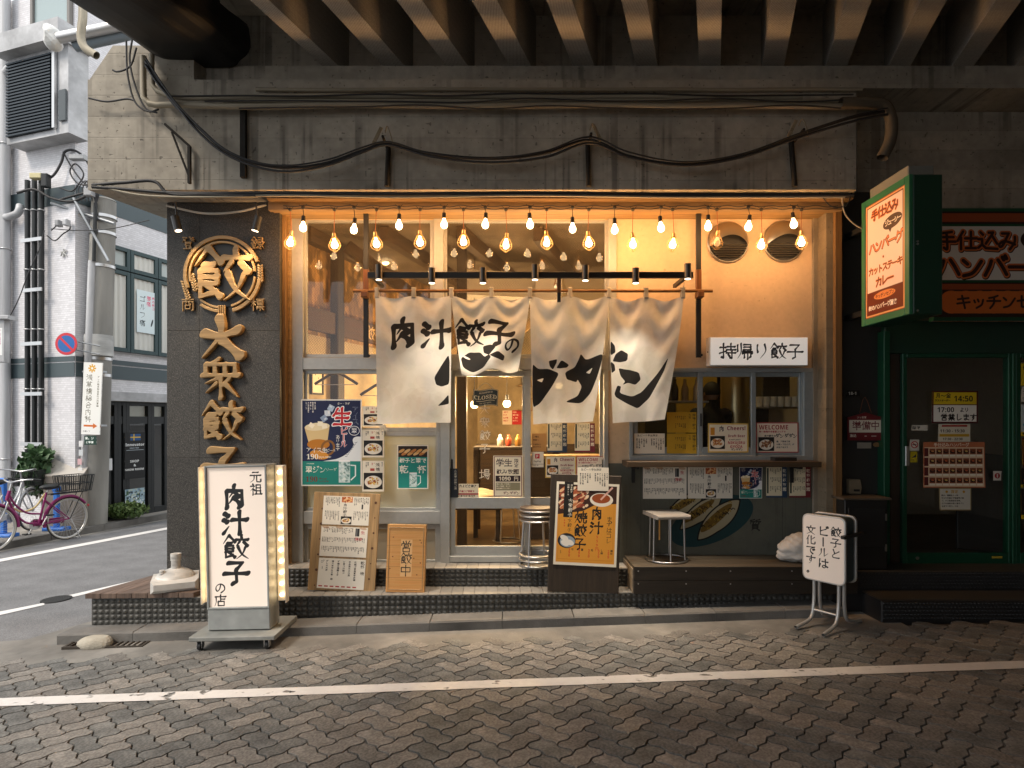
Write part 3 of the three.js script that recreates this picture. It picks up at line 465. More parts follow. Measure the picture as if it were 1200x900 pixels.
// ----- stone pillar -----
{
  const p = T('stone_pillar', 'speckled grey granite pillar at the street corner of the shopfront', 'pillar', [-2.63, 0.3, -5.85]);
  const mG = [0.165, 0.145, 0.18].map((v) => mk({ color: lin(v, v * 0.98, v * 0.95), map: tGranite, roughness: 0.55, bumpMap: tGranite, bumpScale: 0.0008 }));
  const [xa] = P(195.5, 0, 5.6), [xb] = P(328, 0, 5.6), xm = (xa + xb) / 2 - 0.22, ys = [0.2, 0.52, 1.42, 2.58, 3.745];
  for (let i = 0; i < 4; i++) for (const [a, b, k] of [[xa, xm, 0], [xm, xb, 1]]) { const h = ys[i + 1] - ys[i] - 0.002; M(p, 'granite_slab', B(b - a - 0.001, h, 0.5, 0.0015), mG[(i + k) % 3], [(a + b) / 2, ys[i] + h / 2, -5.85]); }
}
const mLetter = mk({ color: lin(0.6, 0.4, 0.19), map: tWood, roughness: 0.5, bumpMap: tWood, bumpScale: 0.0015 });
{ // emblem on the pillar
  const c = P(261, 322, 5.58), e = T('round_emblem', 'round golden wooden emblem of a dumpling character with wheat ears', 'emblem', [c[0], c[1], -5.6]);
  const R = 0.35, z = -5.59;
  M(e, 'backing_disc', cyl(R - 0.06, R - 0.06, 0.008, 48).rotateX(Math.PI / 2), mk({ color: lin(0.014, 0.013, 0.012), roughness: 0.5 }), [c[0], c[1], z - 0.006]);
  const big = traced((x, n) => glyph(x, '餃', n * 0.14, n * 0.14, n * 0.72, 10.5, 'brush'), 260, 0.74, 0.03, 0.004);
  M(e, 'character', big, mLetter, [c[0], c[1], z]);
  const arc = (r, t, a0, a1) => { const s = new THREE.Shape(); s.absarc(0, 0, r + t / 2, a0, a1, false); s.absarc(0, 0, r - t / 2, a1, a0, true); return muv(new THREE.ExtrudeGeometry(s, { depth: 0.022, bevelEnabled: true, bevelSize: 0.003, bevelThickness: 0.003, bevelSegments: 1, curveSegments: 48 })); };
  M(e, 'ring', arc(R - 0.012, 0.026, 0.36, 3.5), mLetter, [c[0], c[1], z]);
  M(e, 'ring', arc(R - 0.012, 0.026, 5.0, 6.15), mLetter, [c[0], c[1], z]);
  M(e, 'ring', arc(R - 0.055, 0.014, 0.1, 3.35), mLetter, [c[0], c[1], z]); M(e, 'ring', arc(R - 0.055, 0.014, 5.0, 6.2), mLetter, [c[0], c[1], z]);
  M(e, 'ring', arc(R - 0.012, 0.02, 4.1, 4.62), mLetter, [c[0], c[1] + 0.005, z]); M(e, 'ring', arc(R - 0.05, 0.014, 4.0, 4.62), mLetter, [c[0], c[1], z]);
  for (let k = 0; k < 4; k++) M(e, 'stalk', B(0.012, 0.1, 0.026, 0.003), mLetter, [c[0] - 0.03 + k * 0.017, c[1] - R + 0.02, z + 0.014]);
  const ear = (ox, oy, lean, n) => { const o = []; for (let k = 0; k < n; k++) for (const s of [-1, 1]) { const g = new THREE.SphereGeometry(1, 8, 6); g.scale(0.011, 0.019, 0.01); g.rotateZ(-s * 0.6); g.translate(s * 0.012, k * 0.023, 0); o.push(g); } const m = merge(o); m.rotateZ(lean); m.translate(ox, oy, 0.014); return M(e, 'wheat_ear', m, mLetter, [c[0], c[1], z]); };
  ear(-0.31, -0.22, 0.28, 8); ear(-0.245, -0.14, 0.25, 7); ear(0.345, -0.06, 0.02, 7);
  [['登', -47, -37], ['録', 47, -37], ['商', -47, 35], ['標', 47, 35]].forEach(([ch, dx, dy]) => { const q = P(261 + dx * 0.86, 322 + dy, 5.58); M(e, 'small_character', traced((x, n) => glyph(x, ch, n * 0.06, n * 0.06, n * 0.88, 8.5, 'brush'), 160, 0.14, 0.016, 0.002), mLetter, [q[0], q[1], z]); });
}
['大', '衆', '餃', '子'].forEach((ch, i) => { // raised letters down the pillar
  const q = P([261, 260, 261, 262][i], [396, 444, 494, 545][i], 5.58);
  const m = M(scene, 'wooden_letter', traced((x, n) => glyph(x, i ? ch : '大=', n * 0.05, n * 0.06, n * 0.88, [22, 12, 12.5, 18][i], 'brush'), 240, 0.43, 0.045, 0.006), mLetter, [q[0], q[1], -5.6]);
  m.userData = { label: ['golden wooden letter of three broad strokes just below the emblem', 'golden wooden letter of many strokes between two others on the pillar', 'golden wooden letter with a detached dot stroke, third below the emblem', 'golden wooden letter half hidden behind the lit sign box'][i], category: 'letter', group: 'wooden letters on the pillar' };
});
{ // two small spot lamps at the pillar head
  const mS = mk({ color: lin(0.03), roughness: 0.4 }), mL = mk({ color: lin(0.8), emissive: lin(1, 0.75, 0.5), emissiveIntensity: 3 });
  [[207, 262, -0.25], [301, 262, 0.25]].forEach(([px, py, lean], i) => {
    const q = P(px, py, 5.45), g = T('spot_lamp', ['black tube spot lamp over the pillar beside the street', 'black tube spot lamp over the pillar beside the glazing'][i], 'lamp', q, 'spot lamps over the pillar');
    M(g, 'housing', cyl(0.034, 0.034, 0.13, 20).rotateZ(-lean), mS, q);
    M(g, 'lens', cyl(0.028, 0.028, 0.006, 20).translate(0, -0.065, 0).rotateZ(-lean), mL, q);
    M(g, 'arm', rod([0, 0.05, 0], [0.0, 0.18, 0.02], 0.008, 8), mS, q);
    const s = new THREE.SpotLight(new THREE.Color(1, 0.74, 0.45), 1.5, 0, 0.6, 0.8, 2); s.position.set(-lean * 0.3, -0.08, 0); s.target.position.set(-lean * 1.2, -1.0, -0.15); s.shadow.radius = 1.5; g.add(s, s.target);
  });
}
// ----- shop materials -----
const mAlu = mk({ color: lin(0.46, 0.46, 0.44), metalness: 0.35, roughness: 0.45, map: tSoft });
const mAluB = mk({ color: lin(0.36, 0.4, 0.42), metalness: 0.35, roughness: 0.45, map: tSoft });
const mCream = mk({ color: lin(0.66, 0.49, 0.325), map: tSoft, roughness: 0.75, bumpMap: tFine, bumpScale: 0.0006 });
const mWoodTan = mk({ color: lin(0.36, 0.22, 0.1), map: tWoodV, roughness: 0.6, bumpMap: tWoodV, bumpScale: 0.001 });
const mWoodTanH = mk({ color: lin(0.5, 0.34, 0.17), map: tWood, roughness: 0.6 });
const mDarkWood = mk({ color: lin(0.05, 0.037, 0.028), map: tWood, roughness: 0.65, bumpMap: tWood, bumpScale: 0.002 });
const mDarkWoodV = mk({ color: lin(0.06, 0.042, 0.03), map: tWoodV, roughness: 0.65, bumpMap: tWoodV, bumpScale: 0.002 });
const mGlass = new THREE.MeshPhysicalMaterial({ color: lin(0.96, 0.97, 0.96), transmission: 1, thickness: 0, roughness: 0.01, ior: 1.5 });
const mFilm = new THREE.MeshPhysicalMaterial({ color: lin(0.52, 0.57, 0.52), transmission: 0.3, thickness: 0, roughness: 0.6, ior: 1.45 });
const shop = T('dumpling_restaurant', 'dumpling restaurant shopfront with aluminium glazing, sliding doors and cream wall', 'shop', [0, STEP2, -FZ]);
function rect(parent, name, x0, y0, x1, y1, d, t, mat, c = 0.003) { // box whose front face at depth d covers a photo rectangle
  const a = P(x0, y1, d), b = P(x1, y0, d), w = b[0] - a[0], h = b[1] - a[1];
  return M(parent, name, B(w, h, t, c), mat, [(a[0] + b[0]) / 2, (a[1] + b[1]) / 2, -d - t / 2]);
}
function frameGeo(w, h, fw, t, fb = fw) { return merge([at(B(fw, h, t, 0.003), -w / 2 + fw / 2, 0, 0), at(B(fw, h, t, 0.003), w / 2 - fw / 2, 0, 0), at(B(w - 2 * fw, fw, t, 0.003), 0, h / 2 - fw / 2, 0), at(B(w - 2 * fw, fb, t, 0.003), 0, -h / 2 + fb / 2, 0)]); }
function windowAt(name, x0, y0, x1, y1, d, fwp, t, mat, glass = mGlass, parent = shop, fbp = fwp) {
  const a = P(x0, y1, d), b = P(x1, y0, d), w = b[0] - a[0], h = b[1] - a[1], c = [(a[0] + b[0]) / 2, (a[1] + b[1]) / 2, -d - t / 2], fw = fwp * d / F, fb = fbp * d / F;
  const f = M(parent, name, frameGeo(w, h, fw, t, fb), mat, c);
  if (glass) M(f, 'pane', plane(w - 2 * fw + 0.01, h - fw - fb + 0.01), glass, [c[0], c[1] + (fb - fw) / 2, c[2]]);
  return f;
}
// walls and posts of the front
rect(shop, 'upper_wall', 722, 240, 953, 433, FZ - 0.02, 0.12, mCream, 0.002);
rect(shop, 'wall_strip', 713, 433, 738, 548, FZ - 0.02, 0.12, mCream, 0.002);
rect(shop, 'header', 330, 244, 722, 257, FZ - 0.02, 0.1, mCream, 0.002);
rect(shop, 'corner_post', 329, 244, 334.5, 664, FZ - 0.14, 0.16, mWoodTan);
rect(shop, 'corner_trim', 334.5, 244, 340, 664, FZ - 0.08, 0.1, mWoodTanH);
rect(shop, 'jamb', 340, 244, 355, 664, FZ - 0.04, 0.1, mAlu);
rect(shop, 'mullion', 508, 256, 519.5, 434, FZ - 0.04, 0.1, mAlu);
rect(shop, 'mullion', 713, 256, 722.5, 434, FZ - 0.04, 0.1, mAlu);
rect(shop, 'transom', 355, 419, 713, 433, FZ - 0.05, 0.1, mAlu);
rect(shop, 'jamb', 516, 433, 527, 660, FZ - 0.045, 0.1, mAlu);
rect(shop, 'jamb', 708, 433, 713, 660, FZ - 0.045, 0.1, mAlu);
rect(shop, 'door_track', 527, 652, 708, 659, FZ - 0.05, 0.14, mAlu);
{ // upper panes with wire mesh inside the glass
  const wm = document.createElement('canvas'); wm.width = wm.height = 128; const x = wm.getContext('2d'); x.fillStyle = '#000'; x.fillRect(0, 0, 128, 128); x.strokeStyle = '#fff'; x.lineWidth = 4.5; for (let k = -2; k < 4; k++) { x.beginPath(); x.moveTo(k * 64 - 64, -64); x.lineTo(k * 64 + 128, 128 + 64 - 64 + 64); x.stroke(); x.beginPath(); x.moveTo(k * 64 + 128, -64); x.lineTo(k * 64 - 64, 128); x.stroke(); }
  const at_ = new THREE.CanvasTexture(wm); at_.wrapS = at_.wrapT = THREE.RepeatWrapping; at_.repeat.set(1 / 0.05, 1 / 0.05); at_.magFilter = THREE.LinearFilter;
  const mWire = mk({ color: lin(0.1, 0.08, 0.06), alphaMap: at_, transparent: true, side: THREE.DoubleSide, roughness: 0.5 });
  [[355, 256, 508, 419], [519.5, 256, 713, 419]].forEach(([a, b, c, d]) => {
    const f = windowAt('upper_window', a, b, c, d, FZ, 4, 0.05, mAlu), p = P(a + 4, d - 4, FZ + 0.03), q = P(c - 4, b + 4, FZ + 0.03);
    M(f, 'wire_mesh', muv(plane(q[0] - p[0], q[1] - p[1])), mWire, [(p[0] + q[0]) / 2, (p[1] + q[1]) / 2, -FZ - 0.033]);
  });
}
windowAt('side_window', 355, 433, 516, 506, FZ, 5, 0.05, mAlu);
windowAt('film_window', 355, 506, 516, 600, FZ, 5, 0.05, mAlu, mFilm);
rect(shop, 'rail', 355, 599, 516, 614, FZ - 0.03, 0.09, mAlu);
windowAt('lower_window', 355, 614, 516, 662, FZ, 6, 0.05, mAlu, new THREE.MeshPhysicalMaterial({ color: lin(0.35, 0.33, 0.27), transmission: 0.25, thickness: 0, roughness: 0.5 }));
function slidingDoor(x0, x1, d) {
  const a = P(x0, 0, d)[0], b = P(x1, 0, d)[0], t = 0.035, fy = (y) => P(0, y, d)[1], c = [(a + b) / 2, 0, -d - t / 2], w = b - a, st = 0.06;
  const y = { t: fy(434), g1: fy(441), r1: fy(583), r2: fy(596), g2: fy(640), b: fy(653) }, bar = (y0, y1) => at(B(w - 2 * st, y1 - y0, t, 0.003), 0, (y0 + y1) / 2, 0);
  const f = M(shop, 'sliding_door', merge([at(B(st, y.t - y.b, t, 0.003), -w / 2 + st / 2, (y.t + y.b) / 2, 0), at(B(st, y.t - y.b, t, 0.003), w / 2 - st / 2, (y.t + y.b) / 2, 0), bar(y.g1, y.t), bar(y.r2, y.r1), bar(y.b, y.g2)]), mAlu, c);
  M(f, 'pane', plane(w - 2 * st + 0.01, y.g1 - y.r1 + 0.01), mGlass, [c[0], (y.g1 + y.r1) / 2, c[2]]);
  M(f, 'pane', plane(w - 2 * st + 0.01, y.r2 - y.g2 + 0.01), mGlass, [c[0], (y.r2 + y.g2) / 2, c[2]]);
  M(f, 'handle', B(0.018, 0.11, 0.012, 0.003), mBlack, [x0 < 600 ? a + 0.03 : b - 0.03, fy(545), c[2] + t / 2 + 0.004]);
  return f;
}
slidingDoor(526, 622, FZ + 0.0); slidingDoor(612, 710, FZ + 0.045);
// lower wall below the take-out window, with its painted dumplings
{
  const a = P(713, 664, FZ - 0.03), b = P(958, 543, FZ - 0.03), W = b[0] - a[0], H = b[1] - a[1], pw = 245, ph = 121;
  const t = canvas(1470, 726, (x, w, h) => {
    x.fillStyle = '#76766c'; x.fillRect(0, 0, w, h); x.scale(6, 6); x.translate(-713, -543);
    for (let i = 0; i < 900; i++) { const g = 90 + trnd() * 50; x.fillStyle = `rgba(${g},${g},${g * 0.9},0.10)`; const s = 2 + trnd() * 14; x.beginPath(); x.ellipse(713 + trnd() * 245, 543 + trnd() * 121, s, s * (0.3 + trnd()), trnd() * 3, 0, 7); x.fill(); }
    for (let i = 0; i < 60; i++) { x.fillStyle = `rgba(70,62,50,${0.08 + trnd() * 0.12})`; x.fillRect(713 + trnd() * 245, 543 + trnd() * 60, 0.3 + trnd(), 10 + trnd() * 50); }
    x.strokeStyle = 'rgba(50,50,46,0.6)'; x.lineWidth = 0.4; for (const X of [751, 917]) { x.beginPath(); x.moveTo(X, 543); x.lineTo(X, 664); x.stroke(); }
    x.save(); x.translate(818, 594); x.rotate(-0.5); // painted plate edge and three dumplings
    x.fillStyle = '#1f4a50'; x.beginPath(); x.ellipse(6, 22, 52, 25, 0.1, 0, 7); x.fill(); x.restore();
    const gyoza = (cx, cy, L, Hh, rot) => {
      x.save(); x.translate(cx, cy); x.rotate(rot); x.fillStyle = '#c9bc9c'; x.strokeStyle = '#16120e'; x.lineWidth = 1.6;
      x.beginPath(); x.moveTo(-L, 3); x.quadraticCurveTo(-L * 0.5, -Hh * 1.1, L * 0.3, -Hh); x.quadraticCurveTo(L * 0.9, -Hh * 0.7, L, -2); x.quadraticCurveTo(L * 0.5, Hh * 1.2, -L * 0.3, Hh * 0.8); x.quadraticCurveTo(-L * 0.8, Hh * 0.7, -L, 3); x.fill(); x.stroke();
      x.fillStyle = '#8a6a22'; x.beginPath(); x.ellipse(-L * 0.02, -Hh * 0.25, L * 0.72, Hh * 0.42, -0.05, 0, 7); x.fill();
      for (let k = 0; k < 26; k++) { x.strokeStyle = ['#2a1d0c', '#b8952f', '#5a3d12'][k % 3]; x.lineWidth = 0.9; const u = (trnd() - 0.5) * L * 1.3, v = -Hh * 0.25 + (trnd() - 0.5) * Hh * 0.7; x.beginPath(); x.moveTo(u, v); x.quadraticCurveTo(u + 3, v - 3, u + 5 * trnd(), v + 2); x.stroke(); }
      x.restore();
    };
    gyoza(803, 592, 27, 10, -0.5); gyoza(821, 601, 31, 11, -0.58); gyoza(842, 609, 34, 13, -0.68);
    x.fillStyle = '#2c2c29'; glyph(x, '質', 878, 608, 14, 11, 'brush');
  });
  const m = M(shop, 'lower_wall', new THREE.BoxGeometry(W, H, 0.1), mk({ map: t, color: lin(0.62, 0.62, 0.6), roughness: 0.8, bumpMap: tFine, bumpScale: 0.001 }), [(a[0] + b[0]) / 2, (a[1] + b[1]) / 2, -FZ + 0.03 - 0.05]);
}
// take-out window: three sashes and a counter shelf
rect(shop, 'window_head', 738, 431, 953, 436, FZ - 0.05, 0.12, mAluB); rect(shop, 'window_sill', 738, 534, 953, 541, FZ - 0.05, 0.12, mAluB);
rect(shop, 'window_jamb', 738, 436, 742, 534, FZ - 0.045, 0.11, mAluB); rect(shop, 'window_jamb', 942, 436, 953, 534, FZ - 0.045, 0.11, mAluB);
for (const [x0, x1, d] of [[742, 824, FZ + 0.01], [818, 886, FZ - 0.03], [880, 942, FZ + 0.01]]) { const f = windowAt('takeout_sash', x0, 436, x1, 534, d, 5.5, 0.03, mAluB, mGlass, shop, 10); if (x0 > 742) { const q = P(x0 + 3.4, 492, d - 0.003); M(f, 'finger_pull', B(0.014, 0.12, 0.006, 0.002), mBlack, q); } }
{
  const c = rect(shop, 'counter_shelf', 735, 541, 963, 547.5, FZ - 0.28, 0.3, mk({ color: lin(0.12, 0.08, 0.05), map: tWood, roughness: 0.5 }));
  for (const px of [743, 930]) { const q = P(px, 556, FZ - 0.1); M(c, 'bracket', merge([at(B0(0.03, 0.16, 0.02), 0, 0, -0.04), at(B0(0.03, 0.02, 0.2), 0, 0.07, 0.05)]), mBlack, q); }
  const d = rect(shop, 'doorbell_tray', 908, 536, 934, 541, FZ - 0.2, 0.1, mBlack);
}
{ // right end of the front: weathered steel and timber posts
  rect(shop, 'end_post', 953, 244, 962, 664, FZ - 0.05, 0.2, mk({ color: lin(0.4, 0.34, 0.26), map: tMottle, roughness: 0.6 }));
  rect(shop, 'end_post', 962, 244, 968, 664, FZ - 0.0, 0.15, mBlack);
  rect(shop, 'end_post', 968, 240, 979, 668, FZ - 0.2, 0.3, mk({ color: lin(0.34, 0.29, 0.22), map: tConcrete, roughness: 0.85 }));
  rect(shop, 'end_post', 979, 240, 987, 668, FZ - 0.24, 0.35, mk({ color: lin(0.3, 0.17, 0.07), map: tWoodV, roughness: 0.7 }));
}
{ // lit fascia board under the beam
  const f = T('fascia_board', 'long cream timber fascia under the concrete beam carrying the bulbs', 'fascia', P(650, 247, 5.45));
  rect(f, 'board', 314, 233, 988, 246, 5.45, 0.06, mk({ color: lin(0.4, 0.28, 0.17), map: tWood, roughness: 0.6 })); rect(f, 'cornice', 312, 227.5, 1000, 232.6, 5.36, 0.12, mk({ color: lin(0.3, 0.19, 0.09), map: tWood, roughness: 0.7 }));
  rect(f, 'soffit_board', 316, 243.5, 985, 245, 5.5, 0.28, mWoodTanH);
}
// vents
function ventHood(px, py, label) {
  const q = P(px, py, FZ - 0.03), R = 0.185, v = T('vent_hood', label, 'vent', [q[0], q[1] - R, q[2]], 'round vents in the cream wall');
  const ms = mk({ color: lin(0.5, 0.46, 0.4), metalness: 0.95, roughness: 0.28 });
  M(v, 'flange', ring(R, 0.012, 40, 8), ms, q);
  const o = [], N = 36, Kr = 14, pt = (i, j) => { const x = -R * Math.cos(i / N * Math.PI), e = Math.sqrt(Math.max(0, R * R - x * x)), lo = Math.max(-e, 0.035 - 2.6 * x * x), y = mix(lo, e, 1 - Math.pow(1 - j / Kr, 1.6)); return [x, y, 0.13 * Math.sqrt(Math.max(0, 1 - (x * x + y * y) / R / R))]; };
  for (let i = 0; i < N; i++) for (let j = 0; j < Kr; j++) { const a = pt(i, j), b = pt(i + 1, j), c = pt(i + 1, j + 1), d = pt(i, j + 1); o.push(...a, ...b, ...c, ...a, ...c, ...d); }
  const g = new THREE.BufferGeometry(); g.setAttribute('position', new THREE.Float32BufferAttribute(o, 3)); g.computeVertexNormals(); M(v, 'dome', mergeVertices(g), ms, q).geometry.computeVertexNormals();
  M(v, 'throat', cyl(R * 0.98, R * 0.98, 0.01, 40).rotateX(Math.PI / 2), mk({ color: lin(0.03), roughness: 0.8 }), [q[0], q[1], q[2] + 0.006]);
  for (let k = 0; k < 6; k++) { const y = -0.03 - k * 0.022, w = 2 * Math.sqrt(Math.max(0.001, R * R * 0.85 - y * y)); M(v, 'louvre', B0(w, 0.004, 0.025).rotateX(0.6), ms, [q[0], q[1] + y, q[2] + 0.024]); }
}
ventHood(853, 284, 'round stainless vent hood closer to the noren curtain'); ventHood(918, 283, 'round stainless vent hood closer to the end post');

// ----- festoon of bulbs -----
const mBulb = mk({ color: lin(0.9, 0.8, 0.6), emissive: lin(1, 0.7, 0.38), emissiveIntensity: 7, roughness: 0.3 });
const mBulbDim = mk({ color: lin(0.6, 0.5, 0.36), emissive: lin(1, 0.5, 0.18), emissiveIntensity: 0.25, roughness: 0.2 });
const mSocket = mk({ color: lin(0.03, 0.025, 0.02), roughness: 0.5 }), mCord = mk({ color: lin(0.28, 0.09, 0.03), roughness: 0.7 }), mBrass = mk({ color: lin(0.7, 0.45, 0.2), metalness: 0.9, roughness: 0.35 });
const BULB = 0.2, bulbShape = new THREE.LatheGeometry([[0.0, -0.036], [0.014, -0.034], [0.026, -0.026], [0.033, -0.012], [0.034, 0.002], [0.03, 0.018], [0.02, 0.034], [0.015, 0.046], [0.014, 0.056]].map((q) => new THREE.Vector2(q[0] * 0.88, q[1] * 0.92)), 18);
const cageBars = () => { const o = []; for (let k = 0; k < 6; k++) { const a = k / 6 * 2 * Math.PI, c = Math.cos(a), s = Math.sin(a); o.push(tube([[c * 0.016, 0.075, s * 0.016], [c * 0.052, 0.0, s * 0.052], [c * 0.046, -0.03, s * 0.046], [c * 0.012, -0.058, s * 0.012]], 0.0022, 10, 4)); } o.push(ring(0.052, 0.0022, 20, 4).rotateX(Math.PI / 2), ring(0.014, 0.003, 12, 4).rotateX(Math.PI / 2).translate(0, -0.058, 0)); return merge(o); };
const gCage = cageBars(), gSocket = merge([cyl(0.016, 0.019, 0.05, 14), cyl(0.02, 0.02, 0.008, 14).translate(0, -0.02, 0)]), gHook = merge([new THREE.SphereGeometry(0.017, 10, 8), rod([0, 0, 0], [0.035, 0.025, 0.005], 0.0025, 5), rod([0, 0, 0], [-0.035, 0.025, 0.005], 0.0025, 5)]);
function bulb(px, long, lit, label) {
  const d = long ? 5.42 : 5.36, c = P(px + rr(-2, 2), long ? 286 + rr(-3, 3.5) : 267 + rr(-4, 3), d), top = P(px + rr(-1, 1), long ? 245.5 : 243, d)[1], dx = c[0];
  const g = T('string_bulb', label, 'bulb', c, long ? 'caged festoon bulbs' : 'bare festoon bulbs');
  const lean = rr(-0.13, 0.13);
  M(g, 'glass', bulbShape.clone().rotateZ(lean), lit ? mBulb : mBulbDim, c); M(g, 'socket', gSocket.clone().rotateZ(lean), long ? mBrass : mSocket, [dx - lean * 0.08, c[1] + 0.078, c[2]]);
  M(g, 'cord', rod([dx - lean * 0.1, c[1] + 0.1, c[2]], [dx, top, c[2]], 0.003, 6).translate(-c[0], -c[1], -c[2]), long ? mCord : mSocket, c); M(g, 'hook', gHook, mSocket, [dx, top, c[2]]);
  if (long) M(g, 'cage', gCage.clone().rotateZ(lean), mBrass, c);
  if (lit) { const l = new THREE.PointLight(new THREE.Color(1, 0.49, 0.165), BULB * rr(0.75, 1.25), 0, 2); l.shadow.radius = 1.6; g.add(l); }
}
const ORD = ['first', 'second', 'third', 'fourth', 'fifth', 'sixth', 'seventh', 'eighth', 'ninth', 'tenth', 'eleventh', 'twelfth', 'thirteenth'];
[357, 413, 468, 519, 568, 620, 671, 722, 775, 828, 877, 929].forEach((x, i) => bulb(x, false, true, 'bare glowing festoon bulb on a short black socket, ' + ORD[i] + ' from the pillar'));
[340, 391, 442, 494, 543, 593, 642, 691, 742, 790, 841, 892, 940].forEach((x, i) => bulb(x, true, i !== 10, i === 10 ? 'unlit caged festoon bulb in front of the vent hood' : 'caged glowing festoon bulb on a cord, ' + ORD[i] + ' from the pillar'));
for (const [y, d, lab] of [[242, 5.36, 'black festoon wire carrying the bare bulbs'], [245, 5.42, 'black festoon wire carrying the caged bulbs']]) {
  const pts = []; for (let x = 332; x <= 985; x += 13) pts.push(P(x, y - 1.2 + 1.6 * Math.sin((x - 332) / 26 * Math.PI) ** 2 + rr(-0.4, 0.4), d)); const m = M(scene, 'festoon_wire', tube(pts, 0.004, 160, 5), mCable); m.userData = { label: lab, category: 'wire' };
}
// ----- noren curtain, its pole, posts and lamp rail -----
{
  const postZ = 5.63, mOr = mk({ color: lin(0.3, 0.12, 0.04), map: tWoodV, roughness: 0.45 });
  [[429, 'black steel post with a wooden pole bracket beside the side window'], [818.5, 'black steel post with a wooden pole bracket on the cream wall']].forEach(([px, lab]) => {
    const q = P(px, 419, postZ), g = T('noren_post', lab, 'post', q, 'posts of the noren');
    const top = P(px, 244, postZ)[1]; M(g, 'post', B(0.045, top - q[1], 0.03, 0.004), mBlack, [q[0], (top + q[1]) / 2, q[2]]);
    const b = P(px, 329, postZ - 0.03); M(g, 'bracket', B(0.05, 0.2, 0.03, 0.004), mOr, b); M(g, 'cradle', B(0.06, 0.05, 0.1, 0.006), mOr, [b[0], P(px, 341, 5.56)[1] - 0.035, -5.57]);
    M(g, 'foot_bolt', cyl(0.012, 0.012, 0.06, 10).rotateX(Math.PI / 2), mBlack, [q[0] + 0.02, q[1] + 0.02, q[2]]);
  });
  const a = P(414, 341, 5.56), b = P(835, 341, 5.56), pl = M(scene, 'bamboo_pole', rod([0, 0, 0], [b[0] - a[0], 0, 0], 0.014, 12), mk({ color: lin(0.42, 0.2, 0.07), map: tWood, roughness: 0.4 }), a);
  pl.userData = { label: 'thin brown pole that the noren curtain hangs from', category: 'pole' };
  const rz = 5.2, r0 = P(431, 322.5, rz), r1 = P(812, 322.5, rz), rail = T('lamp_rail', 'black lamp rail running above the noren curtain', 'rail', r0);
  M(rail, 'bar', B(r1[0] - r0[0], 0.052, 0.035, 0.004), mk({ color: lin(0.03, 0.022, 0.016), roughness: 0.4 }), [(r0[0] + r1[0]) / 2, r0[1], r0[2]]);
  for (const px of [436, 655, 806]) { const q = P(px, 322.5, rz); M(rail, 'stay', B(0.03, 0.03, postZ - rz, 0.003), px === 655 ? mOr : mBlack, [q[0], q[1], -(postZ + rz) / 2]); }
  { const q = P(655, 332, 5.23); M(rail, 'wooden_clip', B(0.035, 0.17, 0.025, 0.003), mOr, q); M(rail, 'clip_foot', B(0.03, 0.08, 0.03, 0.003), mBlack, [q[0], q[1] - 0.12, q[2]]); }
  const mHead = mk({ color: lin(0.09, 0.075, 0.06), metalness: 0.6, roughness: 0.35 }), mLens = mk({ color: lin(0.9), emissive: lin(1, 0.8, 0.55), emissiveIntensity: 4 });
  [[444, -2, 0], [506, 2, 0.3], [566, 2, 0.3], [627, -2, 0], [686, -1, 0], [745, 2, -0.15], [806, -3, 0]].forEach(([px, dy, up], i) => {
    const q = P(px, 321 + dy, 5.14), g = T('rail_lamp', 'small cylindrical lamp head on the rail, ' + ORD[i] + ' from the stone pillar', 'lamp', q, 'lamp heads on the rail');
    M(g, 'housing', cyl(0.029, 0.029, 0.125, 18), mHead, q); M(g, 'lens', cyl(0.024, 0.024, 0.006, 18), mLens, [q[0], q[1] - 0.062, q[2]]); M(g, 'mount', cyl(0.018, 0.018, 0.05, 12).rotateX(Math.PI / 2), mBlack, [q[0], q[1] - 0.015, q[2] - 0.035]);
    const down = i % 3 === 0 || i === 4, s = new THREE.SpotLight(new THREE.Color(1, 0.87, 0.7), down ? STEP_SPOT : NOREN_SPOT, 0, down ? 0.5 : 0.62, 0.9, 2); s.position.set(0, -0.07, 0); s.target.position.set(0, -1.1, down ? 0.06 : -0.42); s.shadow.radius = 1.2; g.add(s, s.target);
  });
  // the cloth: printed on a canvas laid out in photo pixels over 436..804 x 343..500
  const X0 = 436, Y0 = 343, W = 368, H = 158, K = 5;
  const print = canvas(W * K, H * K, (x) => {
    x.fillStyle = '#f3eee4'; x.fillRect(0, 0, W * K, H * K); x.scale(K, K); x.translate(-X0, -Y0);
    for (let i = 0; i < 500; i++) { x.fillStyle = `rgba(120,100,70,${0.015 + trnd() * 0.02})`; const s = 2 + trnd() * 22; x.beginPath(); x.ellipse(X0 + trnd() * W, Y0 + trnd() * H, s, s * 0.6, trnd() * 3, 0, 7); x.fill(); }
    x.fillStyle = '#171411';
    const Z = (pts, ox, oy, s, t = 0.25) => { const q = pts.map(([a, b]) => [ox + a / s, oy + b / s]); x.beginPath(); q.forEach((p, i) => { const n = q[(i + 1) % q.length], m = [(p[0] + n[0]) / 2, (p[1] + n[1]) / 2]; if (!i) x.moveTo(mix(p[0], n[0], t), mix(p[1], n[1], t)); else x.lineTo(mix(p[0], n[0], t), mix(p[1], n[1], t)); x.lineTo(mix(p[0], n[0], 1 - t), mix(p[1], n[1], 1 - t)); x.quadraticCurveTo(n[0], n[1], mix(n[0], q[(i + 2) % q.length][0], t), mix(n[1], q[(i + 2) % q.length][1], t)); }); x.closePath(); x.fill(); };
    x.save(); x.fillStyle = '#241d17'; glyph(x, '肉', 453, 370, 38, 17, 'brush'); glyph(x, '汁', 493, 372, 36, 17, 'brush'); glyph(x, '餃', 531, 372, 36, 12.5, 'brush'); glyph(x, '子', 567, 373, 36, 17, 'brush'); glyph(x, 'の', 590, 395, 22, 14, 'brush'); x.restore();
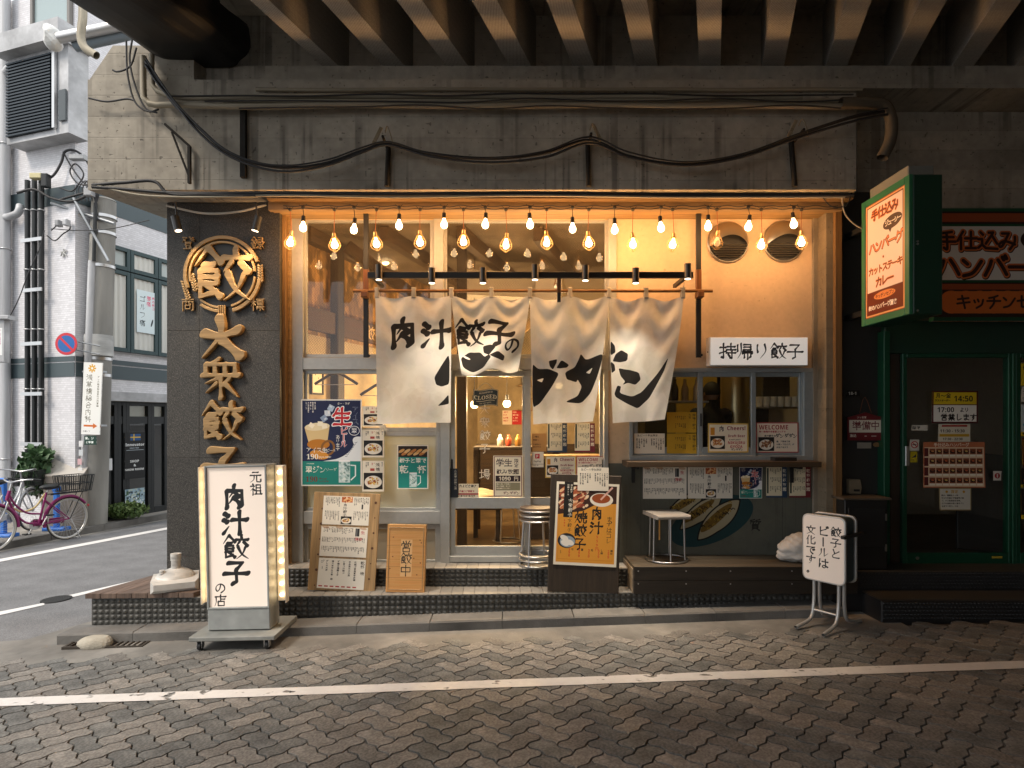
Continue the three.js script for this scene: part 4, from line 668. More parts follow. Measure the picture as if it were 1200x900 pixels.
    Z([[475, 525], [440, 575], [400, 640], [410, 680], [440, 692], [480, 680], [482, 560]], 420, 300, 4.5); Z([[476, 735], [450, 765], [418, 795], [455, 790], [478, 785]], 420, 300, 4.5);
    Z([[530, 545], [580, 508], [640, 515], [665, 550], [690, 540], [700, 560], [660, 610], [600, 612], [540, 590]], 420, 300, 4.5); Z([[655, 485], [700, 480], [728, 490], [690, 545], [660, 525]], 420, 300, 4.5); Z([[690, 545], [740, 515], [778, 540], [770, 570], [720, 560]], 420, 300, 4.5); x.fillStyle = '#f3eee4'; x.beginPath(); x.ellipse(545, 419.5, 5, 1.2, 0.3, 0, 7); x.fill(); x.fillStyle = '#171411';
    const q3 = (p) => Z(p, 600, 300, 4.286);
    q3([[100, 540], [130, 565], [185, 558], [240, 590], [205, 650], [140, 740], [100, 762]]); q3([[185, 517], [228, 514], [226, 532], [207, 566], [190, 545]]); q3([[225, 560], [250, 523], [290, 550], [280, 565], [245, 566]]);
    q3([[350, 483], [377, 515], [470, 496], [440, 612], [408, 695], [360, 743], [272, 740], [340, 705], [360, 655], [337, 618], [330, 634], [280, 625], [270, 590], [320, 560], [340, 515]]);
    x.fillStyle = '#f3eee4'; q3([[122, 622], [160, 608], [150, 632]]); q3([[378, 582], [414, 560], [400, 592]]); x.fillStyle = '#171411';
    q3([[494, 425], [516, 448], [519, 482], [494, 500]]); q3([[503, 530], [520, 490], [550, 463], [584, 480], [580, 517], [540, 530]]); q3([[494, 530], [514, 545], [518, 575], [498, 590]]);
    q3([[534, 560], [590, 566], [642, 590], [652, 627], [625, 652], [585, 635], [556, 646], [570, 628], [545, 600]]);
    q3([[512, 695], [528, 652], [548, 655], [540, 690], [610, 712], [660, 692], [740, 590], [795, 508], [775, 578], [740, 645], [700, 722], [640, 777], [590, 752], [520, 712]]);
  });
  const mCloth = new THREE.MeshPhysicalMaterial({ map: print, color: lin(0.94, 0.935, 0.92), roughness: 0.9, sheen: 0.3, transmission: 0.14, thickness: 0, side: THREE.DoubleSide, bumpMap: null });
  const nz = 5.56, noren = T('noren_curtain', 'white four-panel noren curtain with bold black lettering on its pole', 'curtain', P(620, 500, nz));
  const panels = [ // photo x at the top and bottom, bottom y at both corners, folds
    { t: [440, 529], b: [442, 528], y: [497, 495], f: 0, ph: 0.3, calm: 0.55 },
    { t: [529, 621], b: [541, 607], y: [438, 433], f: 1, ph: 1.7, calm: 1.0 },
    { t: [621, 714], b: [625, 695], y: [497, 494], f: 0, ph: 2.9, calm: 1.0 },
    { t: [714, 801], b: [718, 779], y: [496, 492], f: 0, ph: 4.4, calm: 1.0 }];
  panels.forEach((p, pi) => {
    const NU = 60, NV = 80, pos = [], uv = [], idx = [];
    for (let j = 0; j <= NV; j++) for (let i = 0; i <= NU; i++) {
      const u = i / NU, v = j / NV, s = Math.abs(Math.sin(2 * Math.PI * u)), sag = (0.5 - 0.5 * Math.cos(4 * Math.PI * u)) , w = v * v * (3 - 2 * v);
      const px = mix(mix(p.t[0], p.t[1], u), mix(p.b[0], p.b[1], u), Math.pow(v, 1.25)), yb = mix(p.y[0], p.y[1], u), topY = 347 + 5.2 * sag * p.calm + (pi === 3 ? 1 : 0);
      let py = mix(topY, yb, v);
      const fall = Math.exp(-v * 2.4), swag = Math.sin((v * 8.5 - sag * 0.95) * Math.PI + p.ph) * fall * (0.15 + 0.85 * sag) * 0.017 * p.calm;
      let z = swag + 0.012 * Math.cos(4 * Math.PI * u) * Math.exp(-v * 3) + 0.009 * Math.sin(2 * Math.PI * (u * (1.3 + pi * 0.2)) + p.ph) * (0.25 + 0.75 * w) + 0.002 * Math.sin(2 * Math.PI * u * 3.7 + p.ph * 3 + v * 2) * (0.3 + w);
      z += 0.01 * (fbm(u * 0.5 + pi * 0.21, v * 0.7, 8, 3, 90 + pi) - 0.5) * 1.0;
      if (p.f) { z += 0.035 * Math.sin(v * 9 + u * 4) * w + 0.045 * sm(0.55, 0.9, v) * Math.sin(u * 7 + v * 5); py += 3.5 * Math.sin(u * 9) * sm(0.6, 1, v); z += 0.05 * sm(0.7, 0.98, v); }
      else py += 0.4 * Math.sin(u * 8 + pi) * w;
      const q = P(px, py, nz - z); pos.push(q[0], q[1], q[2]);
      const su = mix(p.t[0], p.t[1], u), sv = p.f ? mix(347, 440, v) : mix(347, 497, v);
      uv.push((mix(px, su, 0.25) - X0) / W, 1 - (sv - Y0) / H);
    }
    for (let j = 0; j < NV; j++) for (let i = 0; i < NU; i++) { const a = j * (NU + 1) + i, b = a + 1, c = a + NU + 1, d = c + 1; idx.push(a, c, b, b, c, d); }
    const g = new THREE.BufferGeometry(); g.setAttribute('position', new THREE.Float32BufferAttribute(pos, 3)); g.setAttribute('uv', new THREE.Float32BufferAttribute(uv, 2)); g.setIndex(idx); g.computeVertexNormals();
    M(noren, 'curtain_panel', g, mCloth);
  });
  const mTab = mk({ color: lin(0.62, 0.57, 0.48), roughness: 0.9, map: tMottle });
  [442, 485, 529, 576, 621, 668, 713.5, 757, 800].forEach((px) => { const q = P(px, 344, nz); M(noren, 'hanging_loop', B(0.042, 0.1, 0.036, 0.008), mTab, [q[0], q[1] + 0.005, q[2]]); });
  [[442, -0.3], [800, 0.25]].forEach(([px, l]) => { const q = P(px, 336, nz - 0.03); M(noren, 'tie_string', tube([[0, -0.04, 0], [0.01, 0.02, 0.01], [0.02 * l, 0.06, 0.01], [0.01, 0.1, 0]], 0.004, 14, 5), mTab, q); });
  { const q = P(449, 498, nz - 0.02); const o = []; for (let k = 0; k < 9; k++) o.push(rod([(k - 4) * 0.006, 0, 0], [(k - 4) * 0.009, -0.05 - 0.01 * (k % 3), 0.01], 0.003, 5)); M(noren, 'tassel', merge(o), mTab, q); }
}
// ----- inside the restaurant -----
{
  const mFloor = mk({ color: lin(0.34, 0.24, 0.13), map: tMottle, roughness: 0.4 }), mIn = mk({ color: lin(0.62, 0.48, 0.28), map: tMottle, roughness: 0.8 }), mCeil = mk({ color: lin(0.22, 0.16, 0.1), map: tMottle, roughness: 0.9 });
  const tOsb = tex(512, 512, 1.1, (u, v) => { const n = fbm(u, v, 18, 3, 7, 9), k = noise(u, v, 26, 12, 14) > 0.6 ? 0.8 : 0.55, c = k * 0.7 + n * 0.45; return [c, c * 0.82, c * 0.55]; }), mOsb = mk({ color: lin(0.55, 0.46, 0.34), map: tOsb, roughness: 0.8 });
  const mInWood = mk({ color: lin(0.1, 0.06, 0.03), map: tWood, roughness: 0.7 });
  const skew = (x0, x1, d0, d1, y) => [[x0, y, -d0], [x1, y, -d0], [sx(x1, d1, d0), y, -d1], [sx(x0, d1, d0), y, -d1]];
  M(shop, 'floor', prism(skew(-2.3, 3.0, 5.7, 10.6, 0.2), skew(-2.3, 3.0, 5.7, 10.6, STEP2 - 0.02)), mFloor);
  M(shop, 'ceiling', prism(skew(-2.4, 3.0, 5.92, 10.6, 3.66), skew(-2.4, 3.0, 5.92, 10.6, 3.74)), mCeil);
  M(shop, 'inner_side_wall', prism(skew(-2.4, -2.1, 5.86, 10.6, STEP2 - 0.01), skew(-2.4, -2.1, 5.86, 10.6, 2.62)), mIn);
  M(shop, 'inner_side_wall', prism(skew(-2.4, -2.1, 5.86, 10.6, 2.62), skew(-2.4, -2.1, 5.86, 10.6, 3.66)), mOsb);
  const beamPrint = canvas(1024, 64, (x) => { x.fillStyle = '#4a331d'; x.fillRect(0, 0, 1024, 64); for (let k = 0; k < 300; k++) { x.fillStyle = `rgba(${60 + trnd() * 40},${40 + trnd() * 26},20,0.3)`; x.fillRect(trnd() * 1024, trnd() * 64, 80 + trnd() * 160, 1.5); } x.fillStyle = '#cfae78'; text(x, '餃子餃子餃子', 330, 8, 50, { w: 10 }); });
  { const g = prism(skew(-2.11, -2.0, 5.95, 9.6, 2.66), skew(-2.11, -2.0, 5.95, 9.6, 2.88)); const p = g.attributes.position, uv = g.attributes.uv; for (let i = 0; i < p.count; i++) uv.setXY(i, (-p.getZ(i) - 5.9) / 3.4, (p.getY(i) - 2.66) / 0.22); M(shop, 'wall_beam', g, mk({ map: beamPrint, roughness: 0.7 })); }
  M(shop, 'column', B(0.13, 3.2, 0.13, 0.01), mDarkWoodV, [-1.86, STEP2 + 1.6, -6.5], [0, -0.32, 0]);
  M(shop, 'back_wall', B0(6, 3.3, 0.1), mIn, [0.2, 2.05, -10.5]);
  M(shop, 'wainscot', B0(4.2, 0.95, 0.04), mInWood, [0.1, STEP2 + 0.47, -10.42]); M(shop, 'wall_shelf', B(1.3, 0.03, 0.2, 0.004), mWoodTanH, [0.75, 1.95, -10.32]); M(shop, 'wall_shelf', B(1.3, 0.03, 0.2, 0.004), mWoodTanH, [0.75, 2.35, -10.32]); for (let k = 0; k < 9; k++) M(shop, 'jar', cyl(0.045, 0.04, 0.12 + 0.06 * (k % 3), 12), mk({ color: lin(0.12 + 0.1 * (k % 4), 0.09 + 0.05 * (k % 3), 0.05), roughness: 0.4 }), [0.2 + k * 0.135, (k % 2 ? 1.95 : 2.35) + 0.075 + 0.03 * (k % 3), -10.32]);
  M(shop, 'inner_post', B(0.1, 3.2, 0.1, 0.01), mDarkWoodV, [-0.52, STEP2 + 1.6, -6.4]); M(shop, 'dividing_rail', B(0.9, 0.9, 0.06, 0.01), mDarkWood, [0.62, STEP2 + 0.45, -6.9]); M(shop, 'counter_top', B(1.0, 0.04, 0.35, 0.006), mWoodTanH, [0.62, STEP2 + 0.93, -6.95]);
  M(shop, 'kitchen_partition', prism(skew(1.0, 1.08, 5.9, 9.5, STEP2 - 0.01), skew(1.0, 1.08, 5.9, 9.5, 3.66)), mIn);
  M(shop, 'kitchen_back_wall', B0(2.8, 3.3, 0.08), mk({ color: lin(0.05, 0.045, 0.04), roughness: 0.6 }), [2.7, 2.05, -7.7]);
  M(shop, 'kitchen_end_wall', prism(skew(2.95, 3.05, 5.9, 9.6, STEP2 - 0.01), skew(2.95, 3.05, 5.9, 9.6, 3.66)), mInWood);
  // ceiling duct, joists and pipe
  const mDuct = mk({ color: lin(0.55, 0.5, 0.42), roughness: 0.5, metalness: 0.3 });
  M(shop, 'ceiling_duct', merge([rodBox([-0.6, 3.3, -7.0], [1.1, 3.3, -7.4], 0.4, 0.28), rodBox([0.4, 3.2, -6.7], [0.9, 3.1, -9.5], 0.3, 0.25)]), mDuct);
  for (let k = 0; k < 5; k++) M(shop, 'ceiling_joist', rodBox([-2.0 + k * 0.75, 3.58, -5.98], [-0.9 + k * 0.75, 3.58, -10], 0.09, 0.14), mInWood);
  M(shop, 'roof_brace', rodBox([-1.7, 3.55, -6.3], [-0.75, 2.9, -6.9], 0.07, 0.12), mInWood); M(shop, 'roof_brace', rodBox([-0.3, 2.55, -7.6], [0.9, 3.5, -7.6], 0.06, 0.1), mWoodTanH); M(shop, 'roof_brace', rodBox([0.4, 3.4, -7.9], [-0.8, 2.6, -7.9], 0.06, 0.1), mWoodTanH);
  function rodBox(a, b, w, h) { const A = V(a), Bv = V(b), L = A.distanceTo(Bv), g = B(w, h, L, 0.006); const m = new THREE.Matrix4().lookAt(A, Bv, new THREE.Vector3(0, 1, 0)); g.applyMatrix4(m); g.translate((a[0] + b[0]) / 2, (a[1] + b[1]) / 2, (a[2] + b[2]) / 2); return g; }
  // pendant lamps
  const mShade = mk({ color: lin(0.05), metalness: 0.5, roughness: 0.4 }), mGlow = mk({ color: lin(0.9), emissive: lin(1, 0.66, 0.3), emissiveIntensity: 10 });
  [[556, 474, 7.0, 'bare pendant lamp seen through the door beside the closed sign'], [594, 473, 7.3, 'bare pendant lamp seen through the door above the red notices'], [412, 452, 7.0, 'bare pendant lamp behind the side window beside the coat hanger'], [470, 470, 8.2, 'bare pendant lamp deep behind the noren'], [655, 452, 7.6, 'bare pendant lamp behind the second sliding door'], [452, 306, 7.4, 'bare pendant lamp high behind the first upper pane'], [636, 304, 7.8, 'bare pendant lamp high behind the second upper pane']].forEach(([px, py, d, lab]) => {
    const q = P(px, py, d), g = T('pendant_lamp', lab, 'lamp', q, 'pendant lamps inside the restaurant');
    M(g, 'bulb', new THREE.SphereGeometry(0.045, 16, 12), mGlow, q); M(g, 'socket', cyl(0.022, 0.026, 0.07, 12), mShade, [q[0], q[1] + 0.07, q[2]]); M(g, 'cord', cyl(0.004, 0.004, 3.6 - q[1] - 0.1, 6), mCable, [q[0], (3.6 + q[1] + 0.1) / 2, q[2]]);
    const l = new THREE.PointLight(new THREE.Color(1, 0.66, 0.32), INSIDE, 0, 2); l.shadow.radius = 2; g.add(l);
  });
  { const q = P(800, 462, 6.9), g = T('kitchen_lamp', 'dim yellow lamp inside the kitchen', 'lamp', [1.75, 3.3, -6.7]); M(g, 'tube', cyl(0.015, 0.015, 0.5, 10).rotateZ(Math.PI / 2), mk({ color: lin(0.8), emissive: lin(1, 0.7, 0.25), emissiveIntensity: 4 }), [1.75, 3.3, -6.7]); M(g, 'fitting', B(0.55, 0.03, 0.07, 0.004), mSteel, [1.75, 3.335, -6.7]); const l = new THREE.PointLight(new THREE.Color(1, 0.7, 0.26), 0.5, 0, 2); l.position.set(0, -0.05, 0); l.shadow.radius = 5; g.add(l); }
  // table with things on it, benches, wall notices
  const tb = P(596, 524, 7.4), table = T('dining_table', 'dark dining table seen through the sliding door', 'table', [tb[0], STEP2, tb[2]]);
  M(table, 'top', B(1.0, 0.04, 0.7, 0.006), mDarkWood, [tb[0] + 0.1, tb[1], tb[2]]); for (const [a, b] of [[-0.4, 0.28], [0.6, 0.28], [-0.4, -0.28], [0.6, -0.28]]) M(table, 'leg', B(0.05, tb[1] - STEP2, 0.05, 0.004), mDarkWoodV, [tb[0] + a * 0.95, (tb[1] + STEP2) / 2 - 0.02, tb[2] + b]);
  const thingAt = (name, label, cat, geo, mat, pos) => { const m = M(scene, name, geo, mat, pos); m.userData = { label, category: cat }; return m; };
  const jarG = new THREE.LatheGeometry([[0, 0], [0.035, 0], [0.037, 0.07], [0.03, 0.09], [0.016, 0.11], [0.016, 0.135], [0, 0.135]].map((q) => new THREE.Vector2(...q)), 14);
  [['small white sauce jar on the dark table inside', lin(0.7, 0.65, 0.55), -0.1], ['small red sauce jar on the dark table inside', lin(0.5, 0.08, 0.04), 0.0], ['small amber sauce bottle on the dark table inside', lin(0.35, 0.18, 0.04), 0.11]].forEach(([l, c, x]) => thingAt('sauce_bottle', l, 'bottle', jarG, mk({ color: c, roughness: 0.3 }), [tb[0] + x, tb[1] + 0.02, tb[2] + 0.15]));
  const bx = P(560, 552, 7.0), bench = T('padded_bench', 'pale wrapped bench with a dark base seen through the door', 'bench', [bx[0] - 0.15, STEP2, bx[2]]);
  M(bench, 'base', B(0.75, 0.07, 0.5, 0.01), mDarkWood, [bx[0] - 0.1, STEP2 + 0.385, bx[2]]); for (const [a, b] of [[-0.33, 0.2], [0.33, 0.2], [-0.33, -0.2], [0.33, -0.2]]) M(bench, 'leg', B(0.04, 0.35, 0.04, 0.004), mDarkWood, [bx[0] - 0.1 + a, STEP2 + 0.175, bx[2] + b]); { const g = new THREE.SphereGeometry(1, 24, 14), p = g.attributes.position; for (let i = 0; i < p.count; i++) { const k = 1 + 0.12 * Math.sin(i * 1.7); p.setXYZ(i, p.getX(i) * 0.38 * k, Math.max(-0.05, p.getY(i) * 0.09 * k), p.getZ(i) * 0.26); } g.computeVertexNormals(); M(bench, 'cushion', g, mk({ color: lin(0.6, 0.52, 0.38), roughness: 0.6 }), [bx[0] - 0.1, STEP2 + 0.47, bx[2]]); }
  const notice = (c1, c2) => canvas(128, 128, (x) => { x.fillStyle = c1; x.fillRect(0, 0, 128, 128); x.fillStyle = c2; scribble(x, 8, 8, 112, 112, 16, false, 12, 0.9); });
  const n1 = P(594, 489, 9.9), n2 = P(606, 489, 9.9); thingAt('wall_notice', 'pale notice with red writing on the inner wall', 'notice', new THREE.BoxGeometry(0.16, 0.24, 0.004), mk({ map: notice('#f0dcc8', '#c03030') }), [n1[0], n1[1], -10.44]); thingAt('wall_notice', 'red notice with pale writing on the inner wall', 'notice', new THREE.BoxGeometry(0.16, 0.24, 0.004), mk({ map: notice('#c8202a', '#f6dccc') }), [n2[0], n2[1], -10.44]);
  // framed picture on the inner wall, coat hangers behind the side window
  const f = TL('framed_picture', 'small dark framed picture hanging on the inner side wall', 'picture', [-1.98, 2.2, -6.12]); f.rotation.y = Math.PI / 2 - 0.32; M(f, 'frame', frameGeo(0.2, 0.36, 0.018, 0.02), mDarkWood); M(f, 'picture', plane(0.18, 0.34), mk({ map: canvas(64, 128, (x) => { x.fillStyle = '#e6d3ae'; x.fillRect(0, 0, 64, 128); x.fillStyle = '#3a2a1a'; for (let k = 0; k < 4; k++) x.fillRect(20 + (k % 2) * 18, 30 + k * 12, 4, 5); }), roughness: 0.5 })); f.position.set(-1.96, 2.2, -6.18);
  const hanger = (px, py, d, s, label) => { const q = P(px, py, d), g = T('coat_hanger', label, 'hanger', q, 'coat hangers inside the window'), m = mk({ color: lin(0.05, 0.03, 0.018), roughness: 0.4 });
    M(g, 'arms', tube([[-0.2 * s, -0.11, 0], [-0.14 * s, -0.07, 0], [0, 0, 0], [0.14 * s, -0.07, 0], [0.2 * s, -0.11, 0]], 0.014, 30, 8).scale(1, 1, 0.7), m, q); M(g, 'trouser_bar', rod([-0.18 * s, -0.115, 0], [0.18 * s, -0.115, 0], 0.004, 6), mSteel, q); M(g, 'hook', tube([[0, 0, 0], [0, 0.03, 0], [0.02, 0.05, 0], [0.01, 0.075, 0], [-0.015, 0.065, 0]], 0.003, 20, 5), mSteel, q); };
  hanger(394, 437, 6.02, 1.05, 'brown wooden coat hanger above the beer poster'); hanger(446, 450, 6.1, 1.0, 'brown wooden coat hanger half hidden by the noren');
  const hr = P(420, 428, 6.05); thingAt('hanging_rail', 'thin steel rail holding the coat hangers', 'rail', rod([-0.5, 0, 0], [0.5, 0, 0], 0.008, 8), mSteel, hr);
  // kitchen: steel duct, shelf with bottles, stacked cups, yellow wall panel
  const kp = P(828, 450, 7.4); M(shop, 'kitchen_panel', B0(0.5, 1.2, 0.03), mk({ color: lin(0.42, 0.3, 0.06), roughness: 0.5 }), [2.28, 2.2, -7.6]);
  const kd = P(862, 440, 7.2); thingAt('steel_flue', 'round stainless flue inside the kitchen', 'flue', cyl(0.17, 0.17, 2.2, 28), mk({ color: lin(0.5, 0.42, 0.25), metalness: 0.9, roughness: 0.3 }), [kd[0], 2.5, kd[2]]);
  { const s = P(785, 470, 6.5), g = T('bottle_shelf', 'steel wire shelf of the kitchen behind the take-out window', 'shelf', [s[0], s[1], s[2]]); M(g, 'board', B(0.75, 0.02, 0.25, 0.003), mSteel, [s[0], s[1] - 0.01, s[2]]); M(g, 'board', B(0.75, 0.02, 0.25, 0.003), mSteel, [s[0], s[1] + 0.29, s[2]]); for (const e of [-0.36, 0.36]) M(g, 'upright', cyl(0.01, 0.01, 1.2, 8), mSteel, [s[0] + e, s[1] - 0.1, s[2] - 0.1]);
    const cols = [[0.02, 0.12, 0.04], [0.35, 0.16, 0.03], [0.5, 0.36, 0.1], [0.05, 0.05, 0.05], [0.4, 0.3, 0.2], [0.5, 0.42, 0.3]], cn = ['dark green', 'amber', 'golden', 'black', 'tan', 'pale'];
    for (let r = 0; r < 2; r++) for (let k = 0; k < 6; k++) { const b = thingAt('bottle', cn[(k + r) % 6] + ' bottle on the ' + ['lower', 'upper'][r] + ' kitchen shelf board', 'bottle', jarG.clone().scale(1.0, 1.7, 1.0), mk({ color: lin(...cols[(k + r) % 6]), roughness: 0.15, metalness: 0.1 }), [s[0] - 0.3 + k * 0.115, s[1] + r * 0.3, s[2] + 0.03 * (k % 2)]); b.userData.group = 'bottles in the kitchen'; } }
  { const s = P(912, 478, 6.5), g = T('cup_shelf', 'kitchen shelf behind the take-out window holding stacked cups', 'shelf', [s[0], s[1], s[2]]); M(g, 'board', B(0.55, 0.02, 0.25, 0.003), mSteel, s); M(g, 'upright', cyl(0.01, 0.01, 1.1, 8), mSteel, [s[0] + 0.26, s[1] + 0.1, s[2] - 0.1]); const cg = new THREE.LatheGeometry([[0, 0], [0.032, 0], [0.042, 0.09], [0.04, 0.09], [0.03, 0.005]].map((q) => new THREE.Vector2(...q)), 14); for (let k = 0; k < 6; k++) { const c = thingAt('paper_cup', 'white paper cup stack on the kitchen shelf', 'cup', cg.clone().scale(1, 1.2, 1), mk({ color: lin(0.6, 0.55, 0.42) }), [s[0] - 0.2 + k * 0.075, s[1] + 0.01, s[2]]); c.userData.group = 'cups on the kitchen shelf'; } }
  { const q = P(905, 452, 6.7); thingAt('kitchen_box', 'dark perforated steel box above the cup shelf', 'box', B(0.3, 0.26, 0.2, 0.01), mk({ color: lin(0.16, 0.14, 0.1), map: tMesh, roughness: 0.5, metalness: 0.5 }), q); }
}
// ---------- posters, boards, signs and furniture ----------
const mPaper = (t) => mk({ map: t, roughness: 0.65 });
function sheetAt(name, label, cat, x0, y0, x1, y1, d, t, group, lean = 0) { // flat print covering a photo rectangle, hung at depth d
  const a = P(x0, y1, d), b = P(x1, y0, d), w = b[0] - a[0], h = b[1] - a[1], g = new THREE.BoxGeometry(w, h, 0.002, 8, 8, 1), p = g.attributes.position, cx = rnd() < 0.5 ? -1 : 1, cy = rnd() < 0.5 ? -1 : 1, curl = rr(0.004, 0.012), bow = rr(0.001, 0.004);
  for (let i = 0; i < p.count; i++) { const u = p.getX(i) / w * 2, v = p.getY(i) / h * 2; p.setZ(i, p.getZ(i) + curl * Math.pow(clamp((u * cx + v * cy) / 2), 3) + bow * (1 - u * u)); }   // paper bows and lifts at one corner
  g.computeVertexNormals();
  const m = M(scene, name, g, mPaper(t), [(a[0] + b[0]) / 2, (a[1] + b[1]) / 2, -d], [0, 0, lean]);
  m.userData = { label, category: cat }; if (group) m.userData.group = group; return m;
}
const outlined = (x, str, X, Y, s, o, edge, ew, fill) => { x.fillStyle = edge; text(x, str, X, Y, s, { ...o, w: (o.w ?? 9) + ew }); x.fillStyle = fill; text(x, str, X, Y, s, o); };
// beer poster on the film window
const drawMug = (x, cx, cy, s) => { x.save(); x.translate(cx, cy); x.scale(s, s); x.fillStyle = '#c9dede'; x.fillRect(-32, -60, 64, 120); for (let k = 0; k < 60; k++) { x.fillStyle = ['#eef6f4', '#8fb5b0', '#dbe9e6', '#587f7c'][k % 4]; x.save(); x.translate((trnd() - 0.5) * 52, (trnd() - 0.5) * 108); x.rotate(trnd() * 3); x.globalAlpha = 0.7; x.fillRect(-7, -5, 14, 10); x.restore(); } x.strokeStyle = '#e8f4f2'; x.lineWidth = 7; x.beginPath(); x.moveTo(34, -38); x.lineTo(62, -36); x.lineTo(62, 22); x.lineTo(36, 46); x.stroke(); x.fillStyle = '#fff'; x.fillRect(-32, -66, 64, 8); x.restore(); };
const drawPlate = (x, cx, cy, r, food) => { x.fillStyle = '#17130f'; x.fillRect(cx - r * 1.15, cy - r, r * 2.3, r * 2); x.fillStyle = '#ece4d6'; x.beginPath(); x.ellipse(cx, cy + r * 0.1, r * 1.05, r * 0.75, 0, 0, 7); x.fill(); for (let k = 0; k < 40; k++) { x.fillStyle = food[k % food.length]; x.beginPath(); x.ellipse(cx + (trnd() - 0.5) * r * 1.3, cy + (trnd() - 0.5) * r * 0.8, r * 0.18 * (0.4 + trnd()), r * 0.1, trnd() * 3, 0, 7); x.fill(); } };
const tBeer = canvas(700, 1000, (x) => {
  x.fillStyle = '#f2eee6'; x.fillRect(0, 0, 700, 1000); x.fillStyle = '#14204a'; x.fillRect(14, 14, 672, 700); x.fillStyle = '#15877c'; x.fillRect(14, 714, 672, 272);
  for (let k = 0; k < 3; k++) { x.fillStyle = ['#b9cbe0', '#d8e0ea', '#8fa3c0'][k]; x.save(); x.translate(285 - k * 40 + 60, 100 + k * 60); x.rotate(0.5 + k); x.fillRect(-34, -34, 68, 68); x.fillStyle = 'rgba(255,255,255,0.6)'; x.fillRect(-24, -24, 30, 20); x.restore(); }
  x.fillStyle = '#e2c48c'; x.beginPath(); x.moveTo(40, 330); x.lineTo(330, 300); x.lineTo(300, 520); x.quadraticCurveTo(190, 560, 90, 510); x.closePath(); x.fill(); x.fillStyle = '#c07818'; x.beginPath(); x.ellipse(200, 520, 130, 60, 0, 0, 7); x.fill(); x.fillStyle = '#f0dfb6'; x.beginPath(); x.ellipse(185, 315, 145, 45, -0.08, 0, 7); x.fill(); x.fillStyle = '#fff3d8'; for (const [a, b] of [[120, 300], [220, 280], [270, 310]]) { x.save(); x.translate(a, b); x.rotate(a); x.fillRect(-30, -26, 60, 52); x.restore(); }
  x.strokeStyle = '#8a5a22'; x.lineWidth = 26; x.beginPath(); x.ellipse(310, 560, 70, 80, 0.3, 0, 7); x.stroke(); x.fillStyle = '#d89030'; x.beginPath(); x.ellipse(210, 640, 110, 50, 0.2, 0, 7); x.fill();
  x.fillStyle = '#eef2f4'; x.beginPath(); x.moveTo(686, 430); x.quadraticCurveTo(560, 420, 610, 520); x.quadraticCurveTo(560, 640, 400, 690); x.lineTo(250, 714); x.lineTo(686, 714); x.fill(); x.strokeStyle = '#20365c'; x.lineWidth = 4; for (let k = 0; k < 9; k++) { x.beginPath(); x.arc(630 - k * 14, 480 + k * 20, 20, 0.5, 2.2); x.stroke(); }
  outlined(x, '生', 365, 90, 215, { w: 15 }, '#fff', 9, '#cf1f2c'); outlined(x, 'ビール', 450, 325, 84, { w: 12, vertical: true, gap: 0.9 }, '#fff', 12, '#cf1f2c');
  outlined(x, 'アイス', 590, 80, 74, { w: 7, vertical: true, gap: 0.95 }, '#fff', 3, '#1a2a58'); x.strokeStyle = '#fff'; x.lineWidth = 6; x.beginPath(); x.ellipse(612, 362, 60, 52, 0, 0, 7); x.stroke(); x.fillStyle = '#fff'; glyph(x, '翠', 580, 328, 64, 8);
  x.fillStyle = '#f4efe2'; text(x, 'あります', 400, 410, 46, { w: 12, vertical: true }); text(x, 'アイス生', 60, 556, 58, { w: 12 }); text(x, 'ビール', 290, 572, 36, { w: 12 }); x.font = 'bold 84px serif'; x.fillText('190', 60, 690); text(x, '円', 205, 655, 34, { w: 10 }); scribble(x, 245, 658, 130, 34, 16, false); scribble(x, 40, 30, 130, 160, 16); x.font = 'bold 30px sans-serif'; scribble(x, 420, 36, 220, 30, 26, false, 14, 1);
  x.fillStyle = '#f3eddc'; text(x, '翠ジン', 50, 770, 78, { w: 11 }); text(x, 'ソーダ', 280, 790, 42, { w: 10 }); scribble(x, 60, 735, 140, 24, 14, false); x.fillStyle = '#7c2a20'; x.font = 'bold 84px serif'; x.fillText('190', 50, 950); scribble(x, 210, 905, 160, 50, 20, false); drawMug(x, 500, 838, 2.05);
});
sheetAt('beer_poster', 'large navy and teal beer poster on the side window', 'poster', 353, 468, 424, 569.5, FZ - 0.055, tBeer);
const bowl = canvas(220, 310, (x) => { x.fillStyle = '#eee5d2'; x.fillRect(0, 0, 220, 310); x.fillStyle = '#3a2c22'; glyph(x, '浅', 135, 20, 40, 10); glyph(x, '焼', 135, 66, 40, 10); scribble(x, 180, 14, 28, 90, 14); scribble(x, 14, 14, 50, 90, 12); x.fillStyle = '#b5463c'; x.fillRect(80, 76, 44, 26); scribble(x, 76, 20, 50, 40, 12); drawPlate(x, 110, 205, 84, ['#e0b03c', '#f0ead8', '#9a4a26', '#d8cdb0', '#c9a050']); });
[[476, 500], [503.5, 536], [540, 576]].forEach(([a, b], i) => sheetAt('dish_card', ['small bowl menu card half under the noren, topmost of three', 'small bowl menu card between two like it', 'small bowl menu card above the plywood board, lowest of three'][i], 'card', 424.8, a, 450, b, FZ - 0.053, bowl, 'bowl cards beside the beer poster'));
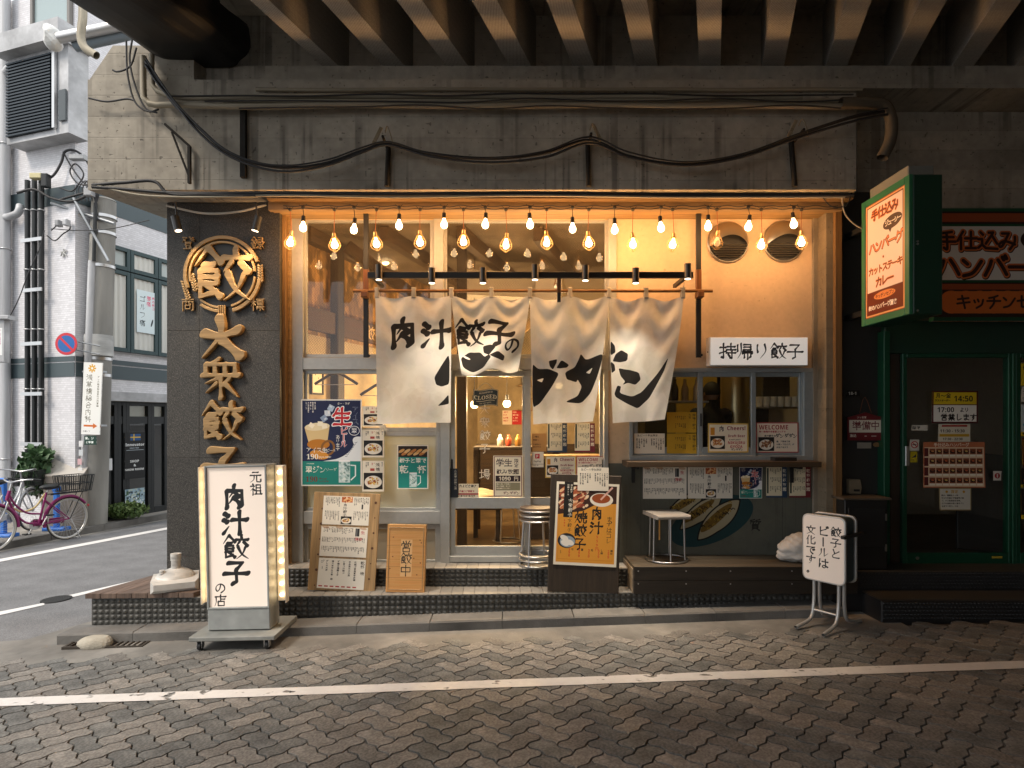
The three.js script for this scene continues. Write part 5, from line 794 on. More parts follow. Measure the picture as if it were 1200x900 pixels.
const tKan = canvas(360, 520, (x) => { x.fillStyle = '#ece6da'; x.fillRect(0, 0, 360, 520); x.fillStyle = '#158a80'; x.fillRect(12, 12, 336, 496); x.fillStyle = '#2a1a12'; x.fillRect(12, 12, 336, 130); for (let k = 0; k < 9; k++) { x.save(); x.translate(50 + k * 34, 70 + (k % 2) * 30); x.rotate(-0.5); x.fillStyle = ['#d9a05c', '#c88040', '#e8bd80'][k % 3]; x.beginPath(); x.ellipse(0, 0, 40, 17, 0, 0, 7); x.fill(); x.restore(); } drawMug(x, 185, 415, 1.35); x.fillStyle = '#f4efe0'; text(x, '餃子と翠で', 24, 152, 60, { w: 13 }); text(x, '乾', 28, 238, 96, { w: 13 }); text(x, '杯', 232, 238, 96, { w: 13 }); });
sheetAt('toast_poster', 'small teal poster of a mug under dumplings on the film window', 'poster', 465.5, 521.5, 502, 573, FZ - 0.055, tKan);

// door notices
const tStudent = canvas(330, 480, (x) => { x.fillStyle = '#e9ddc4'; x.fillRect(0, 0, 330, 480); x.strokeStyle = '#6a2030'; x.lineWidth = 8; x.strokeRect(12, 12, 306, 456); x.fillStyle = '#2a1418'; text(x, '学生', 30, 34, 92, { w: 11, gap: 1.0 }); text(x, '限定', 234, 36, 50, { w: 10, vertical: true }); text(x, '飲み放題', 36, 156, 60, { w: 12 }); x.fillRect(26, 232, 278, 68); x.fillStyle = '#f3e6cc'; x.font = 'bold 62px sans-serif'; x.fillText('1090', 60, 288); text(x, '円', 230, 240, 54, { w: 12 }); x.fillStyle = '#8d8468'; x.fillRect(28, 312, 274, 90); x.fillStyle = '#e9ddc4'; scribble(x, 36, 320, 250, 76, 16, false); x.fillStyle = '#5a1826'; text(x, 'ダンダダン', 110, 416, 36, { w: 14 }); });
sheetAt('student_notice', 'cream notice with a wine border and price on the first sliding door', 'notice', 578, 534, 612.5, 582.5, FZ + 0.008, tStudent);
const strip1 = canvas(64, 220, (x) => { x.fillStyle = '#1c2430'; x.fillRect(0, 0, 64, 220); x.fillStyle = '#c8c0ae'; scribble(x, 6, 8, 50, 200, 20, true, 10, 1); });
sheetAt('door_strip', 'narrow dark vertical notice low on the first sliding door', 'notice', 526.5, 549, 536.5, 583, FZ - 0.003, strip1);
const tFestive = canvas(300, 190, (x) => { x.fillStyle = '#e9dcc0'; x.fillRect(0, 0, 300, 190); x.fillStyle = '#1f1a18'; scribble(x, 8, 10, 284, 80, 40, false, 14, 1); x.fillStyle = '#a02838'; x.fillRect(0, 130, 300, 22); scribble(x, 8, 88, 284, 40, 30, false, 14, 1); x.fillStyle = '#1f1a18'; scribble(x, 8, 156, 284, 30, 22, false, 14, 1); });
sheetAt('event_notice', 'small landscape notice beside the dark strip on the door', 'notice', 537.5, 567, 561, 583, FZ + 0.006, tFestive);
{ // closed sign hanging inside, and vinyl letters on the pane
  const t = canvas(300, 200, (x) => { x.fillStyle = '#26333a'; x.fillRect(0, 0, 300, 200); x.fillStyle = '#e6ddc6'; x.font = 'bold 68px serif'; x.fillText('CLOSED', 8, 118); x.font = 'bold 26px serif'; x.fillText('BUSINESS IS', 70, 46); x.strokeStyle = '#e6ddc6'; x.lineWidth = 4; x.strokeRect(8, 8, 284, 184); x.fillRect(40, 136, 220, 6); x.font = '22px serif'; x.fillText('see you again', 80, 172); });
  const c = P(569, 466, FZ + 0.1), g = T('closed_sign', 'dark wavy closed sign with cream lettering hanging inside the door', 'sign', [c[0], c[1], c[2]]), gm = new THREE.PlaneGeometry(0.24, 0.155, 20, 1), p = gm.attributes.position; for (let i = 0; i < p.count; i++) p.setXYZ(i, p.getX(i), p.getY(i) + 0.01 * Math.sin(p.getX(i) * 26), 0.01 * Math.sin(p.getX(i) * 20)); gm.computeVertexNormals();
  M(g, 'plaque', gm, mk({ map: t, side: THREE.DoubleSide, roughness: 0.5 }), c, [0, 0, -0.05]); M(g, 'chain', tube([[-0.09, 0.07, 0], [0, 0.14, 0], [0.09, 0.07, 0]], 0.003, 14, 5), mSteel, c);
  ['大', '衆', '餃', '子', '酒', '場'].forEach((ch, i) => { if (!GL[ch]) return; const q = P(568, 480 + i * 15.2, FZ - 0.002), m = M(scene, 'window_letter', traced((x, n) => glyph(x, ch, n * 0.05, n * 0.05, n * 0.9, 9, 'brush'), 90, 0.115, 0.0015, 0), mk({ color: lin(0.75, 0.68, 0.55), roughness: 0.6 }), [q[0], q[1], q[2] + 0.022 - 0.035]); m.userData = { label: ['cream vinyl letter of three strokes under the closed sign', 'cream vinyl letter second under the closed sign', 'cream vinyl letter third under the closed sign', 'cream vinyl letter fourth under the closed sign', '', 'cream vinyl letter lowest on the first sliding door'][i], category: 'letter', group: 'vinyl letters on the sliding door' }; });
}
const tMenuCard = (band) => canvas(260, 360, (x) => { x.fillStyle = '#ded3b6'; x.fillRect(0, 0, 260, 360); x.fillStyle = band; x.fillRect(196, 0, 64, 360); x.fillRect(0, 340, 260, 20); x.fillStyle = '#efe6d0'; text(x, '乾杯飲放題', 206, 20, 44, { vertical: true, w: 10, gap: 1.25 }); x.fillStyle = '#4b463c'; scribble(x, 34, 14, 150, 90, 13); scribble(x, 34, 120, 150, 90, 13); scribble(x, 34, 226, 150, 100, 13); x.fillStyle = '#2c3a30'; x.fillRect(8, 10, 20, 300); });
const tBlueCard = tMenuCard('#27405c'), tRedCard = tMenuCard('#6e1f2a');
sheetAt('drinks_card', 'drinks card with a blue side band on the second sliding door', 'card', 641.5, 496, 664.5, 530, FZ + 0.04, tBlueCard); sheetAt('drinks_card', 'drinks card with a red side band on the second sliding door', 'card', 673.5, 496, 697, 530, FZ + 0.04, tRedCard);
const tTan = canvas(140, 160, (x) => { x.fillStyle = '#b5854c'; x.fillRect(0, 0, 140, 160); x.fillStyle = '#5c3a1c'; scribble(x, 10, 20, 120, 50, 18, false); scribble(x, 10, 90, 120, 40, 14, false); });
sheetAt('tan_notice', 'small tan notice above the payment sticker on the second door', 'notice', 623.5, 508, 640.5, 529, FZ + 0.04, tTan);
const tPay = canvas(150, 180, (x) => { x.fillStyle = '#ded4c4'; x.fillRect(0, 0, 150, 180); x.fillStyle = '#c2242e'; x.fillRect(48, 24, 54, 54); x.fillStyle = '#ded4c4'; x.font = 'bold 50px sans-serif'; x.fillText('P', 58, 70); x.fillStyle = '#5a5348'; x.font = 'bold 26px sans-serif'; x.fillText('PayPay', 30, 120); x.fillRect(0, 142, 150, 4); scribble(x, 20, 152, 110, 20, 10, false); });
sheetAt('payment_sticker', 'small white payment sticker with a red square on the second door', 'sticker', 622.5, 529.5, 637, 547.5, FZ + 0.04, tPay);
const tCheers = canvas(420, 300, (x) => { x.fillStyle = '#d9b45a'; x.fillRect(0, 0, 420, 300); x.fillStyle = '#eee2cc'; x.fillRect(14, 14, 392, 272); x.fillStyle = '#d08a24'; x.fillRect(26, 30, 44, 90); x.fillStyle = '#f2e6c6'; x.fillRect(26, 24, 44, 20); x.fillStyle = '#3b2a36'; glyph(x, '肉', 110, 24, 62, 12); drawPlate(x, 100, 196, 66, ['#c98a4c', '#b56f34', '#e0b070', '#a05a28']); x.fillStyle = '#8e1f2c'; x.font = 'bold 54px sans-serif'; x.fillText('Cheers!', 196, 70); x.font = 'bold 36px sans-serif'; x.fillText('Draft Beer', 206, 142); x.fillStyle = '#333'; x.font = 'bold 20px sans-serif'; x.fillText('& HOT JUICY', 220, 174); x.fillStyle = '#b02a38'; x.font = 'bold 40px sans-serif'; x.fillText('NIKUJIRU', 204, 212); x.fillText('GYOZA', 228, 252); x.fillStyle = '#222'; text(x, 'ダンダダン', 240, 256, 24, { w: 15 }); });
const tWelcome = canvas(420, 300, (x) => { x.fillStyle = '#b5524e'; x.fillRect(0, 0, 420, 300); x.fillStyle = '#ecdcc8'; x.fillRect(10, 10, 400, 280); x.fillStyle = '#9c2028'; x.font = 'bold 60px sans-serif'; x.fillText('WELCOME', 28, 70); x.fillStyle = '#b04048'; scribble(x, 30, 82, 360, 30, 20, false, 13, 1); x.fillStyle = '#222'; text(x, '肉汁餃子の', 80, 122, 22, { w: 14 }); text(x, 'ダンダダン', 190, 112, 42, { w: 17 }); drawPlate(x, 100, 214, 68, ['#8a5636', '#a5714a', '#6c4028', '#c09068']); x.fillStyle = '#444'; scribble(x, 200, 180, 190, 90, 18, false, 12, 1); });
sheetAt('cheers_poster', 'yellow edged beer and dumpling poster on the second sliding door', 'poster', 639, 534, 675, 560, FZ + 0.04, tCheers); sheetAt('welcome_poster', 'red edged welcome poster on the second door behind the board', 'poster', 675.5, 534.5, 709, 560, FZ + 0.04, tWelcome);
// take-out window notices
sheetAt('cheers_poster', 'yellow edged beer and dumpling poster on the middle take-out sash', 'poster', 829.5, 496, 877, 530.5, FZ - 0.034, tCheers); sheetAt('welcome_poster', 'red edged welcome poster on the end take-out sash', 'poster', 886, 495, 935.5, 530.5, FZ + 0.006, tWelcome);
const tYellow = canvas(300, 220, (x) => { x.fillStyle = '#b8901f'; x.fillRect(0, 0, 300, 220); x.fillStyle = '#4c3a10'; text(x, '持帰り餃子', 258, 14, 34, { vertical: true, w: 10 }); scribble(x, 70, 40, 120, 60, 12); scribble(x, 70, 120, 120, 70, 12); text(x, '元祖', 218, 16, 26, { vertical: true, w: 9 }); });
sheetAt('yellow_menu', 'yellow handwritten menu sheet, upper of two in the take-out window', 'menu', 781.5, 483, 816, 507, FZ + 0.006, tYellow); sheetAt('yellow_menu', 'yellow handwritten menu sheet, lower of two in the take-out window', 'menu', 781.5, 508, 816, 531.5, FZ + 0.006, tYellow);
const tWhiteMenu = canvas(380, 280, (x) => { x.fillStyle = '#e6dccb'; x.fillRect(0, 0, 380, 280); x.fillStyle = '#241f1a'; text(x, '生ビール学生限定', 40, 12, 30, { w: 10 }); scribble(x, 180, 70, 190, 190, 18); scribble(x, 10, 70, 150, 190, 18, true, 14); });
sheetAt('white_menu', 'white menu sheet half hidden under the noren in the take-out window', 'menu', 743, 508, 779, 531.5, FZ + 0.006, tWhiteMenu);
const tFood = canvas(760, 560, (x) => { x.fillStyle = '#e9e2d4'; x.fillRect(0, 0, 760, 560); x.fillStyle = '#2b2622'; for (const [a, b, c, d] of [[20, 20, 250, 240], [20, 290, 250, 240], [500, 20, 240, 240], [500, 290, 240, 240]]) scribble(x, a, b, c, d, 17); x.fillStyle = '#c46a3a'; x.fillRect(300, 10, 180, 110); for (let k = 0; k < 16; k++) { x.fillStyle = ['#e8b070', '#a8481c', '#f0caa0'][k % 3]; x.beginPath(); x.ellipse(310 + trnd() * 160, 20 + trnd() * 90, 30, 14, trnd() * 3, 0, 7); x.fill(); } x.fillStyle = '#1d1815'; text(x, '肉汁餃子', 330, 140, 62, { vertical: true, w: 12 }); drawPlate(x, 390, 470, 76, ['#b07030', '#e0c080', '#604020', '#d8a858']); x.fillStyle = '#222'; x.fillRect(630, 150, 26, 96); });
const tDrink = canvas(760, 560, (x) => { x.fillStyle = '#ece5d8'; x.fillRect(0, 0, 760, 560); x.fillStyle = '#3a342e'; scribble(x, 20, 20, 500, 150, 17); scribble(x, 20, 200, 700, 140, 17); scribble(x, 20, 370, 700, 160, 17); x.fillStyle = '#2d2d2d'; x.fillRect(560, 20, 66, 150); x.fillStyle = '#777'; x.fillRect(575, 20, 16, 150); x.fillStyle = '#b52a34'; text(x, '生', 650, 60, 64, { w: 12 }); text(x, '限定', 560, 190, 60, { w: 12 }); for (const [a, b] of [[30, 16], [250, 10], [640, 18]]) { x.fillStyle = 'rgba(150,80,30,0.35)'; x.beginPath(); x.ellipse(a + 40, b, 60, 26, 0.2, 0, 7); x.fill(); } });
sheetAt('price_sheet', 'white drinks price sheet with brown stains under the counter shelf', 'menu', 753.5, 547.5, 804.5, 584.5, FZ - 0.04, tDrink); sheetAt('price_sheet', 'white food price sheet with a dish picture under the counter shelf', 'menu', 806, 547.5, 858.5, 584, FZ - 0.04, tFood);
sheetAt('beer_leaflet', 'small navy and teal beer leaflet under the counter shelf', 'leaflet', 866.5, 547.5, 893, 584, FZ - 0.04, tBeer); sheetAt('drinks_leaflet', 'pale leaflet with a blue band under the counter shelf', 'leaflet', 898, 547.5, 922, 583, FZ - 0.04, tBlueCard); sheetAt('drinks_leaflet', 'pale leaflet with a red band under the counter shelf', 'leaflet', 925, 547.5, 950, 583, FZ - 0.04, tRedCard);

// illuminated take-out sign above the window
{
  const g = T('takeout_sign', 'white illuminated take-out sign box above the take-out window', 'sign', P(889, 428, FZ - 0.18));
  const t = canvas(1150, 320, (x) => { x.fillStyle = '#f0f1ee'; x.fillRect(0, 0, 1150, 320); x.fillStyle = '#17191d'; text(x, '持帰り餃子', 100, 58, 200, { w: 11, gap: 1.0 }); });
  const a = P(832, 428.5, FZ - 0.18), b = P(947, 395, FZ - 0.18), w = b[0] - a[0], h = b[1] - a[1], c = [(a[0] + b[0]) / 2, (a[1] + b[1]) / 2];
  M(g, 'case', B(w, h, 0.12, 0.008), mk({ color: lin(0.7, 0.7, 0.69), roughness: 0.4 }), [c[0], c[1], -(FZ - 0.12)]);
  M(g, 'face', plane(w - 0.012, h - 0.012), mk({ map: t, emissiveMap: t, emissive: lin(0.9, 0.95, 1), emissiveIntensity: 0.16, roughness: 0.35 }), [c[0], c[1], -(FZ - 0.182)]);
  M(g, 'end_cap_screw', cyl(0.008, 0.008, 0.004, 10).rotateZ(Math.PI / 2), mBlack, [a[0] - 0.002, c[1], -(FZ - 0.12)]);
  const l = new THREE.RectAreaLight(new THREE.Color(0.9, 0.95, 1), 0.25, w * 0.95, h * 0.9); l.position.set(c[0] - g.wb[0], c[1] - g.wb[1], -(FZ - 0.19) - g.wb[2]); l.rotation.y = Math.PI; g.add(l);
}
// plywood menu board leaning on the step
const mPly = mk({ color: lin(0.66, 0.44, 0.23), map: tWoodV, roughness: 0.55, bumpMap: tWoodV, bumpScale: 0.0008 });
{
  const d = 5.4, a = P(361, 692, d), b = P(439, 581, d), g = T('plywood_menu_board', 'tall plywood board with three white menu sheets leaning by the window', 'menu board', [(a[0] + b[0]) / 2, STEP1 + 0.003, -d]);
  const w = b[0] - a[0], h = (b[1] - STEP1) * 1.02;
  M(g, 'board', at(B(w, h, 0.02, 0.002), 0, h / 2, 0), mPly, g.wb);
  const tMenu = canvas(430, 300, (x) => { x.fillStyle = '#ece6da'; x.fillRect(0, 0, 430, 300); x.fillStyle = '#26211c'; text(x, '乾杯', 384, 16, 36, { vertical: true, w: 10 }); text(x, '焼', 384, 120, 36, { w: 10 }); for (let k = 0; k < 6; k++) scribble(x, 60 + k * 52, 20, 26, 200 + (k % 3) * 20, 20, true, 11, 1); text(x, 'ジャー', 20, 20, 30, { vertical: true, w: 11 }); x.fillStyle = '#b02a30'; for (let k = 0; k < 7; k++) x.fillRect(14 + k * 52, 272, 34, 12); });
  const put = (t, y0, y1, rot) => M(g, 'menu_sheet', new THREE.BoxGeometry(w * 0.7, (y1 - y0) * h, 0.003), mPaper(t), [g.wb[0] + rot * 0.3, g.wb[1] + (y0 + y1) / 2 * h, g.wb[2] + 0.013], [0, 0, rot]);
  put(tFood, 0.67, 0.965, 0); put(tDrink, 0.345, 0.65, -0.012); put(tMenu, 0.02, 0.325, -0.02);
  for (let k = 0; k < 12; k++) M(g, 'knot', cyl(0.006 + 0.003 * (k % 3), 0.006, 0.002, 10).rotateX(Math.PI / 2), mk({ color: lin(0.1, 0.04, 0.02), roughness: 0.8 }), [g.wb[0] + (k % 2 ? 1 : -1) * w * (0.4 + 0.04 * Math.sin(k * 3)), g.wb[1] + h * (0.05 + k * 0.078), g.wb[2] + 0.0105]);
  g.rotation.x = -0.11; g.rotation.z = -0.035; g.rotation.y = 0.03;
}
{ // wooden box sign: open for business
  const d = 5.36, a = P(452, 689, d), b = P(497, 616, d), w = b[0] - a[0], h = b[1] - STEP1, g = T('open_box_sign', 'small pine box sign with three black characters on the step', 'sign', [(a[0] + b[0]) / 2, STEP1 + 0.002, -d]);
  const t = canvas(360, 600, (x) => { x.fillStyle = '#d19a5c'; x.fillRect(0, 0, 360, 600); for (let k = 0; k < 260; k++) { x.fillStyle = `rgba(${150 + trnd() * 70},${90 + trnd() * 50},40,0.13)`; x.fillRect(trnd() * 200 - 60, trnd() * 600, 200 + trnd() * 240, 1 + trnd() * 4); } for (const y of [185, 372, 470]) { x.fillStyle = 'rgba(90,50,20,0.5)'; x.fillRect(0, y, 360, 2.5); } for (let k = 0; k < 8; k++) { x.fillStyle = 'rgba(90,40,15,0.8)'; x.beginPath(); x.ellipse(30 + trnd() * 300, 30 + trnd() * 540, 7, 5, 0, 0, 7); x.fill(); } x.fillStyle = '#e0b27a'; x.fillRect(130, 130, 108, 330); x.fillStyle = '#15120f'; text(x, '営餃中', 128, 140, 108, { vertical: true, w: 8.5, gap: 0.98 }); });
  M(g, 'front', new THREE.BoxGeometry(w, h, 0.015), mk({ map: t, roughness: 0.5 }), [g.wb[0], g.wb[1] + h / 2, g.wb[2]]);
  M(g, 'side', B(0.014, h - 0.004, 0.075, 0.002), mPly, [g.wb[0] - w / 2 + 0.008, g.wb[1] + h / 2, g.wb[2] - 0.046]); M(g, 'side', B(0.014, h - 0.004, 0.075, 0.002), mPly, [g.wb[0] + w / 2 - 0.008, g.wb[1] + h / 2, g.wb[2] - 0.046]); M(g, 'top', B(w - 0.03, 0.014, 0.075, 0.002), mPly, [g.wb[0], g.wb[1] + h - 0.009, g.wb[2] - 0.046]);
  M(g, 'front_panel', frameGeo(w - 0.03, h - 0.04, 0.006, 0.006), mPly, [g.wb[0], g.wb[1] + h / 2, g.wb[2] + 0.0095]);
  g.rotation.x = -0.06; g.rotation.z = -0.02;
}
{ // dark board with the orange dumpling poster
  const d = 5.36, g = T('dumpling_menu_board', 'dark wooden easel board with an orange dumpling poster on the step', 'menu board', [P(683, 0, d)[0], STEP1 + 0.003, -d]);
  const w = 0.62, h = 1.02, y0 = g.wb[1];
  M(g, 'board', at(B(w, h, 0.035, 0.006), 0, h / 2, 0), mDarkWoodV, g.wb);
  const t = canvas(760, 960, (x) => {
    x.fillStyle = '#ece2cf'; x.fillRect(0, 0, 760, 960); x.fillStyle = '#de9834'; x.fillRect(28, 28, 704, 900); x.fillStyle = '#c8741c'; x.fillRect(48, 890, 660, 4); x.fillRect(48, 240, 3, 650); x.fillRect(705, 240, 3, 650);
    x.fillStyle = '#3a1c10'; x.beginPath(); x.moveTo(28, 28); x.lineTo(732, 28); x.lineTo(732, 230); x.lineTo(480, 250); x.lineTo(330, 330); x.lineTo(28, 380); x.fill();
    for (let k = 0; k < 90; k++) { x.fillStyle = ['#e8b98c', '#c8784a', '#f2d6b4', '#b25a38', '#8e3c28'][k % 5]; x.save(); x.translate(50 + trnd() * 330, 60 + trnd() * 240); x.rotate(-0.6); x.beginPath(); x.ellipse(0, 0, 44 * (0.3 + trnd()), 16, 0, 0, 7); x.fill(); x.restore(); }
    x.fillStyle = '#f0e6d6'; x.beginPath(); x.ellipse(550, 190, 140, 80, 0, 0, 7); x.fill(); x.fillStyle = '#9c4a1c'; x.beginPath(); x.ellipse(545, 175, 110, 56, 0, 0, 7); x.fill(); x.strokeStyle = '#e8b8a8'; x.lineWidth = 22; x.beginPath(); x.moveTo(680, 40); x.lineTo(540, 190); x.stroke();
    x.fillStyle = '#14110f'; x.fillRect(96, 0, 110, 410); x.fillStyle = '#efe8d8'; text(x, '大衆餃子', 150, 190, 52, { vertical: true, w: 12 }); scribble(x, 104, 24, 90, 150, 24, true, 12, 1);
    x.fillStyle = '#14100d'; text(x, '肉汁', 420, 270, 160, { vertical: true, w: 14, gap: 1.0 }); text(x, '焼餃子', 230, 330, 152, { vertical: true, w: 13, gap: 1.0 }); text(x, 'まずはコレ', 624, 380, 64, { vertical: true, w: 9, gap: 0.98 }); text(x, '水餃子', 150, 420, 52, { vertical: true, w: 8 });
    x.fillStyle = '#ce2a20'; text(x, '559円', 496, 600, 44, { vertical: true, font: 'serif' }); text(x, '499', 100, 430, 30, { vertical: true }); x.fillStyle = '#1b1b20'; x.beginPath(); x.ellipse(150, 680, 108, 86, 0, 0, 7); x.fill(); x.fillStyle = '#9aa8b4'; x.beginPath(); x.ellipse(160, 690, 92, 66, 0, 0, 7); x.fill(); x.fillStyle = '#f0e8dc'; for (const [a, b] of [[120, 650], [190, 700], [130, 710]]) { x.beginPath(); x.ellipse(a, b, 52, 30, 0.4, 0, 7); x.fill(); }
    for (let k = 0; k < 5; k++) { x.fillStyle = '#ce2a20'; text(x, ['299', '359', '350', '490', '390'][k], 640 - k * 118, 760, 42, { vertical: true, font: 'serif', gap: 0.8 }); x.fillStyle = '#17130f'; scribble(x, 676 - k * 118, 762, 34, 90, 28, true, 12, 1); } scribble(x, 60, 780, 30, 120, 16);
  });
  M(g, 'poster', new THREE.BoxGeometry(0.55, 0.72, 0.004), mPaper(t), [g.wb[0] + 0.012, y0 + 0.59, g.wb[2] + 0.021], [0, 0, -0.015]);
  M(g, 'menu_sheet', new THREE.BoxGeometry(0.272, 0.205, 0.003), mPaper(tWhiteMenu), [g.wb[0] + 0.06, y0 + 0.985, g.wb[2] + 0.025], [0, 0, 0.02]);
  M(g, 'rear_strut', rod([-0.2, 0.8, -0.02], [-0.2, 0.02, -0.16], 0.012, 6), mDarkWoodV, g.wb); M(g, 'rear_strut', rod([0.2, 0.8, -0.02], [0.2, 0.02, -0.16], 0.012, 6), mDarkWoodV, g.wb);
  g.rotation.x = -0.06; g.rotation.z = -0.035;
}
// stools
function roundStool(pos, label, seatY) {
  const g = TL('steel_stool', label, 'stool', pos, 'stools stacked at the door'); const s = 0.16;
  M(g, 'seat', cyl(0.155, 0.155, 0.028, 28).translate(0, seatY, 0), mk({ color: lin(0.14, 0.1, 0.07), roughness: 0.4 })); M(g, 'seat_ring', ring(0.156, 0.009, 28, 6).rotateX(Math.PI / 2).translate(0, seatY - 0.015, 0), mSteel);
  for (let k = 0; k < 4; k++) { const a = k / 4 * 6.283 + 0.5; M(g, 'leg', rod([Math.cos(a) * 0.13, seatY - 0.015, Math.sin(a) * 0.13], [Math.cos(a) * s, 0.01, Math.sin(a) * s], 0.0095, 8), mSteel); }
  M(g, 'foot_ring', ring(s, 0.0095, 32, 6).rotateX(Math.PI / 2).translate(0, 0.01, 0), mSteel); return g;
}
{ const q = P(629, 660, 5.68); for (let k = 0; k < 3; k++) roundStool([q[0], STEP2 + k * 0.045, -5.68], ['lowest stacked steel stool beside the dark menu board', 'middle stacked steel stool beside the dark menu board', 'topmost stacked steel stool beside the dark menu board'][k], 0.43); }
roundStool([-0.05, STEP2 - 0.02, -6.9], 'steel stool standing inside behind the first sliding door', 0.44); 
{ // stool with the square white seat on the bench
  const d = 5.56, c = P(781, 0, d), y = 0.5, top = P(0, 603, d)[1], g = T('white_seat_stool', 'white padded stool with steel hoop base on the dark bench', 'stool', [c[0], y, -d]), h = top - y, r = 0.165;
  const mW = mk({ color: lin(0.72, 0.66, 0.6), roughness: 0.5, map: tMottle });
  const seat = B(0.33, 0.035, 0.3, 0.012), p = seat.attributes.position; for (let i = 0; i < p.count; i++) p.setY(i, p.getY(i) - (Math.abs(p.getX(i)) < 0.1 ? 0.008 : 0)); M(g, 'seat', seat, mW, [c[0], top, -d], [0.05, 0.25, -0.03]);
  for (const [a, b] of [[-0.14, 0.1], [0.0, 0.15], [0.15, 0.06], [0.06, -0.14], [-0.13, -0.1]]) M(g, 'leg', rod([a * 0.95, h - 0.02, b * 0.95], [a, 0.01, b], 0.0085, 8), mSteel, g.wb);
  M(g, 'foot_ring', new THREE.TorusGeometry(r + 0.02, 0.009, 7, 40, 5.6).rotateX(Math.PI / 2).rotateY(2.4).translate(0, 0.01, 0), mSteel, g.wb);
  M(g, 'tape_strip', B(0.012, 0.2, 0.004, 0.001), mk({ color: lin(0.5, 0.26, 0.06), roughness: 0.6 }), [c[0] - 0.1, top - 0.1, -d + 0.152]);
}
{ // dark bench along the lower wall
  const b = T('plank_bench', 'long dark plank bench against the lower wall', 'bench', [2.0, STEP1, -5.55]), x0 = P(743, 0, 5.3)[0], x1 = 2.98, top = 0.498;
  const mB = [0.042, 0.05, 0.036].map((v) => mk({ color: lin(v, v * 0.78, v * 0.62), map: tWood, roughness: 0.6, bumpMap: tWood, bumpScale: 0.002 }));
  for (let k = 0; k < 2; k++) M(b, 'front_plank', B(x1 - x0, 0.117, 0.03, 0.003), mB[k], [(x0 + x1) / 2, STEP1 + 0.06 + k * 0.119, -5.315]);
  for (let k = 0; k < 4; k++) M(b, 'seat_plank', B(x1 - x0, 0.025, 0.118, 0.003), mk({ color: lin(0.13, 0.105, 0.08), map: tWood, roughness: 0.65 }), [(x0 + x1) / 2, top - 0.012, -5.36 - k * 0.122]);
  M(b, 'end_board', B(0.025, 0.21, 0.46, 0.003), mk({ color: lin(0.36, 0.3, 0.24), map: tWood, roughness: 0.7 }), [x0 + 0.004, STEP1 + 0.106, -5.56]);
  const mScrew = mk({ color: lin(0.6), metalness: 0.8, roughness: 0.4 });
  for (const px of [748, 804, 856, 928]) for (const y of [STEP1 + 0.2, STEP1 + 0.09]) { const q = P(px, 0, 5.3); M(b, 'screw', cyl(0.006, 0.006, 0.004, 8).rotateX(Math.PI / 2), mScrew, [q[0], y, -5.299]); }
}
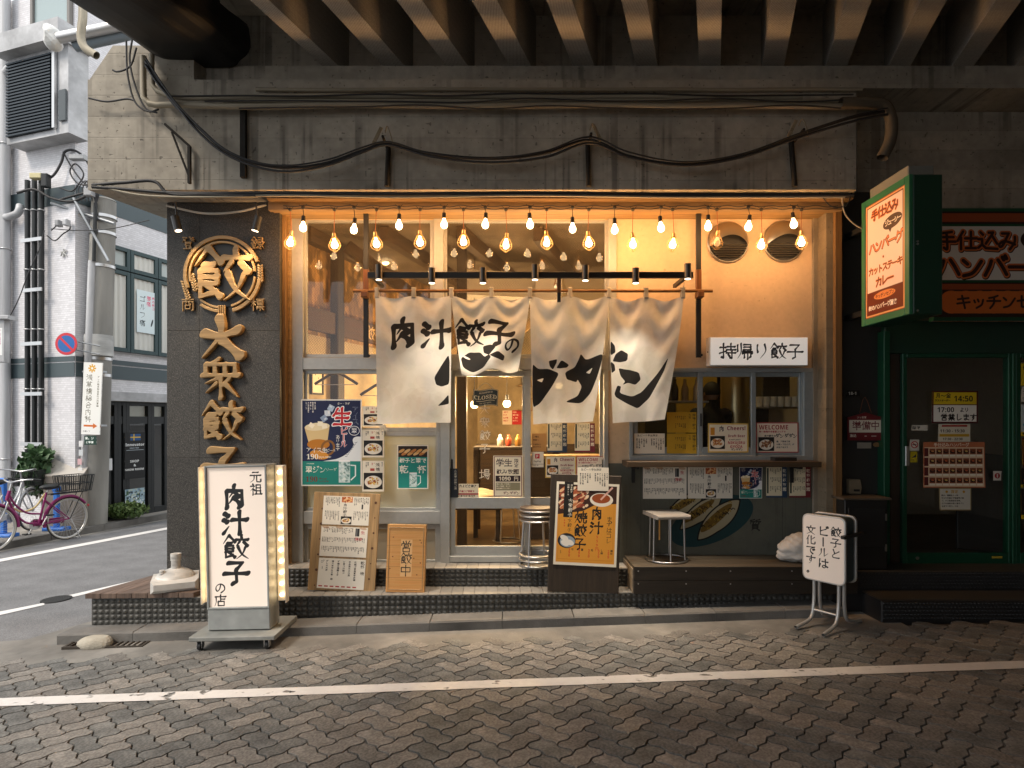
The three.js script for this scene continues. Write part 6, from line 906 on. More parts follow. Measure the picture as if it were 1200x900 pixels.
// ----- lit advertising box on a trolley -----
{
  const c = G(271, 765), g = T('lit_sign_box', 'tall white lit sign box edged with small bulbs on a wheeled trolley', 'sign'); 
  const W = 0.49, H = 1.13, D = 0.2, y0 = 0.125, yb = 0.165;
  const mSil = mk({ color: lin(0.46, 0.48, 0.47), metalness: 0.4, roughness: 0.5, map: tMottle }), mTro = mk({ color: lin(0.36, 0.37, 0.35), roughness: 0.7, map: tMottle });
  M(g, 'trolley_plate', at(B(0.66, 0.035, 0.5, 0.006), -0.0, 0.1, -0.02), mTro);
  for (const [a, b] of [[-0.27, 0.17], [0.25, 0.17], [-0.27, -0.21], [0.28, -0.21]]) { const w = M(g, 'caster', merge([at(B0(0.05, 0.012, 0.05), a, 0.078, b), at(B0(0.006, 0.06, 0.04), a - 0.018, 0.05, b), at(B0(0.006, 0.06, 0.04), a + 0.018, 0.05, b)]), mSteel); M(w, 'wheel', cyl(0.034, 0.034, 0.024, 20).rotateZ(Math.PI / 2), mBlack, [a, 0.034, b]); }
  M(g, 'plinth', at(B(W, yb, D, 0.006), 0, y0 + yb / 2, 0), mSil);
  M(g, 'frame', at(frameGeo(W, H, 0.016, D + 0.012), 0, y0 + yb + H / 2, 0), mSil);
  M(g, 'cabinet', at(B(W - 0.03, H - 0.03, D - 0.03, 0.004), 0, y0 + yb + H / 2, -0.004), mk({ color: lin(0.6), roughness: 0.6 }));
  const t = canvas(680, 1640, (x) => { x.fillStyle = '#f1e6dc'; x.fillRect(0, 0, 680, 1640); x.fillStyle = '#1a1b1c'; text(x, '元祖', 490, 45, 145, { vertical: true, w: 12, gap: 1.02 }); text(x, '肉汁', 155, 190, 310, { vertical: true, w: 17, gap: 0.96 }); text(x, '餃', 155, 785, 310, { w: 11.5 }); text(x, '子', 155, 1082, 310, { w: 17 }); text(x, 'の店', 50, 1340, 145, { vertical: true, w: 12, gap: 1.05 }); });
  M(g, 'lit_face', at(plane(W - 0.03, H - 0.03), 0, y0 + yb + H / 2, D / 2 - 0.012), mk({ map: t, emissive: lin(1, 0.86, 0.74), emissiveMap: t, emissiveIntensity: 0.16, roughness: 0.35 }));
  const ra = new THREE.RectAreaLight(new THREE.Color(1, 0.86, 0.74), 0.3, W - 0.05, H - 0.05); ra.position.set(0, y0 + yb + H / 2, D / 2 + 0.012); ra.rotation.y = Math.PI; g.add(ra);
  const mAcr = mk({ color: lin(0.75, 0.68, 0.58), roughness: 0.35 }), mDot = mk({ color: lin(0.9), emissive: lin(1, 0.74, 0.42), emissiveIntensity: 4 });
  for (const s of [-1, 1]) {
    const ch = M(g, 'bulb_channel', merge([at(B(0.088, H - 0.03, 0.012, 0.002), s * (W / 2 + 0.05), y0 + yb + H / 2, -0.06), at(B(0.006, H - 0.03, 0.07, 0.002), s * (W / 2 + 0.094), y0 + yb + H / 2, -0.022)]), mAcr);
    for (let k = 0; k < 12; k++) { const b = M(ch, 'bulb', new THREE.SphereGeometry(0.0165, 12, 9), mDot, [s * (W / 2 + 0.048), y0 + yb + 0.07 + k * (H - 0.14) / 11, -0.032]); if (k % 3 === 1) { const l = new THREE.PointLight(new THREE.Color(1, 0.66, 0.32), 0.007, 0, 2); l.shadow.radius = 1; b.add(l); } }
  }
  g.position.set(c[0] + 0.0, c[1] + 0.002, c[2] - 0.24); g.rotation.y = 0.0; g.rotation.z = SLOPE;
}
{ // white umbrella stand on the deck
  const q = P(206, 692, 5.36), m = mk({ color: lin(0.74, 0.72, 0.68), roughness: 0.45, map: tMottle }), g = TL('parasol_base', 'white plastic parasol base standing on the plank deck', 'parasol base', [q[0], 0.304, q[2]]);
  const foot = B(0.36, 0.1, 0.36, 0.025); M(g, 'foot', at(foot, 0, 0.05, 0), m); M(g, 'dome', new THREE.LatheGeometry([[0, 0.17], [0.05, 0.168], [0.1, 0.15], [0.14, 0.125], [0.155, 0.1], [0.16, 0.09]].map((v) => new THREE.Vector2(...v)), 28), m); M(g, 'tube', cyl(0.036, 0.038, 0.12, 18).translate(0, 0.21, 0), m); M(g, 'collar', cyl(0.043, 0.041, 0.06, 18).translate(0, 0.265, 0), m); M(g, 'filler_cap', cyl(0.022, 0.024, 0.03, 14).translate(-0.1, 0.155, 0.05), m);
  g.rotation.y = 0.45;
}
{ // freestanding sign: dumplings and beer are culture
  const a = G(972, 733), g = T('culture_sign', 'white rounded double-faced sign with black brush writing on steel legs', 'sign'), W = 0.34, H = 0.53, y0 = 0.37, D = 0.17;
  const rr_ = (w, h, r) => { const s = new THREE.Shape(); s.moveTo(-w / 2 + r, -h / 2); s.lineTo(w / 2 - r, -h / 2); s.quadraticCurveTo(w / 2, -h / 2, w / 2, -h / 2 + r); s.lineTo(w / 2, h / 2 - r); s.quadraticCurveTo(w / 2, h / 2, w / 2 - r, h / 2); s.lineTo(-w / 2 + r, h / 2); s.quadraticCurveTo(-w / 2, h / 2, -w / 2, h / 2 - r); s.lineTo(-w / 2, -h / 2 + r); s.quadraticCurveTo(-w / 2, -h / 2, -w / 2 + r, -h / 2); return s; };
  const ex = (w, h, r, d, z) => muv(new THREE.ExtrudeGeometry(rr_(w, h, r), { depth: d, bevelEnabled: true, bevelSize: 0.006, bevelThickness: 0.006, bevelSegments: 2, curveSegments: 6 }).translate(0, y0 + H / 2, z));
  const mTeal = mk({ color: lin(0.05, 0.075, 0.085), roughness: 0.45, metalness: 0.3 }), mRim = mk({ color: lin(0.55, 0.55, 0.54), metalness: 0.5, roughness: 0.4 });
  M(g, 'body', ex(W - 0.02, H - 0.02, 0.04, D - 0.05, -D / 2 + 0.025), mTeal);
  const t = canvas(480, 780, (x) => { x.fillStyle = '#efe4da'; x.fillRect(0, 0, 480, 780); x.fillStyle = '#181818'; text(x, '餃子と', 320, 110, 120, { vertical: true, w: 12 }); text(x, 'ビールは', 180, 120, 120, { vertical: true, w: 13 }); text(x, '文化です。', 40, 130, 112, { vertical: true, w: 13 }); });
  for (const s of [1, -1]) {
    M(g, 'face_rim', ex(W, H, 0.05, 0.012, s * D / 2 - 0.012), mRim);
    const f = new THREE.ShapeGeometry(rr_(W - 0.012, H - 0.012, 0.045), 6), p = f.attributes.position, uv = f.attributes.uv; for (let i = 0; i < p.count; i++) uv.setXY(i, p.getX(i) / W + 0.5, p.getY(i) / H + 0.5); if (s < 0) f.rotateY(Math.PI); f.translate(0, y0 + H / 2, s * (D / 2 + (s > 0 ? 0.007 : 0.019)));
    M(g, 'face', f, mk({ map: t, roughness: 0.35, emissiveMap: t, emissive: lin(1, 0.92, 0.84), emissiveIntensity: 0.05 }));
  }
  M(g, 'strap', at(B(0.03, 0.025, D + 0.16, 0.004), W / 2 + 0.018, y0 + H * 0.74, 0), mBlack);
  for (const sx_ of [-1, 1]) { M(g, 'leg', tube([[sx_ * 0.1, y0 + 0.01, 0.04], [sx_ * 0.1, 0.16, 0.05], [sx_ * 0.1, 0.06, 0.09], [sx_ * 0.11, 0.015, 0.3]], 0.015, 24, 8), mRim); M(g, 'leg', tube([[sx_ * 0.1, y0 + 0.01, -0.04], [sx_ * 0.1, 0.16, -0.05], [sx_ * 0.1, 0.06, -0.09], [sx_ * 0.11, 0.015, -0.3]], 0.015, 24, 8), mRim); }
  M(g, 'cross_bar', rod([-0.1, 0.12, 0.06], [0.1, 0.12, 0.06], 0.009, 8), mRim);
  const q = P(973, 0, 4.98); g.position.set(q[0], gy(q[0]) + 0.002, -5.0); g.rotation.y = -0.95; g.rotation.z = 0;
}
{ // white sack behind it
  const q = P(944, 642, 5.38), g = new THREE.SphereGeometry(1, 64, 44), p = g.attributes.position;
  for (let i = 0; i < p.count; i++) { const v = V([p.getX(i), p.getY(i), p.getZ(i)]), k = 1 + 0.5 * (fbm(v.x * 0.4 + 0.5, v.y * 0.45 + v.z * 0.1 + 0.5, 5, 4, 61) - 0.5) + 0.05 * Math.abs(Math.sin(v.y * 7 + v.x * 9 + 3 * v.z)); p.setXYZ(i, (v.x * 0.2 * k) - (v.x < -0.6 ? (-(v.x + 0.6)) * 0.12 : 0), v.y * 0.155 * k * (v.y < 0 ? 0.9 : 1), v.z * 0.13 * k); }
  g.computeVertexNormals(); const m = M(scene, 'plastic_sack', g, mk({ color: lin(0.62, 0.59, 0.55), roughness: 0.55 }), [q[0], 0.61, q[2] - 0.12], [0, 0, 0.25]); m.scale.setScalar(0.82); m.userData = { label: 'crumpled white plastic sack on the bench behind the freestanding sign', category: 'sack' };
}
{ // cook standing in the kitchen with the back turned
  const q = P(833, 0, 6.75), bx = q[0], bz = -6.75, base = STEP2 - 0.02;
  const J = { hip: [0, 0.95, 0], chest: [0.0, 1.3, 0.0], neck: [0, 1.48, 0.01], head: [0.0, 1.64, 0.02], shL: [-0.19, 1.41, 0], shR: [0.19, 1.41, 0], elL: [-0.26, 1.13, -0.05], elR: [0.27, 1.13, -0.05], haL: [-0.16, 1.02, -0.28], haR: [0.16, 1.02, -0.28], knL: [-0.1, 0.5, 0.01], knR: [0.1, 0.5, 0.01], anL: [-0.1, 0.06, 0.03], anR: [0.1, 0.06, 0.03], toL: [-0.11, 0.04, -0.12], toR: [0.11, 0.04, -0.12], hpL: [-0.09, 0.93, 0], hpR: [0.09, 0.93, 0] };
  const bones = [['hip', 'chest', 0.15, 0.16], ['chest', 'neck', 0.13, 0.06], ['neck', 'head', 0.055, 0.06], ['shL', 'shR', 0.075, 0.075], ['shL', 'elL', 0.065, 0.05], ['elL', 'haL', 0.048, 0.034], ['shR', 'elR', 0.065, 0.05], ['elR', 'haR', 0.048, 0.034], ['hpL', 'knL', 0.1, 0.07], ['knL', 'anL', 0.065, 0.045], ['anL', 'toL', 0.045, 0.035], ['hpR', 'knR', 0.1, 0.07], ['knR', 'anR', 0.065, 0.045], ['anR', 'toR', 0.045, 0.035]];
  const g = TL('person', 'person in dark clothes standing in the kitchen behind the take-out window', 'person', [bx, base, bz]);
  const body = bodyMesh(J, bones, [[-0.4, 0, -0.4], [0.4, 1.6, 0.25]], 0.02);
  M(g, 'body', body, mk({ color: lin(0.012, 0.012, 0.014), roughness: 0.85 }));
  const head = new THREE.SphereGeometry(1, 24, 18).scale(0.08, 0.115, 0.098).translate(0, 1.655, -0.005); M(g, 'head', merge([head, new THREE.SphereGeometry(1, 8, 6).scale(0.014, 0.03, 0.02).translate(0.08, 1.64, 0), new THREE.SphereGeometry(1, 8, 6).scale(0.014, 0.03, 0.02).translate(-0.08, 1.64, 0), new THREE.SphereGeometry(1, 8, 6).scale(0.014, 0.022, 0.02).translate(0, 1.635, -0.1)]), mk({ color: lin(0.3, 0.17, 0.1), roughness: 0.6 }));
  M(g, 'hair', new THREE.SphereGeometry(1, 24, 18, 0, 6.284, 0, 1.9).scale(0.088, 0.115, 0.105).translate(0, 1.668, 0.012), mk({ color: lin(0.01), roughness: 0.7 }));
  for (const s of [-1, 1]) { const o = [new THREE.SphereGeometry(1, 12, 8).scale(0.036, 0.018, 0.045).translate(s * 0.16, 1.015, -0.31)]; [[-0.024, 0.06], [-0.008, 0.07], [0.008, 0.066], [0.024, 0.052]].forEach(([x, l]) => o.push(rod([s * 0.16 + x, 1.015, -0.34], [s * 0.16 + x, 1.0, -0.34 - l * 0.7], 0.008, 8), rod([s * 0.16 + x, 1.0, -0.34 - l * 0.7], [s * 0.16 + x, 0.975, -0.34 - l], 0.007, 8))); o.push(rod([s * 0.16 - s * 0.03, 1.015, -0.3], [s * 0.16 - s * 0.06, 1.005, -0.35], 0.009, 8)); M(g, 'hand', merge(o), mk({ color: lin(0.34, 0.19, 0.12), roughness: 0.6 })); }
  g.rotation.y = 0.35;
}
function bodyMesh(J, bones, [lo, hi], cell) { // surface of smoothly joined tapered capsules
  const n = [0, 1, 2].map((k) => Math.ceil((hi[k] - lo[k]) / cell) + 1), N = Math.max(...n), size = (N - 1) * cell;
  const f = (x, y, z) => { let d = 1; for (const [a, b, r1, r2] of bones) { const A = J[a], Bq = J[b], ux = Bq[0] - A[0], uy = Bq[1] - A[1], uz = Bq[2] - A[2], l = ux * ux + uy * uy + uz * uz, t = clamp(((x - A[0]) * ux + (y - A[1]) * uy + (z - A[2]) * uz) / l), q = Math.hypot(x - A[0] - ux * t, y - A[1] - uy * t, (z - A[2] - uz * t) * 1.12) - mix(r1, r2, t), k = 0.05, h = clamp(0.5 + 0.5 * (d - q) / k); d = mix(d, q, h) - k * h * (1 - h); } return d; };
  const mc = new MarchingCubes(N, new THREE.MeshBasicMaterial(), false, false, 60000); mc.isolation = 0; mc.reset();
  for (let k = 0; k < N; k++) for (let j = 0; j < N; j++) for (let i = 0; i < N; i++) mc.field[k * N * N + j * N + i] = -f(lo[0] + i * cell, lo[1] + j * cell, lo[2] + k * cell);
  mc.update();
  const g = new THREE.BufferGeometry(), c = mc.count, p = new Float32Array(c * 3), m = new Float32Array(c * 3);
  for (let i = 0; i < c * 3; i++) { m[i] = mc.normalArray[i]; p[i] = lo[i % 3] + (mc.positionArray[i] + 1) / 2 * N * cell; }
  g.setAttribute('position', new THREE.BufferAttribute(p, 3)); g.setAttribute('normal', new THREE.BufferAttribute(m, 3)); g.computeVertexNormals(); return g;
}
// ---------- the dark hamburger kitchen next door ----------
const mPanel = mk({ color: lin(0.03, 0.03, 0.03), roughness: 0.4 }), mInPaint = mk({ color: lin(0.42, 0.38, 0.31), map: tSoft, roughness: 0.8 });   // black lacquered panel; cream paint inside
const mGreen = mk({ color: lin(0.006, 0.07, 0.035), roughness: 0.35, metalness: 0.2 }), mGreenD = mk({ color: lin(0.006, 0.04, 0.025), roughness: 0.4 });
{
  const D = 5.66, k = T('hamburger_kitchen', 'dark hamburger restaurant front with green framed glass doors', 'shop', [4.4, 0.434, -D]);
  const R = (n, a, b, c, d, dep, t, m) => rect(k, n, a, b, c, d, dep, t, m);
  R('side_panel', 987, 225, 1037, 668, D + 0.06, 0.2, mPanel); R('upper_wall', 1004, 60, 1640, 246, D + 0.2, 0.2, mConc);
  R('header', 1037, 376, 1500, 414, D, 0.14, mGreenD); R('green_post', 1036, 388, 1043, 664, D - 0.04, 0.14, mGreen);
  R('side_light', 1043, 414, 1059, 664, D + 0.06, 0.02, mk({ color: lin(0.05, 0.03, 0.02), roughness: 0.2 }));
  R('green_post', 1187, 414, 1191, 664, D, 0.12, mGreen);
  windowAt('glass_door', 1058, 414, 1187, 662, D + 0.01, 5, 0.045, mGreen, mGlass, k, 14);
  windowAt('glass_door', 1191, 414, 1320, 662, D + 0.01, 5, 0.045, mGreen, mGlass, k, 14);
  R('door_handle', 1061.5, 523, 1066, 546, D - 0.012, 0.02, mSteel); { const q = P(1075, 654, D + 0.005); M(k, 'lock', cyl(0.014, 0.014, 0.012, 14).rotateX(Math.PI / 2), mSteel, q); } R('yellow_tag', 1163, 652, 1175, 654.5, D - 0.002, 0.01, mk({ color: lin(0.5, 0.36, 0.03) }));
  M(k, 'inner_floor', B0(5.5, 0.06, 3), mk({ color: lin(0.2, 0.13, 0.08), map: tWood, roughness: 0.5 }), [5.4, 0.4, -7.3]); M(k, 'inner_back_wall', B0(5.5, 3.4, 0.1), mInPaint, [5.4, 2.1, -8.8]); M(k, 'inner_side_wall', B0(0.1, 3.4, 3), mInPaint, [3.25, 2.1, -7.35]); M(k, 'inner_side_wall', B0(0.1, 3.4, 3), mInPaint, [8.1, 2.1, -7.35]); M(k, 'inner_ceiling', B0(5.5, 0.06, 3), mInPaint, [5.4, 3.6, -7.3]);
  // sign board over the door
  const t = canvas(1280, 900, (x, w, h) => {
    x.fillStyle = '#2a0f0a'; x.fillRect(0, 0, w, h); x.fillStyle = '#0c4a30'; x.fillRect(0, 0, w, 26); x.fillStyle = '#9c4a24'; x.fillRect(0, 40, w, 70); x.fillStyle = '#0c4a30'; x.fillRect(0, 124, w, 20); x.fillStyle = '#dfdcd8'; x.fillRect(0, 144, w, 430); x.fillStyle = '#0c4a30'; x.fillRect(0, 574, w, 20); x.fillStyle = '#9c4a24'; x.fillRect(0, 604, w, 46); x.fillStyle = '#0c4a30'; x.fillRect(0, 870, w, 30);
    const o3 = (s, X, Y, z, ww) => { x.fillStyle = '#1a0c08'; text(x, s, X + 4, Y + 6, z, { style: 'gothic', w: ww + 16, gap: 1.0 }); x.fillStyle = '#d2703a'; text(x, s, X, Y, z, { style: 'gothic', w: ww + 14, gap: 1.0 }); x.fillStyle = '#2c0e0a'; text(x, s, X, Y, z, { style: 'gothic', w: ww, gap: 1.0 }); };
    o3('手仕込み', 20, 176, 162, 13); o3('ハンバーグ', 20, 376, 186, 15); x.fillStyle = '#3a2216'; x.beginPath(); x.ellipse(830, 250, 150, 90, 0, 0, 7); x.fill(); x.fillStyle = '#efe6da'; text(x, 'ジューシー', 720, 220, 54, { style: 'gothic', w: 16, gap: 0.9 });
    x.fillStyle = '#d2702c'; for (let q = 0; q < 9; q++) { x.beginPath(); x.arc(140 + q * 110, 750, 92, 0, 7); x.fill(); } x.fillRect(140, 662, 880, 178); x.fillStyle = '#2a120a'; text(x, 'キッチンセブン', 176, 690, 116, { style: 'gothic', w: 14, gap: 1.02 });
  });
  const a = P(1094, 376, D - 0.12), b = P(1286, 244, D - 0.12); const sb = T('kitchen_sign_board', 'wide hamburger sign board with brown outlined lettering over the green door', 'sign', [(a[0] + b[0]) / 2, a[1], -(D - 0.1)]);
  M(sb, 'board', new THREE.BoxGeometry(b[0] - a[0], b[1] - a[1], 0.06), mk({ map: t, roughness: 0.6 }), [(a[0] + b[0]) / 2, (a[1] + b[1]) / 2, -(D - 0.09)]); M(sb, 'fixing_rail', B0(b[0] - a[0], 0.04, 0.05), mBlack, [(a[0] + b[0]) / 2, b[1] - 0.1, -(D - 0.03)]);
  // steps with studded rubber
  const st = T('rubber_steps', 'two black studded rubber steps below the green door', 'steps', [4.6, 0.1, -5.3]), mRub = mk({ color: lin(0.018, 0.018, 0.019), roughness: 0.42 }), mRubTop = mk({ color: lin(0.05, 0.045, 0.038), roughness: 0.55, bumpMap: tMesh, bumpScale: 0.003 });
  const stud = (x0, x1, y0, y1, d) => { const o = []; for (let y = y0 + 0.02, r = 0; y < y1; y += 0.03, r++) for (let x = x0 + 0.02 + (r % 2) * 0.015; x < x1 - 0.01; x += 0.03) { const c = new THREE.CylinderGeometry(0.003, 0.01, 0.008, 4, 1, true); c.rotateX(Math.PI / 2); c.translate(x, y, -d + 0.004); o.push(c); } const m = M(st, 'studs', merge(o), mRub); m.userData.kind = 'stuff'; };
  const xs = P(1036, 0, 5.06)[0] - 0.02, xe = 7.5;
  M(st, 'lower_step', B(xe - xs, 0.36, 0.32, 0.01), mRub, [(xs + xe) / 2, 0.27 - 0.18, -5.06 - 0.16]); M(st, 'lower_tread', B(xe - xs - 0.02, 0.006, 0.3, 0.002), mRubTop, [(xs + xe) / 2, 0.2735, -5.06 - 0.17]); stud(xs, 5.2, 0.11, 0.265, 5.06);
  M(st, 'upper_step', B(xe - xs + 0.2, 0.45, 0.45, 0.01), mRub, [(xs + xe) / 2 - 0.1, 0.434 - 0.225, -5.36 - 0.225]); M(st, 'upper_tread', B(xe - xs + 0.18, 0.006, 0.43, 0.002), mRubTop, [(xs + xe) / 2 - 0.1, 0.4375, -5.36 - 0.22]); stud(xs - 0.2, 5.2, 0.285, 0.43, 5.36);
}
{ // wall fixtures beside the door
  const D = 5.71;
  const tOpen = canvas(420, 330, (x) => { x.fillStyle = '#6e1c24'; x.fillRect(0, 0, 420, 330); x.fillStyle = '#e4dccd'; x.fillRect(18, 92, 384, 146); x.fillStyle = '#6e1c24'; text(x, '準備中', 56, 104, 104, { w: 11 }); x.fillStyle = '#e4dccd'; scribble(x, 110, 48, 220, 34, 26, false, 14, 1); scribble(x, 30, 258, 110, 50, 34, false, 16, 1); x.fillRect(200, 276, 26, 8); x.fillRect(280, 276, 60, 8); });
  const a = P(992.5, 516, D - 0.03), b = P(1034, 483, D - 0.03), w = b[0] - a[0], h = b[1] - a[1], g = T('closed_plate', 'wine and white plate with an arched top on the dark wall', 'sign', [(a[0] + b[0]) / 2, a[1], a[2]]);
  const s = new THREE.Shape(); s.moveTo(-w / 2, 0); s.lineTo(w / 2, 0); s.lineTo(w / 2, h * 0.82); s.quadraticCurveTo(w * 0.3, h * 0.86, 0, h); s.quadraticCurveTo(-w * 0.3, h * 0.86, -w / 2, h * 0.82); s.closePath();
  const e = new THREE.ExtrudeGeometry(s, { depth: 0.012, bevelEnabled: false, curveSegments: 8 }), p = e.attributes.position, uv = e.attributes.uv; for (let i = 0; i < p.count; i++) uv.setXY(i, p.getX(i) / w + 0.5, p.getY(i) / h); M(g, 'plate', e, mk({ map: tOpen, roughness: 0.4 }), g.wb); M(g, 'cord', tube([[-0.05, h * 0.97, 0.006], [0.0, h + 0.14, 0], [0.06, h * 0.97, 0.006]], 0.002, 10, 4), mCord, g.wb);
  { const q = P(999, 461, D - 0.05), m = M(scene, 'address_plate', new THREE.BoxGeometry(0.12, 0.055, 0.006), mk({ map: canvas(120, 56, (x) => { x.fillStyle = '#0d0d0d'; x.fillRect(0, 0, 120, 56); x.fillStyle = '#c8c8c0'; x.font = 'bold 40px sans-serif'; x.fillText('18-1', 14, 42); }), roughness: 0.5 }), [q[0], q[1], -D + 0.065 - 0.005]); m.userData = { label: 'tiny black house number plate above the arched plate', category: 'plate' }; }
  { const q = P(1012, 522, D), m = M(scene, 'name_plate', B(0.13, 0.055, 0.01, 0.003), mk({ map: tMottle, color: lin(0.55, 0.5, 0.42), roughness: 0.5 }), [q[0], q[1], -D - 0.0 + 0.01]); m.userData = { label: 'small cream name plate under the arched plate', category: 'plate' }; const q2 = P(1027, 521, D), o = M(scene, 'oval_badge', cyl(0.035, 0.035, 0.008, 24).rotateX(Math.PI / 2).scale(1, 0.6, 1), mk({ color: lin(0.4, 0.22, 0.1), metalness: 0.5, roughness: 0.4 }), [q2[0], q2[1], -D + 0.008]); o.userData = { label: 'small brown oval badge beside the cream name plate', category: 'badge' }; }
  { const q = P(1001, 578, D - 0.02), g2 = T('bell_box', 'small weathered cream bell box on the dark wall', 'box', [q[0], q[1], -D + 0.03]); M(g2, 'case', poly([[-0.05, 0], [0.05, 0], [0.06, 0.05], [0.045, 0.12], [-0.05, 0.125]], 0.05, 0.006), mk({ color: lin(0.45, 0.36, 0.24), map: tMottle, roughness: 0.5 }), [q[0], q[1], -D - 0.02]); M(g2, 'slot', B0(0.05, 0.02, 0.01), mBlack, [q[0] + 0.01, q[1] + 0.03, -D + 0.045]); }
  { const x0 = P(990, 0, 5.42)[0], x1 = P(1040, 0, 5.42)[0], top = P(0, 586, 5.42)[1], g3 = T('meter_cabinet', 'black steel utility cabinet with a worn top beside the green door', 'cabinet', [(x0 + x1) / 2, 0.44, -5.52]); M(g3, 'body', B(x1 - x0, top - 0.44, 0.22, 0.006), mk({ color: lin(0.014), roughness: 0.4 }), [(x0 + x1) / 2, (top + 0.44) / 2, -5.53]); M(g3, 'top', B(x1 - x0 + 0.05, 0.02, 0.27, 0.004), mk({ color: lin(0.13, 0.1, 0.07), map: tMottle, roughness: 0.6 }), [(x0 + x1) / 2, top + 0.011, -5.53]); M(g3, 'door', B(x1 - x0 - 0.05, 0.34, 0.01, 0.003), mk({ color: lin(0.02), roughness: 0.3 }), [(x0 + x1) / 2, top - 0.24, -5.413]); M(g3, 'hinge', B0(0.012, 0.06, 0.012), mSteel, [x1 - 0.02, top - 0.15, -5.41]); M(g3, 'hinge', B0(0.012, 0.06, 0.012), mSteel, [x1 - 0.02, top - 0.42, -5.41]); }
}
{ // notices on the green door
  const D = 5.655 + 0.005, put = (n, l, c, x0, y0, x1, y1, t) => sheetAt(n, l, c, x0, y0, x1, y1, D, t);
  put('hours_notice', 'white and yellow opening hours notice with a dark border on the green door', 'notice', 1092, 458, 1146, 496, canvas(540, 380, (x) => { x.fillStyle = '#4e1216'; x.fillRect(0, 0, 540, 380); x.fillStyle = '#d6b818'; x.fillRect(18, 18, 504, 140); x.fillStyle = '#ebe7de'; x.fillRect(18, 168, 504, 194); x.fillStyle = '#16120e'; text(x, '月〜金', 40, 28, 58, { w: 12, style: 'gothic' }); text(x, 'ラストオーダー', 32, 100, 26, { w: 14, style: 'gothic', gap: 1.0 }); x.font = 'bold 92px sans-serif'; x.fillText('14:50', 252, 124); x.font = 'bold 80px sans-serif'; x.fillText('17:00', 60, 250); text(x, 'より', 320, 196, 54, { w: 12, style: 'gothic' }); text(x, '営業します', 100, 268, 82, { w: 13, style: 'gothic' }); }));
  put('holiday_notice', 'small striped notice hanging under the opening hours notice', 'notice', 1099.5, 497, 1137, 517.5, canvas(300, 170, (x) => { x.fillStyle = '#d8d0bc'; x.fillRect(0, 0, 300, 170); x.fillStyle = '#a83428'; x.fillRect(30, 8, 240, 18); x.fillStyle = '#2a221a'; x.font = 'bold 40px sans-serif'; x.fillText('11:30 - 15:30', 14, 80); x.fillStyle = '#c89c20'; x.fillRect(10, 96, 280, 26); x.fillStyle = '#2a221a'; x.font = 'bold 32px sans-serif'; x.fillText('17:30 - 22:30', 40, 156); }));
  put('dish_grid_poster', 'orange poster with rows of small dish pictures on the green door', 'poster', 1082, 518, 1154, 571.5, canvas(720, 530, (x) => { x.fillStyle = '#b86a44'; x.fillRect(0, 0, 720, 530); x.fillStyle = '#e0c4a4'; x.fillRect(12, 60, 696, 458); x.fillStyle = '#5c1c1c'; for (let r = 0; r < 4; r++) x.fillRect(12, 70 + r * 112, 46, 96); x.fillStyle = '#f2e4d0'; text(x, '手仕込みハンバーグ', 120, 10, 44, { w: 12, style: 'gothic' }); for (let r = 0; r < 4; r++) for (let c = 0; c < 8; c++) { x.fillStyle = '#8c4a2c'; x.fillRect(70 + c * 79, 76 + r * 112, 70, 66); x.fillStyle = '#2a150c'; x.beginPath(); x.ellipse(105 + c * 79, 112 + r * 112, 30, 20, 0, 0, 7); x.fill(); x.fillStyle = ['#c8844a', '#d8b060', '#7a3a20', '#c05a30'][(r + c) % 4]; x.beginPath(); x.ellipse(108 + c * 79, 106 + r * 112, 18, 10, 0.2, 0, 7); x.fill(); x.fillStyle = '#f0e6d4'; x.fillRect(72 + c * 79, 146 + r * 112, 64, 22); } }));
  put('rules_notice', 'small white notice with short lines lowest on the green door', 'notice', 1100.5, 572, 1138, 598, canvas(300, 210, (x) => { x.fillStyle = '#a08a54'; x.fillRect(0, 0, 300, 210); x.fillStyle = '#cfcabd'; x.fillRect(8, 8, 284, 194); x.fillStyle = '#40382e'; scribble(x, 20, 60, 260, 130, 16, false, 12, 1); x.fillStyle = '#c08a18'; x.beginPath(); x.arc(70, 34, 12, 0, 7); x.arc(230, 34, 12, 0, 7); x.fill(); text(x, '限定', 110, 18, 32, { w: 12 }); }));
  put('tiny_sticker', 'tiny white sticker with dark marks high beside the door handle', 'sticker', 1068, 498, 1087, 504.5, canvas(100, 36, (x) => { x.fillStyle = '#cfcabd'; x.fillRect(0, 0, 100, 36); x.fillStyle = '#222'; scribble(x, 6, 6, 90, 24, 22, false, 16, 1); }));
  put('no_smoking_sticker', 'small no-smoking sticker beside the door handle', 'sticker', 1066, 515, 1077, 528, canvas(100, 120, (x) => { x.fillStyle = '#d5d0c4'; x.fillRect(0, 0, 100, 120); x.strokeStyle = '#b3202a'; x.lineWidth = 9; x.beginPath(); x.arc(50, 56, 34, 0, 7); x.moveTo(28, 32); x.lineTo(74, 80); x.stroke(); x.fillStyle = '#222'; x.fillRect(26, 52, 44, 9); }));
  put('camera_sticker', 'small yellow sticker under the no-smoking sticker', 'sticker', 1066.5, 529, 1075, 542, canvas(80, 120, (x) => { x.fillStyle = '#b8a414'; x.fillRect(0, 0, 80, 120); x.fillStyle = '#223'; x.beginPath(); x.moveTo(12, 70); x.lineTo(64, 30); x.lineTo(64, 62); x.fill(); scribble(x, 8, 84, 64, 30, 16, false); }));
  put('no_entry_sticker', 'small round red mark sticker far on the green door', 'sticker', 1164, 552, 1173, 563, canvas(90, 110, (x) => { x.fillStyle = '#d0ccc2'; x.fillRect(0, 0, 90, 110); x.fillStyle = '#a01c24'; x.beginPath(); x.arc(45, 55, 32, 0, 7); x.fill(); x.fillStyle = '#d0ccc2'; x.fillRect(38, 34, 14, 42); }));
